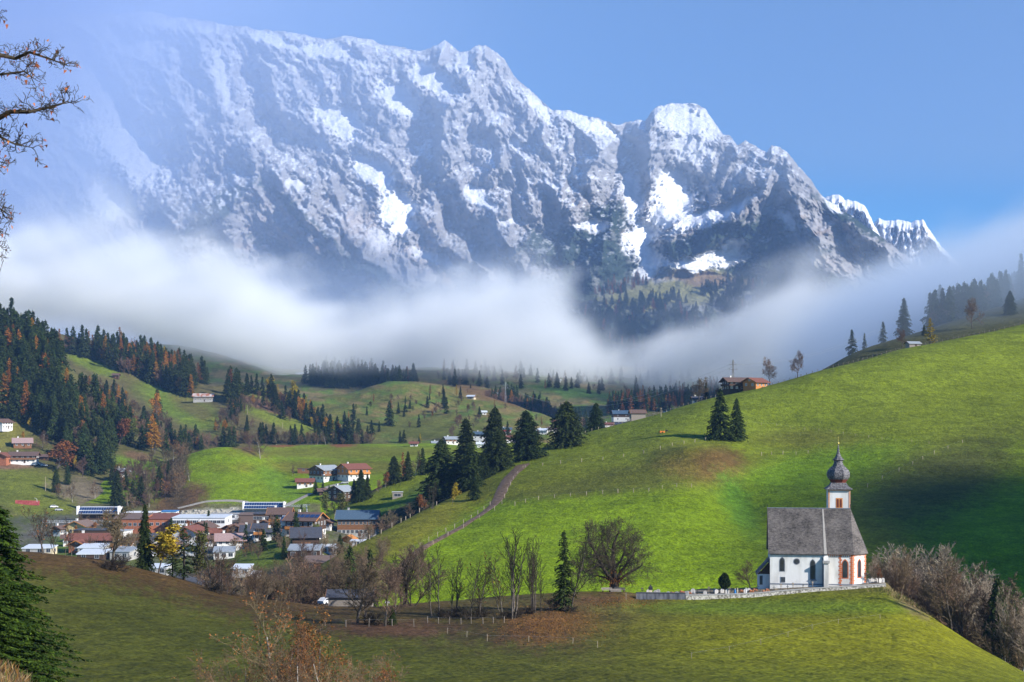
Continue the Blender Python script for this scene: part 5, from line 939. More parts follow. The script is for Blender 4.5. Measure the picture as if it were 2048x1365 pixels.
# ------------------------------------------------------------------ building kit
class MB:
    def __init__(s): s.v = []; s.f = []; s.m = []; s.cur = 0
    def add(s, vs, fs):
        o = len(s.v); s.v += [tuple(v) for v in vs]; s.f += [tuple(i + o for i in f) for f in fs]; s.m += [s.cur] * len(fs); return s
    def box(s, x0, x1, y0, y1, z0, z1):
        return s.add([(x0, y0, z0), (x1, y0, z0), (x1, y1, z0), (x0, y1, z0), (x0, y0, z1), (x1, y0, z1), (x1, y1, z1), (x0, y1, z1)], [(0, 3, 2, 1), (4, 5, 6, 7), (0, 1, 5, 4), (1, 2, 6, 5), (2, 3, 7, 6), (3, 0, 4, 7)])
    def prism(s, pts, axis, a, b):
        """pts: polygon in the plane across axis ('x' or 'y'), pushed from a to b"""
        n = len(pts); f = (lambda u, v, t: (t, u, v)) if axis == 'x' else ((lambda u, v, t: (u, t, v)) if axis == 'y' else (lambda u, v, t: (u, v, t)))
        vs = [f(u, v, a) for u, v in pts] + [f(u, v, b) for u, v in pts]
        return s.add(vs, [tuple(range(n - 1, -1, -1)), tuple(range(n, 2 * n))] + [(i, (i + 1) % n, n + (i + 1) % n, n + i) for i in range(n)])
    def tube(s, p, q, r, r2=None, k=6):
        V, Fq = tubes([(np.array(p, float), np.array(q, float), r, r if r2 is None else r2)], k); n = k
        s.add(V, [tuple(f) for f in Fq] + [tuple(range(n - 1, -1, -1)), tuple(range(n, 2 * n))]); return s
    def lathe(s, prof, k=8, cx=0, cy=0, ph=0.):
        n = len(prof); vs = [(cx + r * math.cos(ph + 2 * math.pi * j / k), cy + r * math.sin(ph + 2 * math.pi * j / k), z) for r, z in prof for j in range(k)]
        fs = [(i * k + j, i * k + (j + 1) % k, (i + 1) * k + (j + 1) % k, (i + 1) * k + j) for i in range(n - 1) for j in range(k)]
        return s.add(vs, fs + [tuple(range(k - 1, -1, -1)), tuple(range((n - 1) * k, n * k))])
    def build(s, name, mats, parent=None, loc=None, smooth=False):
        me = bpy.data.meshes.new(name); me.from_pydata(s.v, [], s.f)
        if not isinstance(mats, (list, tuple)): mats = [mats]
        for m in mats: me.materials.append(m)
        if len(mats) > 1: me.polygons.foreach_set('material_index', np.array(s.m, np.int32))
        bm = bmesh.new(); bm.from_mesh(me); bmesh.ops.recalc_face_normals(bm, faces=bm.faces); bm.to_mesh(me); bm.free()
        if smooth:
            for p in me.polygons: p.use_smooth = True
        me.update(); return link(name, me, parent, loc)
def plain(name, c, c2=None, rough=.8, scale=1.2, spec=.3, **kw): return noise_mat(name, c, c2 or tuple(min(1, x * 1.3) for x in c), scale, rough, spec=spec, **kw)
M_PLASTER = plain('white_plaster', (.66, .65, .62), (.80, .79, .76)); M_CREAM = plain('cream_plaster', (.60, .50, .32), (.70, .60, .42)); M_YEL = plain('yellow_plaster', (.62, .46, .20), (.70, .54, .28))
M_DWOOD = plain('dark_timber', (.050, .030, .020), (.10, .060, .038), .85, 1.5, stretch=(1, 1, 6)); M_WOOD = plain('brown_timber', (.16, .075, .035), (.26, .125, .06), .85, 1.5, stretch=(1, 1, 6)); M_OWOOD = plain('orange_timber', (.42, .16, .04), (.58, .25, .07), .8, 1.5, stretch=(1, 1, 6)); M_GWOOD = plain('grey_timber', (.20, .17, .14), (.33, .29, .25), .9, 2, stretch=(1, 1, 6))
M_RBROWN = plain('brown_tiles', (.10, .062, .05), (.17, .11, .09), .85, 3); M_RRED = plain('red_tiles', (.15, .055, .04), (.24, .095, .065), .8, 3); M_RDARK = plain('dark_slate', (.045, .048, .06), (.085, .09, .11), .7, 3); M_RGREY = plain('grey_sheet_roof', (.24, .27, .29), (.36, .39, .42), .55, 2, spec=.5); M_RBLUE = plain('blue_grey_roof', (.055, .095, .14), (.09, .14, .19), .5, 2, spec=.5)
M_RPINK = plain('faded_red_roof', (.30, .20, .19), (.40, .28, .26), .8, 3); M_RUSTR = plain('rusty_sheet', (.36, .14, .08), (.58, .50, .46), .7, .25, ramp=(.45, .55)); M_RSNOW = plain('pale_sheet_roof', (.55, .60, .66), (.70, .74, .78), .5, 2); M_SHING = plain('larch_shingle_roof', (.13, .09, .075), (.21, .15, .125), .9, 4)
M_TERRA = plain('terracotta_render', (.30, .105, .055), (.40, .155, .08)); M_CONC = plain('concrete', (.34, .33, .31), (.46, .45, .43), .9, 1.5); M_WHITE = plain('white_paint', (.74, .75, .76), (.82, .82, .82), .5, 1); M_SOLAR = plain('solar_glass', (.018, .04, .11), (.03, .06, .15), .12, .8, spec=.8); M_GLASS = plain('window_glass', (.030, .035, .045), (.06, .07, .085), .12, .8, spec=.8); M_METAL = plain('galvanised_metal', (.40, .42, .44), (.52, .54, .56), .4, 2, spec=.6)
M_ROAD = plain('gravel', (.24, .22, .18), (.36, .33, .28), .95, 1.5); M_ASPH = plain('asphalt', (.06, .06, .065), (.10, .10, .11), .9, 1.5); M_DIRT = noise_mat('dirt', (.09, .055, .033), (.22, .145, .095), .9, .95, detail=6, bump=.8)
M_POST = plain('pale_fence_wood', (.32, .26, .18), (.46, .39, .28), .9, 3); M_OPOST = plain('old_fence_wood', (.16, .13, .10), (.27, .23, .18), .9, 3); M_IRON = plain('black_iron', (.02, .02, .022), (.045, .045, .05), .6, 3); M_RED = plain('red_fabric', (.30, .05, .05), (.42, .10, .09), .8, 1); M_ORANGE = plain('orange_paint', (.60, .16, .02), (.68, .2, .03), .5, 1); M_BLUEP = plain('blue_paint', (.03, .18, .45), (.05, .24, .55), .5, 1)

def window(parent, x, y, z, w, h, side, frame=M_WHITE, name='window', shutters=None):
    """side: which wall it is set in: 'S' faces -y, 'N' +y, 'E' +x, 'W' -x"""
    m = MB(); t = .09
    def bx(a0, a1, z0, z1, d0, d1):
        if side == 'S': m.box(x + a0, x + a1, y - d1, y - d0, z + z0, z + z1)
        elif side == 'N': m.box(x + a0, x + a1, y + d0, y + d1, z + z0, z + z1)
        elif side == 'E': m.box(x + d0, x + d1, y + a0, y + a1, z + z0, z + z1)
        else: m.box(x - d1, x - d0, y + a0, y + a1, z + z0, z + z1)
    m.cur = 0
    for a0, a1, z0, z1 in ((-w / 2 - t, -w / 2, -t, h + t), (w / 2, w / 2 + t, -t, h + t), (-w / 2, w / 2, -t, 0), (-w / 2, w / 2, h, h + t), (-.03, .03, 0, h)): bx(a0, a1, z0, z1, .004, .07)
    m.cur = 1; bx(-w / 2, w / 2, 0, h, .002, .03)
    if shutters is not None:
        m.cur = 2; bx(-w / 2 - t - w * .45, -w / 2 - t - .01, -.03, h + .03, .004, .05); bx(w / 2 + t + .01, w / 2 + t + w * .45, -.03, h + .03, .004, .05)
    return m.build(name, [frame, M_GLASS] + ([shutters] if shutters else []), parent)

def house(name, label, loc, rz, L=12., W=10., eave=5.5, pitch=24, over=1.1, low=M_PLASTER, up=M_DWOOD, split=.5, roof=M_RBROWN, nwl=4, nwg=3, floors=2, balcony='', bmat=M_DWOOD, chimney=1, cat='house', frame=M_WHITE, group=None, base=2.0, solar=0, door='S', shutters=None, win=True):
    """gabled building, ridge along local x; gables face west and east, long walls south and north"""
    e = empty(name, loc, math.radians(rz)); tag(e, label, cat, group)
    hl, hw = L / 2, W / 2; rise = hw * math.tan(math.radians(pitch)); sh = eave * split
    if split > 0: MB().box(-hl, hl, -hw, hw, -base, sh).build('wall', low, e)
    m = MB(); z0 = sh if split > 0 else -base; ins = -.08 if split > 0 else 0
    m.prism([(-hw + ins, z0), (hw - ins, z0), (hw - ins, eave), (0, eave + rise), (-hw + ins, eave)], 'x', -hl + ins, hl - ins); m.build('upper_wall' if split > 0 else 'wall', up, e)
    t = .22; r = MB(); ov = over; k = math.tan(math.radians(pitch)); oz = eave + .03
    for s in (-1, 1):
        yo = s * (hw + ov); r.add([(-hl - ov, yo, oz - ov * k), (hl + ov, yo, oz - ov * k), (hl + ov, 0, oz + rise), (-hl - ov, 0, oz + rise), (-hl - ov, yo, oz - ov * k + t), (hl + ov, yo, oz - ov * k + t), (hl + ov, 0, oz + rise + t), (-hl - ov, 0, oz + rise + t)],
                [(0, 1, 2, 3), (4, 5, 6, 7), (0, 1, 5, 4), (1, 2, 6, 5), (2, 3, 7, 6), (3, 0, 4, 7)])
    rf = r.build('roof', roof, e)
    for sx in (-1, 1):
        bgb = MB()
        for s in (-1, 1):
            xa = sx * (hl + ov + .02); xb = xa + sx * .1; yo = s * (hw + ov); bgb.add([(xa, yo, oz - ov * k - .06), (xb, yo, oz - ov * k - .06), (xb, 0, oz + rise - .06), (xa, 0, oz + rise - .06), (xa, yo, oz - ov * k + t + .05), (xb, yo, oz - ov * k + t + .05), (xb, 0, oz + rise + t + .05), (xa, 0, oz + rise + t + .05)],
                    [(0, 1, 2, 3), (4, 5, 6, 7), (0, 1, 5, 4), (1, 2, 6, 5), (2, 3, 7, 6), (3, 0, 4, 7)])
        bgb.build('bargeboard', bmat if bmat in (M_OWOOD, M_YEL, M_GWOOD) else M_WOOD, rf)
    for c in range(chimney):
        cx = (-.25, .3)[c] * L; MB().box(cx - .4, cx + .4, .2, 1.0, eave + rise * .8, eave + rise + 1.0).box(cx - .5, cx + .5, .1, 1.1, eave + rise + 1.0, eave + rise + 1.12).build('chimney', M_PLASTER if low is not M_CONC else M_CONC, rf)
    if solar:
        for i in range(solar):
            x = -hl * .5 + i * 2.0; y0, y1 = -hw * .75, -hw * .35; f = lambda y: oz + rise - abs(y) * k + t + .08
            MB().add([(x, y0, f(y0)), (x + 1.7, y0, f(y0)), (x + 1.7, y1, f(y1)), (x, y1, f(y1)), (x, y0, f(y0) + .06), (x + 1.7, y0, f(y0) + .06), (x + 1.7, y1, f(y1) + .06), (x, y1, f(y1) + .06)], [(0, 1, 2, 3), (4, 5, 6, 7), (0, 1, 5, 4), (1, 2, 6, 5), (2, 3, 7, 6), (3, 0, 4, 7)]).build('solar_panel', M_SOLAR, rf)
    if win:
        fh = eave / floors; ww, wh = 1.05, min(1.25, fh * .5)
        for fl in range(floors):
            zz = fl * fh + fh * .34; off = .0 if zz + .1 < sh - wh * .5 else .08
            for i in range(nwl):
                x = -hl + L * (i + .5) / nwl; 
                for s, sd in ((-1, 'S'),): window(e, x, s * (hw + off), zz, ww, wh, sd, frame, shutters=shutters)
            for i in range(nwg):
                y = -hw + W * (i + .5) / nwg
                for sd, xx in (('W', -hl - off), ('E', hl + off)): window(e, xx, y, zz, ww, wh, sd, frame, shutters=shutters)
        for sd, xx in (('W', -hl - .08), ('E', hl + .08)): window(e, xx, 0, eave + rise * .22, .9, min(1.0, rise * .4), sd, frame)
    fh = eave / floors
    for ch in balcony:
        for fl in range(1, floors + (1 if ch.islower() else 0)):
            zb = fl * fh - .1; m = MB(); rl = 1.0; d = 1.2
            if ch in 'Ss': m.box(-hl, hl, -hw - d, -hw - .09, zb - .12, zb).box(-hl, hl, -hw - d, -hw - d + .08, zb, zb + rl)
            elif ch in 'Ww': m.box(-hl - d, -hl - .09, -hw * .9, hw * .9, zb - .12, zb).box(-hl - d, -hl - d + .08, -hw * .9, hw * .9, zb, zb + rl)
            elif ch in 'Ee': m.box(hl + .09, hl + d, -hw * .9, hw * .9, zb - .12, zb).box(hl + d - .08, hl + d, -hw * .9, hw * .9, zb, zb + rl)
            m.build('balcony', bmat, e)
    if door:
        m = MB(); x = hl * .15 if door == 'S' else 0
        if door == 'S': m.box(x - .55, x + .55, -hw - .06, -hw - .003, 0, 2.1)
        elif door == 'B': m.box(x - 1.6, x + 1.6, -hw - .06, -hw - .003, 0, 3.0)
        else: m.box(hl + .003, hl + .06, -.55, .55, 0, 2.1)
        m.build('door', M_DWOOD if low is not M_DWOOD else M_WOOD, e)
    return e
def flatb(name, label, loc, rz, L, W, H, wall, roof, nwl=3, cat='building', over=.3, tilt=0., win=True, wh=1.2, ww=1.4, base=1.5, group=None, zf=.4):
    """box building with a flat or single pitch roof"""
    e = empty(name, loc, math.radians(rz)); tag(e, label, cat, group); hl, hw = L / 2, W / 2
    MB().prism([(-hw, -base), (hw, -base), (hw, H + tilt), (-hw, H)], 'x', -hl, hl).build('wall', wall, e); k = tilt / W
    MB().prism([(-hw - over, H - over * k + .01), (hw + over, H + tilt + over * k + .01), (hw + over, H + tilt + over * k + .3), (-hw - over, H - over * k + .3)], 'x', -hl - over, hl + over).build('roof', roof, e)
    if win:
        for i in range(nwl): window(e, -hl + L * (i + .5) / nwl, -hw, H * zf, ww, wh, 'S', M_METAL)
        window(e, hl, 0, H * zf, ww, wh, 'E', M_METAL)
    return e
def spot(px, py, lay=None, Y=None, dz=0):
    v = hit(px, py, lay) if Y is None else Vector(((px - 1024) / F * Y, Y, gz((px - 1024) / F * Y, Y)))
    v.z += dz; return v
def wpx(n, Y): return n * Y / F

# ---- the village, front to back.  wanted row of the foot of the wall -> the level it stands on
def vh(px, py, Y):
    v = Vector(((px - 1024) / F * Y, Y, (YH - py) / F * Y)); return v
def settle(px, py, Y):
    """the spot on the ground near distance Y that is seen at (px, py)"""
    best = None
    for k in range(61):
        y = Y * (.86 + .42 * k / 60); g = gz((px - 1024) / F * y, y); c = abs(YH - g / y * F - py) + .012 * abs(y - Y) * F / Y * .12
        if best is None or c < best[0]: best = (c, y, g)
    c, y, g = best; v = vh(px, py, y); v.z = min(max(v.z, g - .1), g + 1.5); return v, y

def H_(px, py, Y, label, rz=0, name='house', wp=None, **kw):
    v, Y = settle(px, py, Y); g = gz(v.x, v.y); kw['base'] = max(1.0, v.z - g + 1.0)
    if wp: kw['L'] = wpx(wp, Y)
    return house(name, label, v, rz, **kw)
def FB(px, py, Y, label, rz, wp, W, H, wall, roof, name='building', **kw):
    v, Y = settle(px, py, Y); g = gz(v.x, v.y); kw['base'] = max(1.0, v.z - g + 1.0); return flatb(name, label, v, rz, wpx(wp, Y), W, H, wall, roof, **kw)
H_(162, 1070, 640, 'yellow house with a wooden gable facing the front', 82, L=11., W=8.2, eave=4.3, pitch=24, low=M_YEL, up=M_YEL, roof=M_SHING, bmat=M_OWOOD, nwg=2, floors=1)
FB(190, 1084, 615, 'dark timber hall behind the red brown hotel', 0, 70, 10, 5., M_DWOOD, M_RDARK, nwl=4)
H_(188, 1102, 560, 'long red brown timber hotel with rows of balconies', 4, wp=88, W=10, eave=4.6, pitch=20, low=M_TERRA, up=M_WOOD, roof=M_RRED, nwl=8, balcony='S', bmat=M_OWOOD, name='hotel', cat='hotel')
H_(160, 1106, 540, 'wooden gable wing at the left end of the long hotel', 84, L=6, W=6, eave=3.2, pitch=26, low=M_TERRA, up=M_WOOD, roof=M_RRED, bmat=M_OWOOD, nwg=1, floors=1, chimney=0)
FB(188, 1108, 500, 'pale blue flat roofed garage, upper one behind the crest', 0, 50, 9, 2.4, M_CONC, M_RSNOW, nwl=3, tilt=.8)
FB(187, 1120, 480, 'pale blue flat roofed garage, lower one right behind the crest', 2, 52, 9, 2.2, M_DWOOD, M_RSNOW, nwl=2, tilt=.9)
FB(250, 1118, 470, 'grey yard building behind the biggest bare tree', -6, 40, 10, 2.8, M_CONC, M_RGREY, nwl=2, tilt=.8)
FB(75, 1108, 520, 'low pale roof showing left of the meadow crest', 0, 46, 8, 2.2, M_CONC, M_RSNOW, nwl=2, tilt=.7); FB(101, 1109, 515, 'small tan shed behind the slim crest trees', 0, 18, 5, 2.4, M_CREAM, M_RSNOW, nwl=1, tilt=.5)
FB(265, 1066, 640, 'terracotta hotel wing with a shallow brown roof', -3, 62, 14, 6.4, M_TERRA, M_SHING, nwl=6, tilt=1.6, name='hotel', cat='hotel', zf=.55)
FB(322, 1064, 650, 'terracotta hotel block joined to the white hall', 2, 60, 14, 6.0, M_TERRA, M_RRED, nwl=5, tilt=1.6, name='hotel', cat='hotel', zf=.55)
FB(240, 1082, 620, 'white and grey entrance building below the terracotta hotel', -10, 34, 9, 4.2, M_PLASTER, M_RGREY, nwl=3)
e = FB(405, 1066, 655, 'long white hall with a continuous window band', 0, 104, 16, 7.0, M_WHITE, M_RSNOW, nwl=13, tilt=.4, wh=1.2, ww=1.5, zf=.68)
H_(381, 1084, 580, 'white house with an orange red roof and two dark windows', 78, L=12, W=11, eave=4.2, pitch=22, up=M_PLASTER, roof=M_RRED, nwg=2, floors=1, balcony='', bmat=M_WOOD)
H_(405, 1072, 615, 'brown roofed gable house behind the white one', 84, L=10, W=9.6, eave=4.0, pitch=24, low=M_WOOD, up=M_WOOD, roof=M_RBROWN, nwg=2, floors=1)
H_(436, 1078, 590, 'orange timber cottage with a red roof', 12, wp=30, W=7, eave=3.0, pitch=20, low=M_OWOOD, up=M_OWOOD, roof=M_RRED, nwl=3, floors=1, chimney=0)
H_(461, 1103, 540, 'white house with a long faded pink roof', 12, wp=52, W=9, eave=4.6, pitch=24, up=M_PLASTER, split=.5, roof=M_RPINK, nwl=4, balcony='E', bmat=M_WOOD)
FB(449, 1118, 520, 'low house with a grey blue metal roof', 8, 40, 7, 2.6, M_PLASTER, M_RGREY, nwl=3, tilt=1.2)
H_(462, 1074, 610, 'dark brown gabled barn among the white houses', 82, L=9, W=8, eave=3.0, pitch=28, low=M_DWOOD, up=M_DWOOD, roof=M_RBROWN, nwg=1, floors=1, chimney=0, name='barn', cat='barn')
H_(477, 1073, 608, 'second brown gable beside the dark barn', 82, L=9, W=7, eave=3.2, pitch=28, low=M_WOOD, up=M_WOOD, roof=M_RBROWN, nwg=1, floors=1, chimney=0, name='barn', cat='barn')
H_(500, 1080, 580, 'white house with a black roof and red autumn bush', 6, wp=30, W=9, eave=3.8, pitch=22, up=M_PLASTER, roof=M_RDARK, nwl=3, floors=1)
H_(521, 1080, 570, 'white two storey house under a small dark roof', 4, wp=22, W=8, eave=4.8, pitch=18, up=M_PLASTER, roof=M_RDARK, nwl=2, balcony='S', bmat=M_OWOOD)
FB(495, 1046, 700, 'brown shingled lift annex on a concrete base', 0, 29, 8, 3.8, M_SHING, M_SHING, nwl=1, win=False, tilt=.6); FB(526, 1048, 700, 'dark timber restaurant terrace with a glass front', 0, 32, 8, 4.6, M_DWOOD, M_RDARK, nwl=5, tilt=.3, zf=.5)
H_(561, 1056, 660, 'tall chalet with a long dark brown roof and cream balcony', 3, wp=40, W=10, eave=6.0, pitch=22, up=M_DWOOD, split=.45, low=M_CREAM, roof=M_RBROWN, nwl=3, balcony='S', bmat=M_OWOOD)
FB(577, 1070, 600, 'white house with a ribbed grey metal roof', 4, 26, 9, 5.2, M_PLASTER, M_RGREY, nwl=2, tilt=1.6, zf=.5)
H_(612, 1073, 560, 'large timber chalet with solar panels and flowered orange balconies', -14, wp=60, W=12, eave=6.6, pitch=22, up=M_DWOOD, low=M_PLASTER, split=.4, roof=M_RBROWN, nwl=5, nwg=4, floors=2, balcony='SW', bmat=M_OWOOD, solar=5, name='chalet', cat='chalet')
H_(612, 1094, 535, 'nearly black timber barn with a dark slate roof', 8, wp=52, W=11, eave=4.0, pitch=26, low=M_DWOOD, up=M_DWOOD, roof=M_RDARK, nwl=2, floors=1, chimney=0, name='barn', cat='barn', door='B', win=False)
e = H_(716, 1070, 560, 'long barn with a blue grey roof, timber wall and band of blue windows', 2, wp=76, W=14, eave=7.2, pitch=22, up=M_WOOD, low=M_CONC, split=.36, roof=M_RBLUE, nwl=9, nwg=2, floors=2, chimney=1, name='barn', cat='barn', frame=M_METAL, bmat=M_GWOOD)
H_(698, 1086, 520, 'little shed with an orange gable roof', 80, L=4, W=3.6, eave=1.9, pitch=30, low=M_OWOOD, up=M_OWOOD, roof=M_OWOOD, win=False, chimney=0, name='shed', cat='shed', floors=1, door='')
FB(662, 1108, 500, 'low building with a white flat roof beside the green spruce', 4, 34, 8, 2.6, M_PLASTER, M_RSNOW, nwl=3, tilt=.3); FB(610, 1116, 500, 'long grey roofed stable at the foot of the hill', 2, 62, 9, 2.8, M_DWOOD, M_RGREY, nwl=3, tilt=1.2, name='stable', cat='stable')
FB(640, 1140, 460, 'brown lean-to with a grey shingle roof at the hill foot', 4, 60, 8, 2.6, M_WOOD, M_SHING, nwl=2, tilt=1.4, name='shed', cat='shed'); FB(716, 1094, 470, 'low flat white roof tucked behind the hill edge', 0, 26, 6, 2.0, M_PLASTER, M_RSNOW, nwl=1)
FB(485, 1152, 430, 'pale roof glimpsed through the bare thicket, left one', 0, 34, 7, 2.6, M_CONC, M_RSNOW, nwl=2, tilt=.6); FB(320, 1150, 420, 'white roofed shed behind the golden crest tree', 0, 36, 7, 2.4, M_CONC, M_RSNOW, nwl=2, tilt=.6); FB(512, 1162, 410, 'pale roof glimpsed through the bare thicket, right one', 0, 14, 5, 2., M_CONC, M_RSNOW, nwl=1, tilt=.6)
for px, py, Y, lab, rz, wp, kw in [(412, 1094, 560, 'small brown roofed house between the orange roofed and pink roofed ones', 14, 26, dict(roof=M_RBROWN, up=M_WOOD)), (388, 1112, 530, 'small white house with grey roof left of the grey blue metal one', 80, 30, dict(roof=M_RGREY, up=M_PLASTER)), (345, 1104, 555, 'brown gabled house right of the golden crest tree', 76, 26, dict(roof=M_RBROWN, up=M_WOOD)), (298, 1090, 590, 'grey roofed house between the hotel and the orange roofed one', 8, 30, dict(roof=M_RDARK, up=M_PLASTER)), (300, 1112, 530, 'cream house hidden behind the dark crest spruce', 12, 26, dict(roof=M_RBROWN, up=M_CREAM)), (545, 1080, 575, 'dark timber house right of the small dark roofed white one', 6, 24, dict(roof=M_RDARK, up=M_DWOOD)), (532, 1062, 640, 'brown roofed house below the timber restaurant', 84, 26, dict(roof=M_RBROWN, up=M_WOOD)), (346, 1080, 600, 'dark roofed cottage left of the orange red roof', 10, 20, dict(roof=M_RDARK, up=M_PLASTER)), (655, 1060, 590, 'small wooden house between the big chalet and the solar barn', 80, 22, dict(roof=M_RBROWN, up=M_WOOD)), (120, 1072, 640, 'small brown house at the left end of the village', 70, 22, dict(roof=M_RBROWN, up=M_WOOD)), (140, 1092, 600, 'white cottage behind the slim crest trees', 12, 24, dict(roof=M_RBROWN, up=M_PLASTER)), (250, 1100, 560, 'dark roofed wing at the right end of the long hotel', 4, 30, dict(roof=M_RBROWN, up=M_OWOOD))]:
    H_(px, py, Y, lab, rz, wp=wp, W=wpx(wp, Y) * .8, eave=3.4, pitch=24, nwl=3, nwg=2, floors=1, split=.5, **kw)
# lift stations with glazed solar fronts
def station(label, px, py, Y, wp, ph, base_wall, lab_extra=None, cols=16):
    v, Y = settle(px, py, Y); e = empty('lift_station', v); tag(e, label, 'lift station'); w_ = wpx(wp, Y); h = wpx(ph, Y); g = gz(v.x, v.y)
    MB().box(-w_ * .5, w_ * .48, 1., 9, g - v.z - 1, 3.0).build('wall', base_wall, e); MB().box(w_ * .12, w_ * .22, .6, .98, 0, 3.0).build('pillar', M_TERRA, e)
    t = .45; m = MB(); m.add([(-w_ / 2 - t, -1.2, 3.0), (w_ / 2 + t, -1.2, 3.0), (w_ / 2 + t, 2.4, 3.0 + h), (-w_ / 2 - t, 2.4, 3.0 + h), (-w_ / 2 - t, -.6, 2.8), (w_ / 2 + t, -.6, 2.8), (w_ / 2 + t, 9, 2.9 + h), (-w_ / 2 - t, 9, 2.9 + h)], [(0, 1, 2, 3), (4, 5, 6, 7), (0, 1, 5, 4), (1, 2, 6, 5), (2, 3, 7, 6), (3, 0, 4, 7)]); rf = m.build('roof', M_WHITE, e)
    m = MB(); cw = w_ / cols
    for i in range(cols):
        for r_ in range(2):
            a, b = (r_ + .08) / 2, (r_ + .94) / 2; x0, x1 = -w_ / 2 + i * cw + .04, -w_ / 2 + (i + 1) * cw - .04; f = lambda t_: (-1.2 + 3.6 * t_ - .06, 3.0 + h * t_ + .03)
            (y0, z0), (y1, z1) = f(a), f(b); m.add([(x0, y0, z0), (x1, y0, z0), (x1, y1, z1), (x0, y1, z1)], [(0, 1, 2, 3)])
    m.build('solar_panel', M_SOLAR, rf)
    for s in (-1, 1): MB().box(s * (w_ / 2 + t) - .2, s * (w_ / 2 + t) + .2, -1.4, 3, 2.6, 3.6 + h).build('side_frame', M_WHITE, e)
    return e
station('lift station with a tilted blue solar front, left end of the village', 196, 1040, 745, 78, 13, M_DWOOD); station('lift station with a dark blue glazed front framed in white, mid village', 527, 1029, 745, 78, 12, M_CONC)
FB(285, 1042, 735, 'glazed lift building with white columns between hotel and station', 0, 62, 10, 4.2, M_GLASS, M_WHITE, nwl=6, zf=.3); FB(340, 1034, 740, 'small white kiosk right of the glazed lift building', 0, 30, 6, 2.8, M_WHITE, M_BLUEP, nwl=2, tilt=.2)
FB(455, 1040, 730, 'white rendered ramp building with a blue framed sign box', -4, 60, 6, 3.0, M_WHITE, M_CONC, nwl=2)
v = vh(165, 1046, 690); e = empty('footbridge', v); tag(e, 'long grey bridge deck with railing crossing behind the yellow house', 'bridge'); w_ = wpx(160, 690); MB().box(-w_ / 2, w_ / 2, -1, 2, -.6, .2).build('deck', M_CONC, e)
m = MB()
for i in range(33): m.box(-w_ / 2 + i * w_ / 32 - .05, -w_ / 2 + i * w_ / 32 + .05, -.98, -.88, .2, 1.3)
m.box(-w_ / 2, w_ / 2, -.87, -.82, 1.2, 1.32).box(-w_ / 2, w_ / 2, -.87, -.82, .65, .72); m.build('railing', M_METAL, e)
for i in range(5): MB().box(-w_ * .45 + i * w_ * .225 - .4, -w_ * .45 + i * w_ * .225 + .4, -.5, 1.5, -6, -.6).build('pier', M_CONC, e)
# chalets on the slope behind
H_(650, 962, 850, 'chalet with a blue grey roof and white lower storeys', 52, L=14, W=12, eave=6.6, pitch=22, up=M_WOOD, split=.62, roof=M_RGREY, nwl=4, nwg=4, floors=2, balcony='ESW', bmat=M_WOOD, name='chalet', cat='chalet')
H_(707, 958, 860, 'chalet with a red roof and orange timber gable', 40, L=15, W=12, eave=6.2, pitch=24, up=M_OWOOD, split=.4, roof=M_RRED, nwl=4, nwg=3, floors=2, balcony='ES', bmat=M_OWOOD, name='chalet', cat='chalet')
H_(610, 974, 830, 'small cottage with a red roof below the chalets', 10, wp=32, W=7, eave=3.2, pitch=24, up=M_OWOOD, split=.5, roof=M_RRED, nwl=3, floors=1, chimney=0)
H_(682, 998, 760, 'dark timber chalet with a pale grey green roof', 60, L=11, W=11, eave=4.6, pitch=26, low=M_DWOOD, up=M_DWOOD, roof=M_RGREY, nwl=3, nwg=3, floors=2, name='chalet', cat='chalet')
H_(646, 990, 770, 'tiny dark hut between the small spruces', 20, L=5, W=4, eave=2.2, pitch=28, low=M_DWOOD, up=M_DWOOD, roof=M_RBROWN, win=False, chimney=0, name='hut', cat='hut', floors=1)
FB(795, 995, 700, 'small open hay hut alone on the green spur', 4, 20, 4, 2.6, M_GWOOD, M_RSNOW, nwl=1, tilt=-.6, name='hut', cat='hut', zf=.2, wh=1.3, ww=3.2)
FB(608, 945, 860, 'low rusty garden shed left of the blue roofed chalet', 0, 24, 4, 2.2, M_WOOD, M_RBROWN, nwl=1, name='shed', cat='shed')
# farm at the left edge
H_(48, 926, 870, 'dark brown farmhouse with broad low roof and white ground floor', 10, wp=52, W=11, eave=4.6, pitch=20, up=M_DWOOD, split=.45, roof=M_RBROWN, nwl=5, balcony='S', bmat=M_WOOD, name='farmhouse', cat='farmhouse')
H_(4, 926, 850, 'red brick coloured shed cut by the left edge', 84, L=8, W=9, eave=4.2, pitch=24, low=M_TERRA, up=M_TERRA, roof=M_RRED, win=False, name='shed', cat='shed', floors=1)
H_(45, 897, 930, 'pink brown barn roof behind the dark farmhouse', 20, wp=34, W=9, eave=3.0, pitch=30, low=M_WOOD, up=M_WOOD, roof=M_RPINK, nwl=3, floors=1, name='barn', cat='barn'); H_(90, 922, 875, 'little brown outbuilding right of the farmhouse', 0, wp=16, W=5, eave=2.2, pitch=24, low=M_DWOOD, up=M_DWOOD, roof=M_RBROWN, win=False, chimney=0, floors=1, name='shed', cat='shed')
H_(4, 858, 960, 'white chalet with an orange roof edge at the left margin', 70, L=10, W=9, eave=4.4, pitch=24, up=M_PLASTER, roof=M_RBROWN, bmat=M_OWOOD, nwg=2)
H_(243, 954, 860, 'small white house with brown gable alone on a green patch', 56, L=6.5, W=6, eave=3.6, pitch=26, up=M_DWOOD, split=.55, roof=M_RGREY, nwl=2, nwg=1, floors=1)
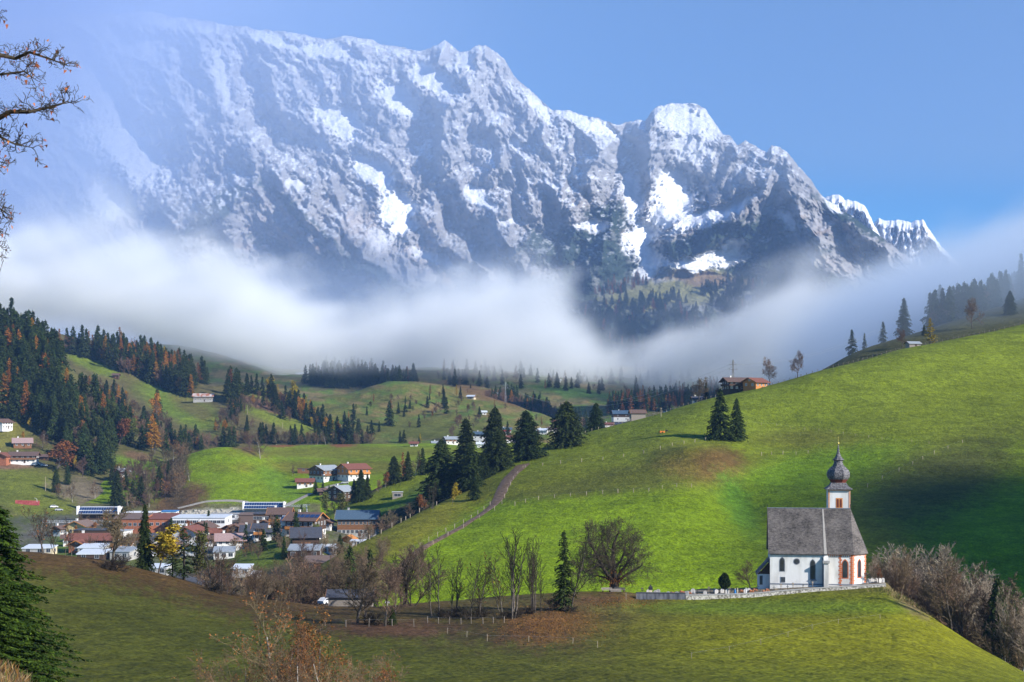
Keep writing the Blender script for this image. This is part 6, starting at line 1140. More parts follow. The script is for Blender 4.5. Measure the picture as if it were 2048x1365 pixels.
H_(407, 805, 1330, 'old barn with a patchy rusty tin roof on the steep meadow', 6, wp=38, W=10, eave=5.0, pitch=26, low=M_CONC, up=M_GWOOD, split=.4, roof=M_RUSTR, nwl=4, floors=1, chimney=0, name='barn', cat='barn'); H_(232, 757, 1420, 'dark hay hut at the lower end of the top left meadow', 0, wp=11, W=5, eave=3.2, pitch=28, low=M_DWOOD, up=M_DWOOD, roof=M_RBROWN, win=False, chimney=0, name='hut', cat='hut', floors=1)
# valley head
for (px, py, Y, lab, rz, wp, kw) in [(863, 784, 1530, 'white farmhouse high on the mid valley crest', 8, 18, dict(roof=M_RDARK, up=M_PLASTER)), (602, 754, 2200, 'white chalet just under the fog at the valley head', 0, 16, dict(roof=M_RSNOW, up=M_PLASTER)), (943, 799, 1500, 'tan chalet on the open hill right of the white farmhouse', -20, 14, dict(roof=M_RSNOW, low=M_CREAM, up=M_WOOD)), (968, 829, 1400, 'tiny white hut on the open pasture', 10, 8, dict(roof=M_RSNOW, up=M_PLASTER)), (992, 792, 1900, 'grey hut above the curved crest', 0, 9, dict(roof=M_RGREY, up=M_DWOOD)),
        (875, 894, 1120, 'white house behind the terrace meadow edge', 10, 22, dict(roof=M_RGREY, up=M_PLASTER)), (902, 888, 1130, 'brown house with blue grey roof beside the first tall spruce', 20, 26, dict(roof=M_RGREY, up=M_WOOD)), (962, 878, 1140, 'house with a dark blue roof between the tall spruces', -8, 28, dict(roof=M_RBLUE, up=M_DWOOD)), (965, 896, 1090, 'pale house with an orange chimney between the tall spruces', 6, 22, dict(roof=M_RSNOW, up=M_PLASTER)), (1012, 866, 1170, 'white house with red balcony behind the tall spruces', 0, 20, dict(roof=M_RBLUE, up=M_PLASTER, balcony='S', bmat=M_RED)), (1018, 884, 1130, 'red brown house half hidden behind the broad spruce', 10, 24, dict(roof=M_RRED, up=M_WOOD)),
        (1085, 868, 1180, 'white house with pale roof right of the very broad spruce', -12, 20, dict(roof=M_RSNOW, up=M_PLASTER)), (1106, 864, 1190, 'dark roofed house next to the pyramidal spruce', 10, 20, dict(roof=M_RBROWN, up=M_DWOOD)), (1112, 848, 1300, 'small house behind the pyramidal spruce', 0, 14, dict(roof=M_RRED, up=M_PLASTER)), (1218, 852, 1100, 'house with a red roof edge in the blue haze', 20, 22, dict(roof=M_RRED, up=M_WOOD)), (1250, 842, 1120, 'large building with a pale blue roof in the haze', 4, 50, dict(roof=M_RBLUE, up=M_DWOOD)), (1244, 856, 1080, 'dark house in front of the pale blue roof', 0, 26, dict(roof=M_RDARK, up=M_WOOD)), (1340, 826, 1150, 'blue roofed house glimpsed above the hill edge', 6, 26, dict(roof=M_RBLUE, up=M_DWOOD)), (1117, 765, 2000, 'little white house in the mist at the valley head', 0, 9, dict(roof=M_RSNOW, up=M_PLASTER)), (828, 893, 1120, 'low red roofed shed at the terrace meadow edge', 0, 14, dict(roof=M_RRED, up=M_WOOD)), (1395, 806, 760, 'low dark shed under the round brown tree', 4, 18, dict(roof=M_RDARK, up=M_DWOOD))]:
    H_(px, py, Y, lab, rz, wp=wp, W=max(5, wpx(wp, Y) * .75), eave=max(2.2, wpx(wp, Y) * .36), pitch=23, nwl=3 if wp > 12 else 2, nwg=2, floors=2 if wp > 15 else 1, split=.5, chimney=1 if wp > 15 else 0, win=wp > 12, **kw)
# on the big hill
l = spot(1275, 849, Y=706); house('hut', 'weathered grey timber hut on the hill fence line', Vector((l.x, l.y, l.z + .3)), 6, L=wpx(29, 706), W=5, eave=3.1, pitch=30, low=M_GWOOD, up=M_GWOOD, split=0, roof=M_RBROWN, win=False, chimney=0, cat='hut', over=.6, door='')
l = spot(1472, 790, Y=735); house('farmhouse', 'dark timber farmhouse with grey brown roof on the hill crest', Vector((l.x, l.y, l.z + 1.2)), 14, L=wpx(44, 735), W=9, eave=4.6, pitch=22, low=M_DWOOD, up=M_DWOOD, roof=M_RBROWN, nwl=4, balcony='SW', bmat=M_DWOOD, cat='farmhouse', base=4, over=1.5)
l = spot(1510, 782, Y=728); house('barn', 'orange timber barn with red roof joined to the crest farmhouse', Vector((l.x, l.y, l.z + .3)), 40, L=wpx(34, 728), W=8.5, eave=3.2, pitch=24, low=M_OWOOD, up=M_OWOOD, split=.2, roof=M_RRED, nwl=3, nwg=2, floors=1, chimney=0, cat='barn', base=4, over=1.3, bmat=M_OWOOD)
l = spot(1826, 702, Y=812); house('hut', 'small hay hut with pale roof on the misty hill crest', Vector((l.x, l.y, l.z + .2)), 12, L=7, W=5, eave=2.6, pitch=24, low=M_GWOOD, up=M_GWOOD, split=0, roof=M_RGREY, win=False, chimney=0, cat='hut', over=.6)
# long timber shed by the lane
v = spot(702, 1212, Y=286); house('shed', 'long old timber shed beside the lane below the meadow', Vector((v.x, v.y, (YH - 1216) / F * 286)), 1, L=wpx(86, 286), W=4.5, eave=2.5, pitch=24, low=M_GWOOD, up=M_GWOOD, split=0, roof=M_RDARK, win=False, chimney=0, cat='shed', over=.5, door='', base=2)

# ------------------------------------------------------------------ the church
def church():
    Y0 = 289.5; s = Y0 / F; O = Vector(((1540 - 1024) * s, Y0, -33.75)); e = empty('church', O, math.radians(-8)); tag(e, 'white church with steep shingle roof and onion domed tower on the knoll', 'church')
    M_SH, t, b = new_mat('weathered_shingles'); tc = t.nodes.new('ShaderNodeTexCoord'); mp = t.nodes.new('ShaderNodeMapping'); mp.inputs['Scale'].default_value = (3.2, 3.2, 6.5)
    n = t.nodes.new('ShaderNodeTexNoise'); n.inputs['Scale'].default_value = .55; n.inputs['Detail'].default_value = 5; n.inputs['Roughness'].default_value = .85; n2 = t.nodes.new('ShaderNodeTexNoise'); n2.inputs['Scale'].default_value = .35; n2.inputs['Detail'].default_value = 3
    ad = t.nodes.new('ShaderNodeMath'); ad.operation = 'MULTIPLY_ADD'; ad.inputs[1].default_value = .45; r = t.nodes.new('ShaderNodeValToRGB'); r.color_ramp.elements[0].position = .56; r.color_ramp.elements[0].color = (.022, .019, .018, 1); r.color_ramp.elements[1].position = .92; r.color_ramp.elements[1].color = (.20, .175, .16, 1)
    t.links.new(tc.outputs['Object'], mp.inputs[0]); t.links.new(mp.outputs[0], n.inputs['Vector']); t.links.new(tc.outputs['Object'], n2.inputs['Vector']); t.links.new(n2.outputs['Fac'], ad.inputs[0]); t.links.new(n.outputs['Fac'], ad.inputs[2]); t.links.new(ad.outputs[0], r.inputs[0]); t.links.new(r.outputs[0], b.inputs['Base Color']); b.inputs['Roughness'].default_value = .9
    M_QU = plain('red_painted_quoins', (.50, .13, .045), (.62, .20, .08), .85, 2.5); M_WALL = noise_mat('church_limewash', (.52, .50, .46), (.82, .81, .78), .45, .9, detail=8, bump=.25, ramp=(.3, .56), stretch=(1, 1, .35)); M_LEAD = plain('lighter_shingle_strip', (.34, .31, .28), (.44, .41, .37), .9, 3); M_BAND = plain('grey_plinth_band', (.16, .18, .22), (.24, .26, .30), .9, 2)
    M_DOME = noise_mat('dome_shingles', (.055, .052, .060), (.24, .23, .24), 3.5, .75, detail=6, ramp=(.4, .7), spec=.4); M_GOLD_ = plain('gilded_metal', (.75, .55, .15), (.85, .65, .2), .25, 2); MATS['gilded_metal'].node_tree.nodes['Principled BSDF'].inputs['Metallic'].default_value = .8
    N, CH, EV, RG, W = 11.3, 16.5, 7.95, 16.5, 10.0; fx = 2.9
    MB().box(0, N, 0, W, -2.5, EV).build('nave_wall', M_WALL, e)
    cp = [(N, .35), (CH, .35), (CH + fx, .35 + fx), (CH + fx, W - .35 - fx), (CH, W - .35), (N, W - .35)]
    ch = MB().prism(cp, 'z', -2.5, EV).build('choir_wall', M_WALL, e)
    # west gable
    MB().prism([(0.3, EV), (W - .3, EV), (W / 2, RG - .5)], 'x', .05, .5).build('gable_wall', M_WALL, e)
    ov = .45; m = MB(); ez = EV - .35; th = .18
    A = [(-.35, -ov, ez), (-.35, W / 2, RG), (-.35, W + ov, ez)]; R0, R1 = (-.1, W / 2, RG), (CH, W / 2, RG)
    cy_ = .35 - ov; corners = [(CH + .19, cy_, ez), (CH + fx + ov, .35 + fx - .19, ez), (CH + fx + ov, W - .35 - fx + .19, ez), (CH + .19, W + ov - .35, ez)]
    V = [(-.35, -ov, ez), (-.35, W + ov, ez), (-.35, W / 2, RG), (N + .3, -ov, ez), (N + .3, W + ov, ez), (N + .3, W / 2, RG), (N + .3, cy_, ez + .0), (CH, W / 2, RG - .04)] + corners + [(N + .3, W / 2, RG - .04), (N + .3, W + ov - .35, ez)]
    V2 = [(x, y, z - th) for x, y, z in V]; k = len(V)
    Ft = [(0, 3, 5, 2), (1, 2, 5, 4), (6, 8, 7, 12), (8, 9, 7), (9, 10, 7), (10, 11, 7), (11, 13, 12, 7)]; Fs = [(0, 3), (3, 5), (5, 4), (4, 1), (1, 2), (2, 0), (6, 8), (8, 9), (9, 10), (10, 11), (11, 13)]
    m.add(V + V2, Ft + [tuple(i + k for i in f[::-1]) for f in Ft] + [(a, b_, b_ + k, a + k) for a, b_ in Fs]); rf = m.build('roof', M_SH, e)
    # lighter strips over the joint of nave and choir, the ridge and the hips
    def strip(name, p, q, w_, mat, off=.06):
        p, q = Vector(p), Vector(q); m_ = MB(); V_, F_ = tubes([(np.array(p), np.array(q), w_, w_)], 6); m_.add(V_, [tuple(f) for f in F_]); return m_.build(name, mat, rf)
    m = MB(); 
    def onroof(x, f): return (x, -ov + (W / 2 + ov) * f - .03, ez + (RG - ez) * f + .05)
    a, b_, c, d = onroof(N - .55, .0), onroof(N + .02, .0), onroof(N - .25, .985), onroof(N - .5, .985); m.add([a, b_, c, d] + [(x, y, z - .1) for x, y, z in (a, b_, c, d)], [(0, 1, 2, 3), (7, 6, 5, 4), (0, 1, 5, 4), (1, 2, 6, 5), (2, 3, 7, 6), (3, 0, 4, 7)]); m.build('flashing', M_LEAD, rf)
    strip('ridge_cap', (-.4, W / 2, RG + .02), (CH, W / 2, RG + .02), .10, M_BAND)
    m = MB(); m.tube((-.3, W / 2, RG), (-.3, W / 2, RG + .7), .05); m.tube((CH, W / 2, RG), (CH, W / 2, RG + .9), .06); m.lathe([(.02, RG + .6), (.14, RG + .7), (.02, RG + .82)], 8, CH, W / 2); m.build('finial', M_IRON, rf)
    MB().box(-.04, N - .02, -.05, -.003, EV - .75, EV - .45).build('eaves_board', M_BAND, e)
    # plinth band
    MB().box(-.03, N - .9, -.06, -.003, 1.25, 1.48).build('plinth_band', M_BAND, e)
    def along(p, q):
        p, q = Vector(p), Vector(q); d = (q - p).normalized(); n_ = Vector((d.y, -d.x)); return lambda u, z, o: (p.x + d.x * u + n_.x * o, p.y + d.y * u + n_.y * o, z)
    def panel(mb, g, u0, u1, z0, z1, o0, o1):
        mb.add([g(u, z, o) for o in (o0, o1) for z in (z0, z1) for u in (u0, u1)], [(0, 1, 3, 2), (4, 6, 7, 5), (0, 4, 5, 1), (2, 3, 7, 6), (0, 2, 6, 4), (1, 5, 7, 3)])
    seg = [along((N, .35), (CH, .35)), along((CH, .35), (CH + fx, .35 + fx)), along((CH + fx, .35 + fx), (CH + fx, W - .35 - fx))]; lens = [CH - N, fx * math.sqrt(2), W - .7 - 2 * fx]
    m = MB()
    for g, L_ in zip(seg, lens): panel(m, g, .02, L_ - .02, 1.25, 1.45, .003, .06)
    m.build('plinth_band', M_BAND, e)
    m = MB()
    def quoin(g, u, hw_=.20):
        panel(m, g, u - hw_ * .45, u + hw_ * .45, .2, EV - .5, .004, .03); z = .3; i = 0
        while z < EV - .8: panel(m, g, u - hw_ * (1.7 if i % 2 else .9), u + hw_ * (.9 if i % 2 else 1.7), z, z + .30, .006, .045); z += .42; i += 1
    quoin(seg[0], 2.75); quoin(seg[0], lens[0] - .24); quoin(seg[1], .24); quoin(seg[1], lens[1] - .24); quoin(seg[2], .24); quoin(seg[2], lens[2] - .3)
    for g, L_ in zip(seg, lens): 
        panel(m, g, .05, L_ - .05, EV - .62, EV - .48, .004, .05); u = .3
        while u < L_ - .3: panel(m, g, u, u + .16, EV - .95, EV - .62, .006, .04); u += .42
    m.build('painted_quoins', M_QU, e)
    def arch(g, u, z0, h, w_, fmat, name='window', lancet=True, sill=None):
        mw = MB(); 
        def ring(k_, off):
            hw_ = w_ / 2 + k_; pts = [(u - hw_, z0 - k_), (u + hw_, z0 - k_)]; zs = z0 + h - w_ * .95
            for i in range(9):
                a_ = i / 8
                if a_ <= .5: f_ = a_ * 2; pts.append((u + hw_ * (1 - f_ ** 1.8), zs + (w_ * .95 + k_) * (f_ ** .75)))
                else: f_ = 2 - a_ * 2; pts.append((u - hw_ * (1 - f_ ** 1.8), zs + (w_ * .95 + k_) * (f_ ** .75)))
            return pts
        def plate(pts, o0, o1):
            n_ = len(pts); mw.add([g(a_, b2, o0) for a_, b2 in pts] + [g(a_, b2, o1) for a_, b2 in pts], [tuple(range(n_)), tuple(range(2 * n_ - 1, n_ - 1, -1))] + [(i, (i + 1) % n_, n_ + (i + 1) % n_, n_ + i) for i in range(n_)])
        mw.cur = 0; plate(ring(.20 if fmat is M_QU else .14, 0), .003, .03); mw.cur = 1; plate(ring(0, 0), .01, .06); mw.cur = 2
        for i in range(1, 5): panel(mw, g, u - w_ / 2 + .03, u + w_ / 2 - .03, z0 + h * i / 6, z0 + h * i / 6 + .05, .05, .08)
        panel(mw, g, u - .025, u + .025, z0, z0 + h * .86, .05, .08)
        if sill: mw.cur = 0; panel(mw, g, u - w_ / 2 - .35, u + w_ / 2 + .35, z0 - .32, z0 - .16, .003, .2)
        mw.build(name, [fmat, M_GLASS, M_IRON], e)
    S0 = along((0, 0), (N, 0)); 
    arch(S0, 2.45, 4.0, 2.75, .85, M_BAND); arch(S0, 8.55, 2.45, 3.9, .85, M_BAND, sill=True); arch(seg[0], lens[0] - 1.5, 2.75, 3.6, 1.0, M_QU); arch(seg[1], lens[1] / 2, 2.75, 3.6, .9, M_QU); arch(seg[2], lens[2] / 2, 2.75, 3.6, .9, M_QU)
    m = MB(); m.cur = 0
    for (r_, o0, o1, c_) in ((.66, .003, .03, 0), (.5, .01, .06, 1)):
        m.cur = c_; pts = [(5.35 + r_ * math.cos(i * math.pi / 9), 5.95 + r_ * math.sin(i * math.pi / 9)) for i in range(18)]; m.add([S0(a_, b2, o0) for a_, b2 in pts] + [S0(a_, b2, o1) for a_, b2 in pts], [tuple(range(18)), tuple(range(35, 17, -1))] + [(i, (i + 1) % 18, 18 + (i + 1) % 18, 18 + i) for i in range(18)])
    m.build('round_window', [M_BAND, M_GLASS], e)
    window(e, 2.6, 0, 1.75, .75, .95, 'S', M_BAND)
    MB().tube((N - .80, -.14, -.5), (N - .80, -.14, EV - .4), .07).build('downpipe', M_BAND, e)
    # buttress between nave and choir
    MB().prism([(.0, -2.5), (-1.25, -2.5), (-1.25, 5.6), (-.75, 6.3), (0, 7.2)], 'x', N - .62, N + .32).build('buttress', M_WALL, e); MB().box(N - .85, N + .5, -1.45, -.8, 5.75, 6.25).build('corbel', M_CONC, e)
    # sacristy at the west end
    MB().prism([(1, -2.5), (7, -2.5), (7, 3.2), (1, 3.2)], 'x', -2.35, -.002).build('sacristy_wall', M_WALL, e)
    m = MB(); m.add([(-2.75, .7, 2.95), (0.0, .7, 6.1), (0.0, 7.3, 6.1), (-2.75, 7.3, 2.95), (-2.75, .7, 3.15), (0.0, .7, 6.3), (0.0, 7.3, 6.3), (-2.75, 7.3, 3.15)], [(0, 3, 2, 1), (4, 5, 6, 7), (0, 1, 5, 4), (1, 2, 6, 5), (2, 3, 7, 6), (3, 0, 4, 7)]); m.build('sacristy_roof', M_RDARK, e)
    MB().add([(-2.3, 1.02, 3.15), (-.01, 1.02, 3.15), (-.01, 1.02, 5.9), (-2.3, 1.3, 3.15), (-.01, 1.3, 3.15), (-.01, 1.3, 5.9)], [(0, 1, 2), (5, 4, 3), (0, 2, 5, 3), (0, 3, 4, 1), (1, 4, 5, 2)]).build('sacristy_gable', M_DWOOD, e)
    window(e, -1.75, 1, 1.1, .45, 1.7, 'S', M_BAND, name='window')
    # tower
    tx, ty, tw_ = 14.6, 11.4, 2.25; tower = MB().box(tx - tw_, tx + tw_, ty - tw_, ty + tw_, -2.5, 20.3).build('tower', M_WALL, e)
    m = MB()
    for sx, sy in ((-1, -1), (1, -1), (1, 1), (-1, 1)): 
        for ax in (0, 1):
            if ax == 0: m.box(tx + sx * tw_ - (.32 if sx > 0 else 0), tx + sx * tw_ + (0 if sx > 0 else .32), ty + sy * (tw_ + .02) - .016, ty + sy * (tw_ + .02) + .016, 15, 20.1)
            else: m.box(tx + sx * (tw_ + .02) - .016, tx + sx * (tw_ + .02) + .016, ty + sy * tw_ - (.32 if sy > 0 else 0), ty + sy * tw_ + (0 if sy > 0 else .32), 15, 20.1)
    m.box(tx - tw_ - .03, tx + tw_ + .03, ty - tw_ - .035, ty - tw_ - .003, 19.95, 20.2); m.box(tx + tw_ + .003, tx + tw_ + .035, ty - tw_ - .03, ty + tw_ + .03, 19.95, 20.2); m.build('painted_edges', plain('faded_red_paint', (.58, .30, .18), (.66, .40, .28), .9, 2), tower)
    for (gx_, gy, ang_) in ((tx, ty - tw_, 'S'), (tx + tw_, ty, 'E')):
        g = along((gx_ - 1, gy), (gx_ + 1, gy)) if ang_ == 'S' else along((gx_, gy - 1), (gx_, gy + 1)); mw = MB()
        for c_, (u0, u1, z0, z1, o0, o1) in ((0, (.30, 1.70, 16.3, 18.45, .003, .03)), (1, (.48, .90, 16.5, 18.05, .01, .05)), (1, (1.10, 1.52, 16.5, 18.05, .01, .05))): mw.cur = c_; panel(mw, g, u0, u1, z0, z1, o0, o1)
        for u in (.69, 1.31):
            mw.cur = 1; pts = [(u + .21 * math.cos(i * math.pi / 8), 18.05 + .21 * math.sin(i * math.pi / 8)) for i in range(9)]; mw.add([g(a_, b2, .01) for a_, b2 in pts] + [g(a_, b2, .05) for a_, b2 in pts], [tuple(range(9)), tuple(range(17, 8, -1))] + [(i, (i + 1) % 9, 9 + (i + 1) % 9, 9 + i) for i in range(9)])
        mw.build('belfry_window', [plain('orange_frame', (.62, .24, .07), (.68, .30, .1)), plain('red_shutter', (.14, .035, .02), (.2, .05, .03))], tower)
    ph = math.pi / 8; k = 1 / math.cos(ph)
    m = MB(); q = 2.72
    m.add([(tx + a * q, ty + b_ * q, 20.2) for a, b_ in ((-1, -1), (1, -1), (1, 1), (-1, 1))] + [(tx + a * q, ty + b_ * q, 20.36) for a, b_ in ((-1, -1), (1, -1), (1, 1), (-1, 1))] + [(tx + a * 1.9, ty + b_ * 1.9, 20.95) for a, b_ in ((-1, -1), (1, -1), (1, 1), (-1, 1))] + [(tx + a * 1.5, ty + b_ * 1.5, 21.6) for a, b_ in ((-1, -1), (1, -1), (1, 1), (-1, 1))],
          [(0, 3, 2, 1), (0, 1, 5, 4), (1, 2, 6, 5), (2, 3, 7, 6), (3, 0, 4, 7), (4, 5, 9, 8), (5, 6, 10, 9), (6, 7, 11, 10), (7, 4, 8, 11), (8, 9, 13, 12), (9, 10, 14, 13), (10, 11, 15, 14), (11, 8, 12, 15), (12, 13, 14, 15)]); m.build('tower_skirt_roof', M_DOME, tower)
    MB().lathe([(1.45 * k, 21.5), (1.55 * k, 21.75), (1.95 * k, 22.35)], 8, tx, ty, ph).build('dome_collar', plain('dark_red_paint', (.12, .03, .02), (.2, .05, .03)), tower)
    MB().lathe([(1.97 * k, 22.3), (2.2 * k, 22.7), (2.32 * k, 23.2), (2.27 * k, 23.75), (2.0 * k, 24.3), (1.5 * k, 24.8), (1.1 * k, 25.2), (.9 * k, 25.65), (.86 * k, 26.35)], 8, tx, ty, ph).build('onion_dome', M_DOME, tower)
    MB().lathe([(.90 * k, 26.2), (1.22 * k, 26.36), (.86 * k, 26.7), (.5 * k, 27.2), (.30 * k, 27.9), (.16 * k, 28.8), (.08 * k, 29.6)], 8, tx, ty, ph).build('lantern_spire', M_DOME, tower)
    m = MB(); m.lathe([(.03, 29.5), (.16, 29.72), (.2, 29.85), (.16, 29.98), (.03, 30.12)], 10, tx, ty); m.tube((tx, ty, 30.0), (tx, ty, 31.3), .035); m.tube((tx - .3, ty, 30.9), (tx + .3, ty, 30.9), .035); m.build('cross', M_GOLD_, tower)
church()

# ------------------------------------------------------------------ churchyard
stone = noise_mat('rubble_stone', (.18, .165, .14), (.62, .59, .53), 2.6, .95, detail=8, bump=.8, ramp=(.38, .6)); dstone = noise_mat('dark_weathered_concrete', (.055, .06, .075), (.19, .20, .23), 1.4, .95, detail=8, bump=.3, stretch=(1, 1, .25))
def yard_wall(label, pxs, mat, top, thick=.5, Yf=284.1, cap=M_CONC):
    m = MB(); c = MB(); pts = []
    for px in pxs: Y = Yf; X = (px - 1024) / F * Y; pts.append((X, Y, (YH - top(px)) / F * Y))
    for (x0, y0, z0), (x1, y1, z1) in zip(pts[:-1], pts[1:]):
        m.add([(x0, y0, z0 - 3.2), (x1, y1, z1 - 3.2), (x1, y1 + thick, z1 - 3.2), (x0, y0 + thick, z0 - 3.2), (x0, y0, z0), (x1, y1, z1), (x1, y1 + thick, z1), (x0, y0 + thick, z0)], [(0, 3, 2, 1), (0, 1, 5, 4), (2, 3, 7, 6), (4, 5, 6, 7)])
        c.add([(x0, y0 - .08, z0 + .003), (x1, y1 - .08, z1 + .003), (x1, y1 + thick + .08, z1 + .003), (x0, y0 + thick + .08, z0 + .003), (x0, y0 - .08, z0 + .14), (x1, y1 - .08, z1 + .14), (x1, y1 + thick + .08, z1 + .14), (x0, y0 + thick + .08, z0 + .14)], [(0, 3, 2, 1), (0, 1, 5, 4), (2, 3, 7, 6), (4, 5, 6, 7)])
    x, y, z = pts[0]; m.add([(x, y, z - 3.2), (x, y + thick, z - 3.2), (x, y + thick, z), (x, y, z)], [(0, 1, 2, 3)]); x, y, z = pts[-1]; m.add([(x, y, z - 3.2), (x, y + thick, z - 3.2), (x, y + thick, z), (x, y, z)], [(0, 1, 2, 3)])
    e = empty('churchyard_wall', (0, 0, 0)); tag(e, label, 'wall'); m.build('masonry', mat, e); c.build('coping', cap, e)
yard_wall('dark weathered retaining wall at the left end of the churchyard', list(range(1273, 1372, 14)), dstone, lambda p: 1186.5 + (p - 1273) * .012, cap=M_RDARK)
yard_wall('pale rubble stone wall running under the church', list(range(1372, 1774, 20)), stone, lambda p: np.interp(p, [1372, 1500, 1560, 1640, 1773], [1192, 1188.5, 1183, 1177, 1169.5]))
K_cross = [MB().box(-.04, .04, -.04, .04, -.4, 1.15).box(-.3, .3, -.035, .035, .72, .80).build, MB().box(-.25, .25, -.16, .16, -.3, .16).box(-.045, .045, -.045, .045, .16, 1.35).box(-.26, .26, -.04, .04, .95, 1.03).add([(-.36, -.06, 1.2), (0, -.06, 1.55), (.36, -.06, 1.2), (-.36, .06, 1.2), (0, .06, 1.55), (.36, .06, 1.2)], [(0, 1, 4, 3), (1, 2, 5, 4), (0, 2, 1), (3, 4, 5)]).build]
def proto_mesh(bld, name, mat): o = bld(name, mat); me = o.data; bpy.data.objects.remove(o); return me
cr1 = proto_mesh(K_cross[0], 'iron_cross', M_IRON); cr2 = proto_mesh(K_cross[1], 'wood_cross', M_OPOST); M_MARBLE = plain('grave_marble', (.42, .40, .38), (.66, .64, .60), .5, 2)
hs = proto_mesh(MB().box(-.42, .42, -.1, .1, -.3, .62).prism([(-.42, .62), (.42, .62), (.3, .85), (0, .95), (-.3, .85)], 'y', -.1, .1).build, 'headstone', M_MARBLE); fl = proto_mesh(MB().box(-.5, .5, -.3, .3, -.2, .1).lathe([(.05, .1), (.28, .16), (.34, .3), (.2, .42), (.02, .46)], 7, -.2, 0).lathe([(.05, .1), (.22, .15), (.26, .27), (.02, .38)], 7, .25, .05).build, 'flowers', plain('grave_flowers', (.12, .10, .03), (.62, .22, .12), .9, 6, ramp=(.4, .6)))
r_ = random.Random(9)
def yz(px, Y): X = (px - 1024) / F * Y; return X, gz(X, Y)
for i in range(42):
    px = 1282 + 262 * (i + r_.random() * .8) / 42; Y = r_.uniform(285.6, 290) if px < 1520 else r_.uniform(285.4, 287.5); X, z = yz(px, Y); k = r_.random()
    if k < .42: o = link('grave_cross', cr1 if r_.random() < .5 else cr2); tag(o, 'slim grave cross in the churchyard rows left of the church', 'grave cross', 'crosses on the graves')
    elif k < .75: o = link('headstone', hs); tag(o, 'pale headstone in the churchyard rows left of the church', 'headstone', 'headstones in the churchyard')
    else: o = link('grave_flowers', fl); tag(o, 'planted grave bed with faded red flowers', 'grave', 'planted grave beds')
    o.location = (X, Y, z); o.rotation_euler = (0, 0, r_.uniform(-.3, .3)); s_ = r_.uniform(.8, 1.1); o.scale = (s_, s_, s_)
for i, px in enumerate([1548, 1562, 1575, 1586, 1606, 1625]):
    X, z = yz(px, 286.2); o = link('grave_cross', cr2 if i % 2 else cr1); o.location = (X, 286.2, z); o.rotation_euler = (0, 0, .15 * i); tag(o, 'grave cross standing against the white church wall', 'grave cross', 'crosses below the church wall')
for i, px in enumerate([1737, 1744, 1752, 1760, 1766]):
    X, z = yz(px, 290 + i % 3); o = link('headstone', hs); o.location = (X, 290 + i % 3, z); o.rotation_euler = (0, 0, .2 * i); tag(o, 'headstone behind the east end of the church', 'headstone', 'headstones east of the church')
X, z = yz(1301, 286.5); e = empty('lantern_pillar', (X, 286.5, z)); tag(e, 'pale stone pillar with dark roofed lantern in the churchyard', 'pillar'); MB().prism([(-.45, -.3), (.45, -.3), (.3, 1.2), (-.3, 1.2)], 'x', -.3, .3).build('shaft', M_CREAM, e); MB().box(-.4, .4, -.4, .4, 1.2, 1.7).lathe([(.5, 1.7), (.04, 2.2)], 4, ph=math.pi / 4).build('lantern', M_IRON, e)
X, z = yz(1470, 286); e = empty('grave_figure', (X, 286, z)); tag(e, 'small blue painted figure among the graves', 'statue'); MB().lathe([(.26, -.1), (.24, .4), (.17, .8), (.20, .95), (.08, 1.05)], 9).build('robe', M_BLUEP, e); MB().lathe([(.02, 1.03), (.1, 1.1), (.11, 1.2), (.02, 1.3)], 9).build('head', M_CREAM, e)
for px, c in ((1492, M_WHITE), (1475, M_ORANGE)): X, z = yz(px, 286.2); o = MB().lathe([(.2, -.2), (.2, .15), (.1, .2), (.12, .7), (.08, .95), (.11, 1.1), (.02, 1.25)], 8).build('grave_statue', c if c is M_WHITE else M_CREAM); o.location = (X, 286.2, z); tag(o, 'white statue on a grave below the cypress' if c is M_WHITE else 'slim cream statue beside the blue figure', 'statue')
l = Vector(((1449 - 1024) / F * 288, 288, gz((1449 - 1024) / F * 288, 288))); e = empty('cypress_shrub', l); tag(e, 'dark egg shaped evergreen shrub in the churchyard', 'shrub')
rs = np.random.RandomState(5); n = 2600; h = rs.rand(n) ** .9; a = rs.rand(n) * 6.28; R = 1.02 * np.sin(np.pi * np.clip(h, .02, .98) ** .75) ** .7 * (.55 + .5 * rs.rand(n) ** .5) * (1 + .15 * np.sin(a * 3 + h * 9)); c = np.stack([R * np.cos(a), R * np.sin(a), .7 + h * 3.0], 1); dd = np.stack([np.cos(a) * .5, np.sin(a) * .5, np.full(n, .8)], 1) + rs.randn(n, 3) * .25; dd /= np.linalg.norm(dd, axis=1, keepdims=True); sv = np.cross(dd, rs.randn(n, 3)); sv /= np.linalg.norm(sv, axis=1, keepdims=True)
link('crown', poly_mesh('cypress_crown', tuft_tris(c, dd, sv, .28 + .2 * rs.rand(n), rs).reshape(-1, 3), 3, [M_SPRUCE]), e); link('trunk', pole_mesh('cypress_trunk', 1.6, .12, M_DBARK), e)
def bench(px, Y, rz, label):
    X, z = yz(px, Y); e = empty('park_bench', (X, Y, z), math.radians(rz)); tag(e, label, 'bench')
    MB().box(-1.1, 1.1, -.25, .2, .42, .48).build('seat', M_GWOOD, e); MB().box(-1.1, 1.1, .2, .26, .55, .95).build('backrest', M_GWOOD, e)
    for s in (-1, 1): MB().box(s * .85 - .05, s * .85 + .05, -.22, .26, -.1, .42).build('leg', M_DWOOD, e)
bench(1232, 283.4, 0, 'pale wooden bench in front of the old linden trunk'); bench(1214, 287.6, 8, 'darker wooden bench left behind the old linden trunk'); bench(1240, 289, 160, 'wooden bench half hidden right of the old linden trunk')

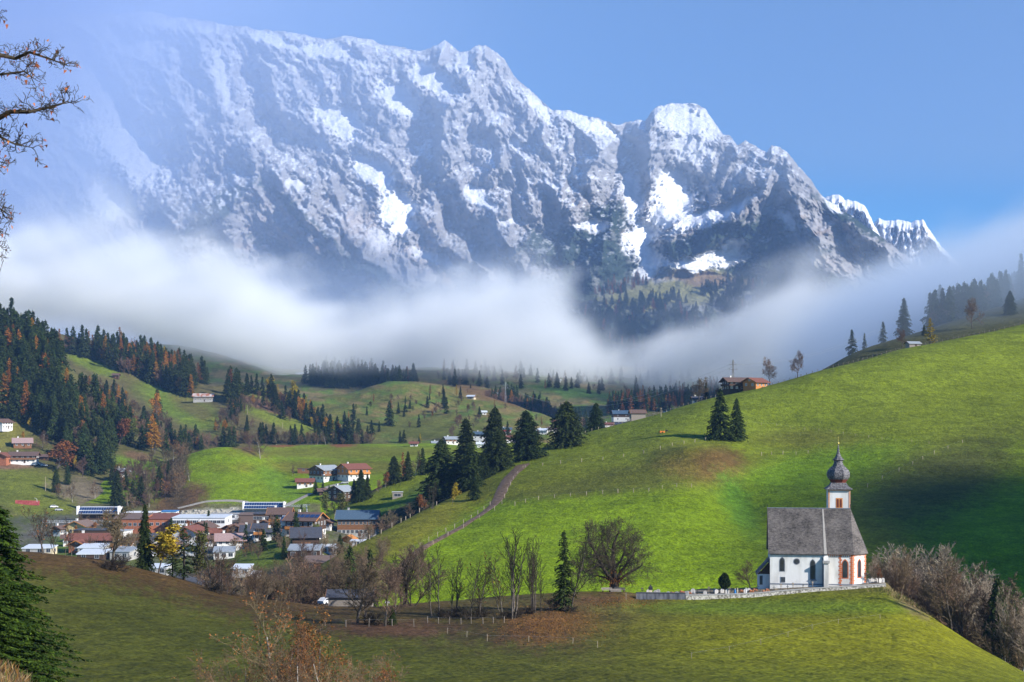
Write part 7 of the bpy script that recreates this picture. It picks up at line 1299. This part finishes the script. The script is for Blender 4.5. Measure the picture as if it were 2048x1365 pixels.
# ------------------------------------------------------------------ tracks and lanes
def ribbon(name, pts, w_, mat, lay=None, lift=.10, Ys=None, sub=8):
    P_ = [hit(x, y, lay) if Ys is None else Vector(((x - 1024) / F * Ys[i], Ys[i], 0)) for i, (x, y) in enumerate(pts)]; Q = []
    for i in range(len(P_) - 1):
        a, b_, c, d = P_[max(i - 1, 0)], P_[i], P_[i + 1], P_[min(i + 2, len(P_) - 1)]
        for k in range(sub):
            t = k / sub; Q.append(.5 * ((2 * b_) + (c - a) * t + (2 * a - 5 * b_ + 4 * c - d) * t * t + (3 * b_ - a - 3 * c + d) * t ** 3))
    Q.append(P_[-1]); Q = [Vector((q.x, q.y, 0)) for q in Q]; ws_ = w_ if isinstance(w_, (list, tuple)) else [w_] * len(P_); vs, fs = [], []; nw = 7
    for i, q in enumerate(Q):
        t = (Q[min(i + 1, len(Q) - 1)] - Q[max(i - 1, 0)]); t = t.normalized() if t.length > 1e-6 else Vector((0, 1, 0)); n_ = Vector((t.y, -t.x, 0)); ww = float(np.interp(i / sub, range(len(ws_)), ws_)) / 2
        for j in range(nw): u = (j / (nw - 1) * 2 - 1); p = q + n_ * ww * u; vs.append((p.x, p.y, gz(p.x, p.y) + lift * (1 - .8 * abs(u) ** 3)))
    for i in range(len(Q) - 1):
        for j in range(nw - 1): a = i * nw + j; fs.append((a, a + 1, a + nw + 1, a + nw))
    me = bpy.data.meshes.new(name); me.from_pydata(vs, [], fs); me.materials.append(mat); o = link(name, me); tag(o, kind='structure')
    for p in me.polygons: p.use_smooth = True
    return Q
TR = [(1046, 930), (1036, 939), (1022, 952), (1010, 968), (1002, 986), (992, 1004), (978, 1018), (957, 1033), (930, 1050), (900, 1067), (870, 1083), (843, 1099), (822, 1116), (806, 1138), (790, 1165)]
ribbon('path', TR, [6.5, 6, 5.5, 5, 4.6, 4, 3.4, 3, 2.8, 2.8, 2.8, 2.8, 2.8, 2.8, 2.8], M_DIRT, 'B', .22)
ribbon('path', [(622, 987), (600, 998), (575, 1010), (552, 1019)], [3.5, 3.5, 4.2, 5], M_ROAD, 'D', .15); ribbon('path', [(700, 962), (678, 968), (655, 974), (640, 984)], 3.6, M_ROAD, 'D', .15)
ribbon('path', [(355, 1017), (385, 1010), (410, 1004), (440, 1002), (470, 1002), (496, 1005)], 3.2, M_ROAD, 'D', .18)
ribbon('road', [(300, 0), (420, 0), (540, 0), (620, 0), (700, 0)], 5, M_ASPH, Ys=[470, 440, 380, 345, 330], lift=.25)
ribbon('road', [(600, 0), (660, 0), (740, 0), (800, 0)], 4.5, M_ASPH, Ys=[296, 292, 291, 300], lift=.25)
ribbon('path', [(590, 1092), (600, 1100), (618, 1106), (640, 1106)], 3.5, M_ROAD, 'C', .2)

# ------------------------------------------------------------------ fences
post_cache = {}
def fence(label, pts, n, lay=None, h=1.15, mat=None, wire=True, Yoff=None, r=.06, ends=True, lean=.05):
    mat = mat or M_POST; P_ = [hit(x, y, lay) for x, y in pts] if Yoff is None else [Vector(((x - 1024) / F * Y, Y, 0)) for x, Y in pts]
    d = [0]
    for a, b_ in zip(P_[:-1], P_[1:]): d.append(d[-1] + math.hypot(b_.x - a.x, b_.y - a.y))
    key = (mat.name, h, r)
    if key not in post_cache: post_cache[key] = proto_mesh(MB().box(-r, r, -r, r, -.4, h).build, 'fence_post', mat)
    e = empty('fence', (P_[0].x, P_[0].y, gz(P_[0].x, P_[0].y))); tag(e, label, 'fence'); rr = random.Random(len(label)); prev = None; m = MB(); o0 = e.location
    for i in range(n):
        t = d[-1] * i / (n - 1); x = float(np.interp(t, d, [p.x for p in P_])); y = float(np.interp(t, d, [p.y for p in P_])); z = gz(x, y); o = link('post', post_cache[key], e); o.location = Vector((x, y, z)) - o0; o.rotation_euler = (rr.uniform(-lean, lean), rr.uniform(-lean, lean), rr.random()); o.scale = (1, 1, rr.uniform(.85, 1.15))
        top = Vector((x, y, z + h * .88))
        if prev is not None and wire: m.tube(prev - o0, top - o0, .005, k=3)
        prev = top
    if wire: m.build('wire', M_METAL, e)
fence('pale post fence on the left side of the dirt track', [(822, 1104), (857, 1084), (900, 1061), (935, 1042), (958, 1027), (980, 1012)], 11, 'B', 1.4, r=.07)
fence('pale post fence on the right side of the dirt track', [(838, 1107), (866, 1090), (890, 1076), (915, 1062), (966, 1034), (1000, 1015), (1014, 985), (1030, 955), (1046, 938)], 13, 'B', 1.4, r=.07)
fence('upper post fence curving across the hill from the track top', [(1050, 936), (1120, 928), (1190, 922), (1258, 912), (1310, 903), (1362, 889), (1432, 877)], 13, 'B', 1.4, r=.09)
fence('middle post fence between the dark and bright grass', [(1030, 1012), (1062, 1002), (1095, 998), (1128, 994), (1205, 988), (1245, 986), (1290, 985), (1335, 976), (1383, 975)], 13, 'B', 1.3, r=.08)
fence('short post fence from the two spruces to the hollow', [(1523, 912), (1556, 908), (1585, 911), (1616, 907)], 5, 'B', 1.4, r=.09); fence('wire fence line crossing the upper slope right of the two spruces', [(1492, 848), (1555, 852), (1640, 862), (1720, 874), (1800, 884), (1858, 888)], 14, 'B', 1.0, r=.05)
fence('post fence climbing the slope behind the church tower', [(1735, 975), (1764, 959), (1793, 946), (1822, 931), (1850, 917), (1876, 905), (1925, 886)], 8, 'B', 1.3, r=.08)
fence('post fence along the crest of the hill to the grey hut', [(1045, 640), (1110, 668), (1200, 692), (1260, 702)], 18, h=1.3, Yoff=1, r=.08); fence('old wooden fence along the hill crest up to the farmhouse', [(1290, 708), (1360, 714), (1440, 716)], 18, h=1.2, Yoff=1, mat=M_OPOST, r=.08); fence('wooden fence along the crest above the farmhouse', [(1545, 725), (1640, 742), (1720, 760), (1800, 780)], 26, h=1.3, Yoff=1, mat=M_OPOST, r=.08); fence('wooden fence on the crest at the upper right', [(1840, 792), (1920, 822), (2000, 855), (2060, 878)], 22, h=1.3, Yoff=1, mat=M_OPOST, r=.08)
fence('post fence following the lower edge of the hill above the gully', [(672, 1112), (712, 1093), (745, 1076), (777, 1060), (800, 1047), (826, 1030), (870, 1012), (905, 1000)], 11, 'B', 1.5, r=.09)
fence('grey post fence at the feet of the bare tree row', [(855, 1246), (890, 1248), (915, 1249), (940, 1248), (962, 1248), (985, 1247), (1008, 1246)], 8, 'A', 1.1, M_OPOST, r=.06); fence('old posts along the meadow below the timber shed', [(650, 1252), (700, 1255), (752, 1253), (803, 1252), (828, 1254)], 5, 'A', 1.2, M_OPOST, r=.07)
fence('thin electric fence crossing the dim meadow', [(895, 1268), (983, 1284), (1050, 1284), (1108, 1284), (1153, 1288), (1195, 1296)], 6, 'A', .9, M_POST, r=.03); fence('thin electric fence crossing the sunlit meadow below the church', [(1383, 1318), (1480, 1300), (1560, 1278), (1660, 1250), (1760, 1238)], 7, 'A', .8, M_POST, r=.025)
fence('short post fence at the left of the churchyard wall', [(1252, 1200), (1272, 1199)], 2, 'A', 1.2, M_OPOST, r=.06); fence('post row on the brow above the hay hut', [(870, 937), (850, 945), (830, 953), (805, 962)], 8, 'E', 1.2, M_OPOST, r=.07)

# ------------------------------------------------------------------ masts, poles and lines
def lattice(label, px, Y, top, arms, w0=2.2, mat=M_METAL, name='power_pylon'):
    X = (px - 1024) / F * Y; g = gz(X, Y); h = (YH - top) / F * Y - g; e = empty(name, (X, Y, g)); tag(e, label, 'pylon'); m = MB(); n = 7
    for i in range(n):
        a, b_ = w0 / 2 * (1 - .85 * i / n), w0 / 2 * (1 - .85 * (i + 1) / n); z0, z1 = h * i / n, h * (i + 1) / n; c = [(-1, -1), (1, -1), (1, 1), (-1, 1)]
        for j in range(4):
            p, q = c[j], c[(j + 1) % 4]; m.tube((p[0] * a, p[1] * a, z0), (p[0] * b_, p[1] * b_, z1), .09, k=4); m.tube((p[0] * a, p[1] * a, z0), (q[0] * b_, q[1] * b_, z1), .05, k=3)
    m.build('mast', mat, e); m = MB()
    for z, L_ in arms: m.tube((-L_, 0, h * z), (L_, 0, h * z), .10, k=4); m.tube((-L_, 0, h * z), (0, 0, h * (z + .08)), .06, k=3); m.tube((L_, 0, h * z), (0, 0, h * (z + .08)), .06, k=3)
    m.build('cross_arm', mat, e); return Vector((X, Y, g + h * arms[-1][0]))
pa = lattice('dark lattice power pylon rising behind the crest farmhouse', 1466, 800, 720, [(.80, 2.6), (.90, 2.0)], mat=M_OPOST); pb = lattice('faint lattice pylon in the mid valley haze', 1011, 1600, 764, [(.80, 3.5), (.9, 3)]); pc = Vector(((830 - 1024) / F * 2000, 2000, (YH - 758) / F * 2000)); pd = Vector(((1760 - 1024) / F * 830, 830, (YH - 660) / F * 830))
def cable(label, a, b_, off, sag):
    m = MB(); prev = None
    for i in range(25):
        t = i / 24; p = a.lerp(b_, t) + Vector((off, 0, -sag * 4 * t * (1 - t)))
        if prev is not None: m.tube(prev, p, .055, k=3)
        prev = p
    o = m.build('power_cable', M_METAL); tag(o, label, 'cable')
cable('power cable from the farmhouse pylon down the valley, left strand', pa, pb, -2.4, 22); cable('power cable from the farmhouse pylon down the valley, right strand', pa, pb, 2.4, 24); cable('power cable from the haze pylon into the distance, left strand', pb, pc, -3, 8); cable('power cable from the haze pylon into the distance, right strand', pb, pc, 3, 9); cable('power cable climbing the misty hill from the farmhouse pylon, left strand', pa, pd, -2.2, 5); cable('power cable climbing the misty hill from the farmhouse pylon, right strand', pa, pd, 2.2, 5)
for (px, base, top, lay, lab) in [(91, 982, 954, 'F', 'pale utility pole on the meadow below the farm'), (88, 888, 868, 'F', 'utility pole beside the rust brown tree'), (495, 829, 811, 'G', 'utility pole on the strip meadow of the left slope'), (341, 778, 762, 'G', 'utility pole at the upper edge of the slope meadow'), (565, 857, 845, 'G', 'utility pole at the lower edge of the strip meadow'), (1322, 834, 815, 'B', 'utility pole near the crest of the big hill')]:
    l = hit(px, base, lay); h = (base - top) / F * l.y; o = MB().tube((0, 0, -.5), (0, 0, h), .16, .10, 7).box(-.6, .6, -.05, .05, h - .5, h - .38).build('utility_pole', M_POST); o.location = l; tag(o, lab, 'utility pole', 'utility poles on the slopes')
# chair lift pylon by the lift station
v = vh(613, 1036, 700); e = empty('lift_pylon', v); tag(e, 'slanting white lift pylon with lattice beam beside the long chalet', 'lift pylon'); h = wpx(25, 700); MB().tube((.8, 0, -4), (0, 0, h), .28, .2, 8).build('mast', M_WHITE, e)
m = MB(); L_ = wpx(46, 700); 
for i in range(9): x0, x1 = -L_ * i / 9, -L_ * (i + 1) / 9; d0, d1 = .5 - .08 * i, .5 - .08 * (i + 1); m.tube((x0, 0, h - .4 - d0), (x1, 0, h - .4 - d1 - .1), .09, k=4).tube((x0, 0, h - .2 + .35), (x1, 0, h - .25 + .3 - .1), .09, k=4).tube((x0, 0, h - .4 - d0), (x1, 0, h), .06, k=3)
m.build('lattice_beam', M_METAL, e); MB().box(-1.6, 1.6, -.2, .2, h, h + .35).build('cross_arm', M_METAL, e)

# ------------------------------------------------------------------ small things
def car(px, py, lay, rz, paint, label, Y=None):
    l = hit(px, py, lay) if Y is None else vh(px, py, Y); e = empty('parked_car', l, math.radians(rz)); tag(e, label, 'car')
    MB().prism([(-2.1, .35), (2.1, .35), (2.15, .75), (1.2, .92), (.75, 1.42), (-1.2, 1.45), (-1.9, .98), (-2.15, .9)], 'y', -.85, .85).build('body', paint, e)
    m = MB().prism([(1.1, .95), (.7, 1.36), (-1.15, 1.38), (-1.7, 1.0)], 'y', -.87, .87); m.build('windows', M_GLASS, e)
    for x in (-1.3, 1.3):
        for y in (-.8, .8): MB().tube((x, y - .1, .32), (x, y + .1, .32), .33, k=12).build('wheel', M_IRON, e)
for i, (px, py, c, rz, lab) in enumerate([(56, 927, M_WHITE, 20, 'white car parked below the dark farmhouse'), (64, 929, M_METAL, 10, 'silver car right of the white one below the farmhouse'), (74, 930, M_WHITE, -10, 'white car in the middle of the farm parking row'), (83, 931, M_METAL, 15, 'silver car at the right end of the farm parking row'), (88, 933, M_WHITE, 40, 'white car nearest the dark spruces on the farm parking'), (108, 1016, M_WHITE, 30, 'white car by the road below the bank'), (118, 1022, M_METAL, 20, 'silver car by the road below the bank')]): car(px, py, 'F', rz, c, lab)
car(655, 1209, None, 55, M_WHITE, 'white car on the lane left of the timber shed', Y=293); car(716, 957, 'D', 20, M_WHITE, 'white car in front of the red roofed chalet'); car(690, 968, 'D', 10, M_METAL, 'silver car on the lane between the chalets')
l = hit(52, 1010, 'F'); m = MB()
for i in range(14): x0, x1 = -6 + i * .95, -5.05 + i * .95; z0 = (.0, .25, .1)[i % 3] + 1.2 * (i / 14); m.add([(x0, 0, -.3), (x1, .2, -.3), (x1, .6, 2.6 - z0 * .3), (x0, .4, 2.5 - z0 * .3), (x0, .1, -.3), (x1, .3, -.3), (x1, .7, 2.6 - z0 * .3), (x0, .5, 2.5 - z0 * .3)], [(0, 1, 2, 3), (7, 6, 5, 4), (0, 1, 5, 4), (1, 2, 6, 5), (2, 3, 7, 6), (3, 0, 4, 7)])
o = m.build('safety_net', M_RED); o.location = l; tag(o, 'red safety netting at the foot of the left meadow', 'net'); l = hit(75, 1012, 'F'); o = MB().tube((0, 0, 0), (-.4, 0, 3.8), .09, k=6).tube((-.4, 0, 3.8), (-1.6, 0, 4.3), .06, k=6).build('street_lamp', M_WHITE); o.location = l; tag(o, 'curved white lamp post right of the red netting', 'lamp')
l = hit(1325, 866, 'B'); e = empty('hay_rake', l, .2); tag(e, 'orange hay tedder parked on the grass near the hill crest', 'farm implement'); MB().box(-1.2, .8, -.3, .3, .5, .8).tube((-.9, -.5, .45), (-.9, .5, .45), .45, k=10).tube((.6, -.5, .45), (.6, .5, .45), .45, k=10).build('frame', M_ORANGE, e); MB().tube((.8, 0, .6), (1.9, 0, .9), .12).tube((1.6, 0, .8), (1.7, 0, 1.7), .10).tube((2.1, -.4, 1.0), (2.1, .4, 1.0), .35, k=8).build('arm', M_IRON, e)
o = MB().box(-.5, .5, -.03, .03, .9, 1.3).box(-.04, .04, -.03, .03, -.4, .9).build('notice_board', M_WHITE); X, z = yz(775, 292); o.location = (X, 292, z); tag(o, 'small white notice board at the lane behind the pale trunked tree', 'sign')
# boulders of the retaining slope above the hall
r_ = random.Random(14); bm = bmesh.new(); bmesh.ops.create_icosphere(bm, subdivisions=2, radius=1)
for v in bm.verts: v.co *= 1 + .25 * math.sin(v.co.x * 5 + v.co.y * 3) * math.cos(v.co.z * 4)
rk = bpy.data.meshes.new('boulder'); bm.to_mesh(rk); bm.free(); rk.materials.append(plain('pale_rock', (.28, .26, .22), (.46, .43, .37), .9, 1.5))
for i in range(60):
    px = r_.uniform(352, 545); py = 1027 - (px - 352) * .045 + r_.uniform(-4, 4); l = hit(px, py, 'D'); o = link('boulder', rk); o.location = l; s_ = r_.uniform(.35, .9); o.scale = (s_ * 1.3, s_, s_ * .8); o.rotation_euler = (0, 0, r_.random() * 6); tag(o, 'pale boulder in the stone lining above the white hall', 'boulder', 'boulders lining the bank above the hall')
# autumn leaves lying on the meadow, dry grass on the near bank
def litter(label, cx, cy, rx, ry, n, mats, seed, size=.14):
    rs = np.random.RandomState(seed); L_ = []
    while len(L_) < n:
        x, y = cx + rs.randn() * rx, cy + rs.randn() * ry
        if y < 1195: continue
        p = hit(x, y, 'A'); L_.append((p.x, p.y, p.z + .03))
    c = np.array(L_); dd = rs.randn(n, 3); dd[:, 2] = np.abs(dd[:, 2]) * .4; dd /= np.linalg.norm(dd, axis=1, keepdims=True); sv = np.cross(dd, rs.randn(n, 3)); sv /= np.linalg.norm(sv, axis=1, keepdims=True)
    o = link('leaf_litter', poly_mesh('leaf_litter', tuft_tris(c, dd, sv, size * (.6 + rs.rand(n)), rs, .5).reshape(-1, 3), 3, mats)); tag(o, label, 'leaves', kind='stuff')
litter('fallen orange brown leaves on the meadow below the bare tree row', 1100, 1250, 55, 18, 3500, [M_RUST], 3); litter('fallen leaves under the old linden', 1240, 1205, 45, 7, 1200, [M_RUST], 4)
tussocks('dry_grass', 'tall dry straw coloured grass on the near bank', -10.9, 24, 1.1, 9, 14000, .20, [plain('straw', (.24, .17, .08), (.42, .31, .16), .95, 2), M_RUST, M_TWIG, M_OLIVE], 6)
tussocks('dry_grass', 'dry grass on the edge of the knoll right of the churchyard', 78, 272, 2.6, 9, 2500, .8, [MATS['straw'], M_OLIVE], 7)

# ------------------------------------------------------------------ fog bank lying across the valley, and the veil of mist on the left
def fog_volume(name, bounds, res, fn, dens, label, aniso=-0.3, colr=(.97, .985, 1)):
    (x0, y0, z0), (x1, y1, z1) = bounds; nx, ny, nzr = res
    gx = np.linspace(x0, x1, nx); gy_ = np.linspace(y0, y1, ny); g_z = np.linspace(z0, z1, nzr)
    X, Yv, Z = np.meshgrid(gx, gy_, g_z, indexing='ij')
    d = fn(X, Yv, Z); d[0] = d[-1] = 0; d[:, 0] = d[:, -1] = 0; d[:, :, 0] = d[:, :, -1] = 0
    me = bpy.data.meshes.new(name); n = nx * ny * nzr
    me.vertices.add(n); co = np.zeros((n, 3), np.float32); co[:, 0] = X.reshape(-1); co[:, 1] = Yv.reshape(-1); co[:, 2] = Z.reshape(-1)
    me.vertices.foreach_set('co', co.reshape(-1))
    at = me.attributes.new('dens', 'FLOAT', 'POINT'); at.data.foreach_set('value', d.reshape(-1).astype(np.float32))
    o = link(name, me); tag(o, label, 'fog', kind='stuff')
    m = bpy.data.materials.new(name + '_vapour'); m.use_nodes = True; t = m.node_tree; t.nodes.clear()
    out = t.nodes.new('ShaderNodeOutputMaterial'); pv = t.nodes.new('ShaderNodeVolumePrincipled')
    pv.inputs['Color'].default_value = (*colr, 1); pv.inputs['Density'].default_value = dens; pv.inputs['Density Attribute'].default_value = 'density'; pv.inputs['Anisotropy'].default_value = aniso
    t.links.new(pv.outputs[0], out.inputs['Volume'])
    g = bpy.data.node_groups.new(name + '_nodes', 'GeometryNodeTree')
    g.interface.new_socket('Geometry', in_out='INPUT', socket_type='NodeSocketGeometry'); g.interface.new_socket('Geometry', in_out='OUTPUT', socket_type='NodeSocketGeometry')
    N = g.nodes.new; L = g.links.new
    gi = N('NodeGroupInput'); go = N('NodeGroupOutput'); vc = N('GeometryNodeVolumeCube'); sm_ = N('GeometryNodeSetMaterial'); sm_.inputs['Material'].default_value = m
    vc.inputs['Min'].default_value = (x0, y0, z0); vc.inputs['Max'].default_value = (x1, y1, z1)
    vc.inputs['Resolution X'].default_value = nx; vc.inputs['Resolution Y'].default_value = ny; vc.inputs['Resolution Z'].default_value = nzr
    si = N('GeometryNodeSampleIndex'); si.data_type = 'FLOAT'; si.domain = 'POINT'; na = N('GeometryNodeInputNamedAttribute'); na.data_type = 'FLOAT'; na.inputs['Name'].default_value = 'dens'
    ps = N('GeometryNodeInputPosition'); sx = N('ShaderNodeSeparateXYZ'); L(ps.outputs[0], sx.inputs[0])
    def idx(sock, a, b, nn):
        mr = N('ShaderNodeMapRange'); mr.inputs[1].default_value = a; mr.inputs[2].default_value = b; mr.inputs[3].default_value = 0; mr.inputs[4].default_value = nn - 1; mr.clamp = True
        r = N('ShaderNodeMath'); r.operation = 'ROUND'; L(sock, mr.inputs[0]); L(mr.outputs[0], r.inputs[0]); return r.outputs[0]
    ix = idx(sx.outputs[0], x0, x1, nx); iy = idx(sx.outputs[1], y0, y1, ny); iz = idx(sx.outputs[2], z0, z1, nzr)
    def ma(a, b, c):
        q = N('ShaderNodeMath'); q.operation = 'MULTIPLY_ADD'; L(a, q.inputs[0]); q.inputs[1].default_value = b; L(c, q.inputs[2]); return q.outputs[0]
    fi = ma(ma(ix, ny, iy), nzr, iz)
    L(gi.outputs[0], si.inputs['Geometry']); L(na.outputs[0], si.inputs['Value']); L(fi, si.inputs['Index']); L(si.outputs[0], vc.inputs['Density'])
    L(vc.outputs[0], sm_.inputs[0]); L(sm_.outputs[0], go.inputs[0])
    md = o.modifiers.new('vapour', 'NODES'); md.node_group = g
    return o
def n3d(X, Yv, Z, s, seed, o=4):
    s3 = 0; a = 1
    for k in range(o):
        q = s / 2 ** k
        s3 = s3 + a * (perlin(X / q + 7 * k, Z / q * 1.3 + Yv / q * .45, seed + k) + perlin(Yv / q, Z / q * 1.3 - X / q * .45, seed + 9 + k)) * .6; a *= .55
    return s3
def bank(X, Yv, Z):
    u = X / Yv; px = 1024 + u * F
    top = np.interp(px, [-600, 0, 250, 350, 500, 600, 680, 760, 820, 870, 930, 1010, 1090, 1125, 1165, 1210, 1300, 1400, 1500, 1600, 1700, 1800, 1900, 2048, 2600], [500, 505, 515, 535, 566, 590, 610, 632, 642, 604, 590, 584, 574, 602, 642, 678, 700, 688, 640, 572, 556, 545, 530, 510, 480])
    bot = np.interp(px, [-600, 0, 100, 250, 350, 450, 550, 650, 900, 1100, 1300, 1500, 1700, 2600], [630, 640, 655, 670, 705, 730, 752, 762, 764, 776, 802, 792, 745, 590])
    zt = (YH - top) / F * 2000; zb = (YH - bot) / F * 2000
    ww = n3d(X, Yv, Z, 260, 301, 3); w2 = n3d(X, Yv, Z, 95, 331, 4); w3 = n3d(X, Yv * .6, Z, 42, 341, 2)
    zt = zt + 30 * ww + 10 * w2; zb = zb + 14 * n3d(X, Yv, Z, 170, 311, 3) + 8 * w3
    e = sstep(-18, 78, zt - Z + 52 * w2 + 24 * w3) * sstep(0, 36, Z - zb)
    yb = np.interp(X, [-1500, -200, 300, 900], [1620, 1700, 1650, 1500])
    e = e * sstep(0, 160, Yv - yb + 70 * ww + 30 * w2) * sstep(2420, 2150, Yv)
    e = e * (1 - .62 * sstep(1450, 1850, px))
    return e * (.5 + .5 * np.clip(.5 + ww + .8 * w2, 0, 1.3))
fog_volume('fog', ((-1300, 1500, 30), (1300, 2450, 420)), (230, 76, 72), bank, .0135, 'thick white fog bank lying across the valley below the snowy mountain')
def veil(X, Yv, Z):
    px = 1024 + X / Yv * F; py = YH - Z / Yv * F
    wv = n3d(X, Yv, Z, 380, 351, 4)
    k = 1.25 * sstep(520, -30, px + (py - 300) * .30 + 150 * wv) + .25 - .10 * sstep(430, 620, px) * sstep(280, 400, py) - .10 * sstep(1000, 1200, px) * sstep(330, 430, py) + .34 * sstep(1150, 350, px + 120 * wv) * sstep(460, 120, py + 60 * wv) + .30 * sstep(480, 620, py) * sstep(1180, 900, px)
    k = k * sstep(2600, 2900, Yv) * sstep(3900, 3500, Yv) * sstep(60, 160, Z)
    return k
fog_volume('mist', ((-2000, 2500, 40), (1700, 3950, 1700)), (130, 50, 60), veil, .0021, 'thin blue mist veiling the left half of the mountain', colr=(.66, .78, 1))
def drift(X, Yv, Z):
    px = 1024 + X / Yv * F; py = YH - Z / Yv * F; gh = np.interp(px, [1500, 1640, 1800, 2048, 2600], [790, 745, 676, 596, 480])
    return sstep(1480, 1750, px) * sstep(860, 960, Yv) * sstep(1500, 1350, Yv) * sstep(gh - 190, gh - 60, py + 30 * n3d(X, Yv, Z, 120, 371, 3)) * (.7 + .6 * n3d(X, Yv, Z, 90, 381, 3)).clip(0, 2)
fog_volume('fog', ((100, 850, -10), (1000, 1520, 330)), (80, 60, 50), drift, .011, 'bluish fog drifting among the trees on the upper right slope', colr=(.72, .83, 1))

# ------------------------------------------------------------------ valley air
def haze_box(x0, x1, y0, y1, z0, z1, dens):
    me = bpy.data.meshes.new('haze'); bm = bmesh.new(); bmesh.ops.create_cube(bm, size=1)
    for v in bm.verts: v.co = Vector((x0 if v.co.x < 0 else x1, y0 if v.co.y < 0 else y1, z0 if v.co.z < 0 else z1))
    bm.to_mesh(me); bm.free()
    m = bpy.data.materials.new('valley_air'); m.use_nodes = True; t = m.node_tree; t.nodes.clear()
    out = t.nodes.new('ShaderNodeOutputMaterial'); pv = t.nodes.new('ShaderNodeVolumePrincipled')
    pv.inputs['Anisotropy'].default_value = -.25; pv.inputs['Color'].default_value = (.26, .50, 1, 1); pv.inputs['Density'].default_value = dens; t.links.new(pv.outputs[0], out.inputs['Volume'])
    o = link('haze', me, mat=m); tag(o, kind='stuff'); return o
haze_box(-5000, 5200, -40, 8600, -500, 2000, 0.00005)
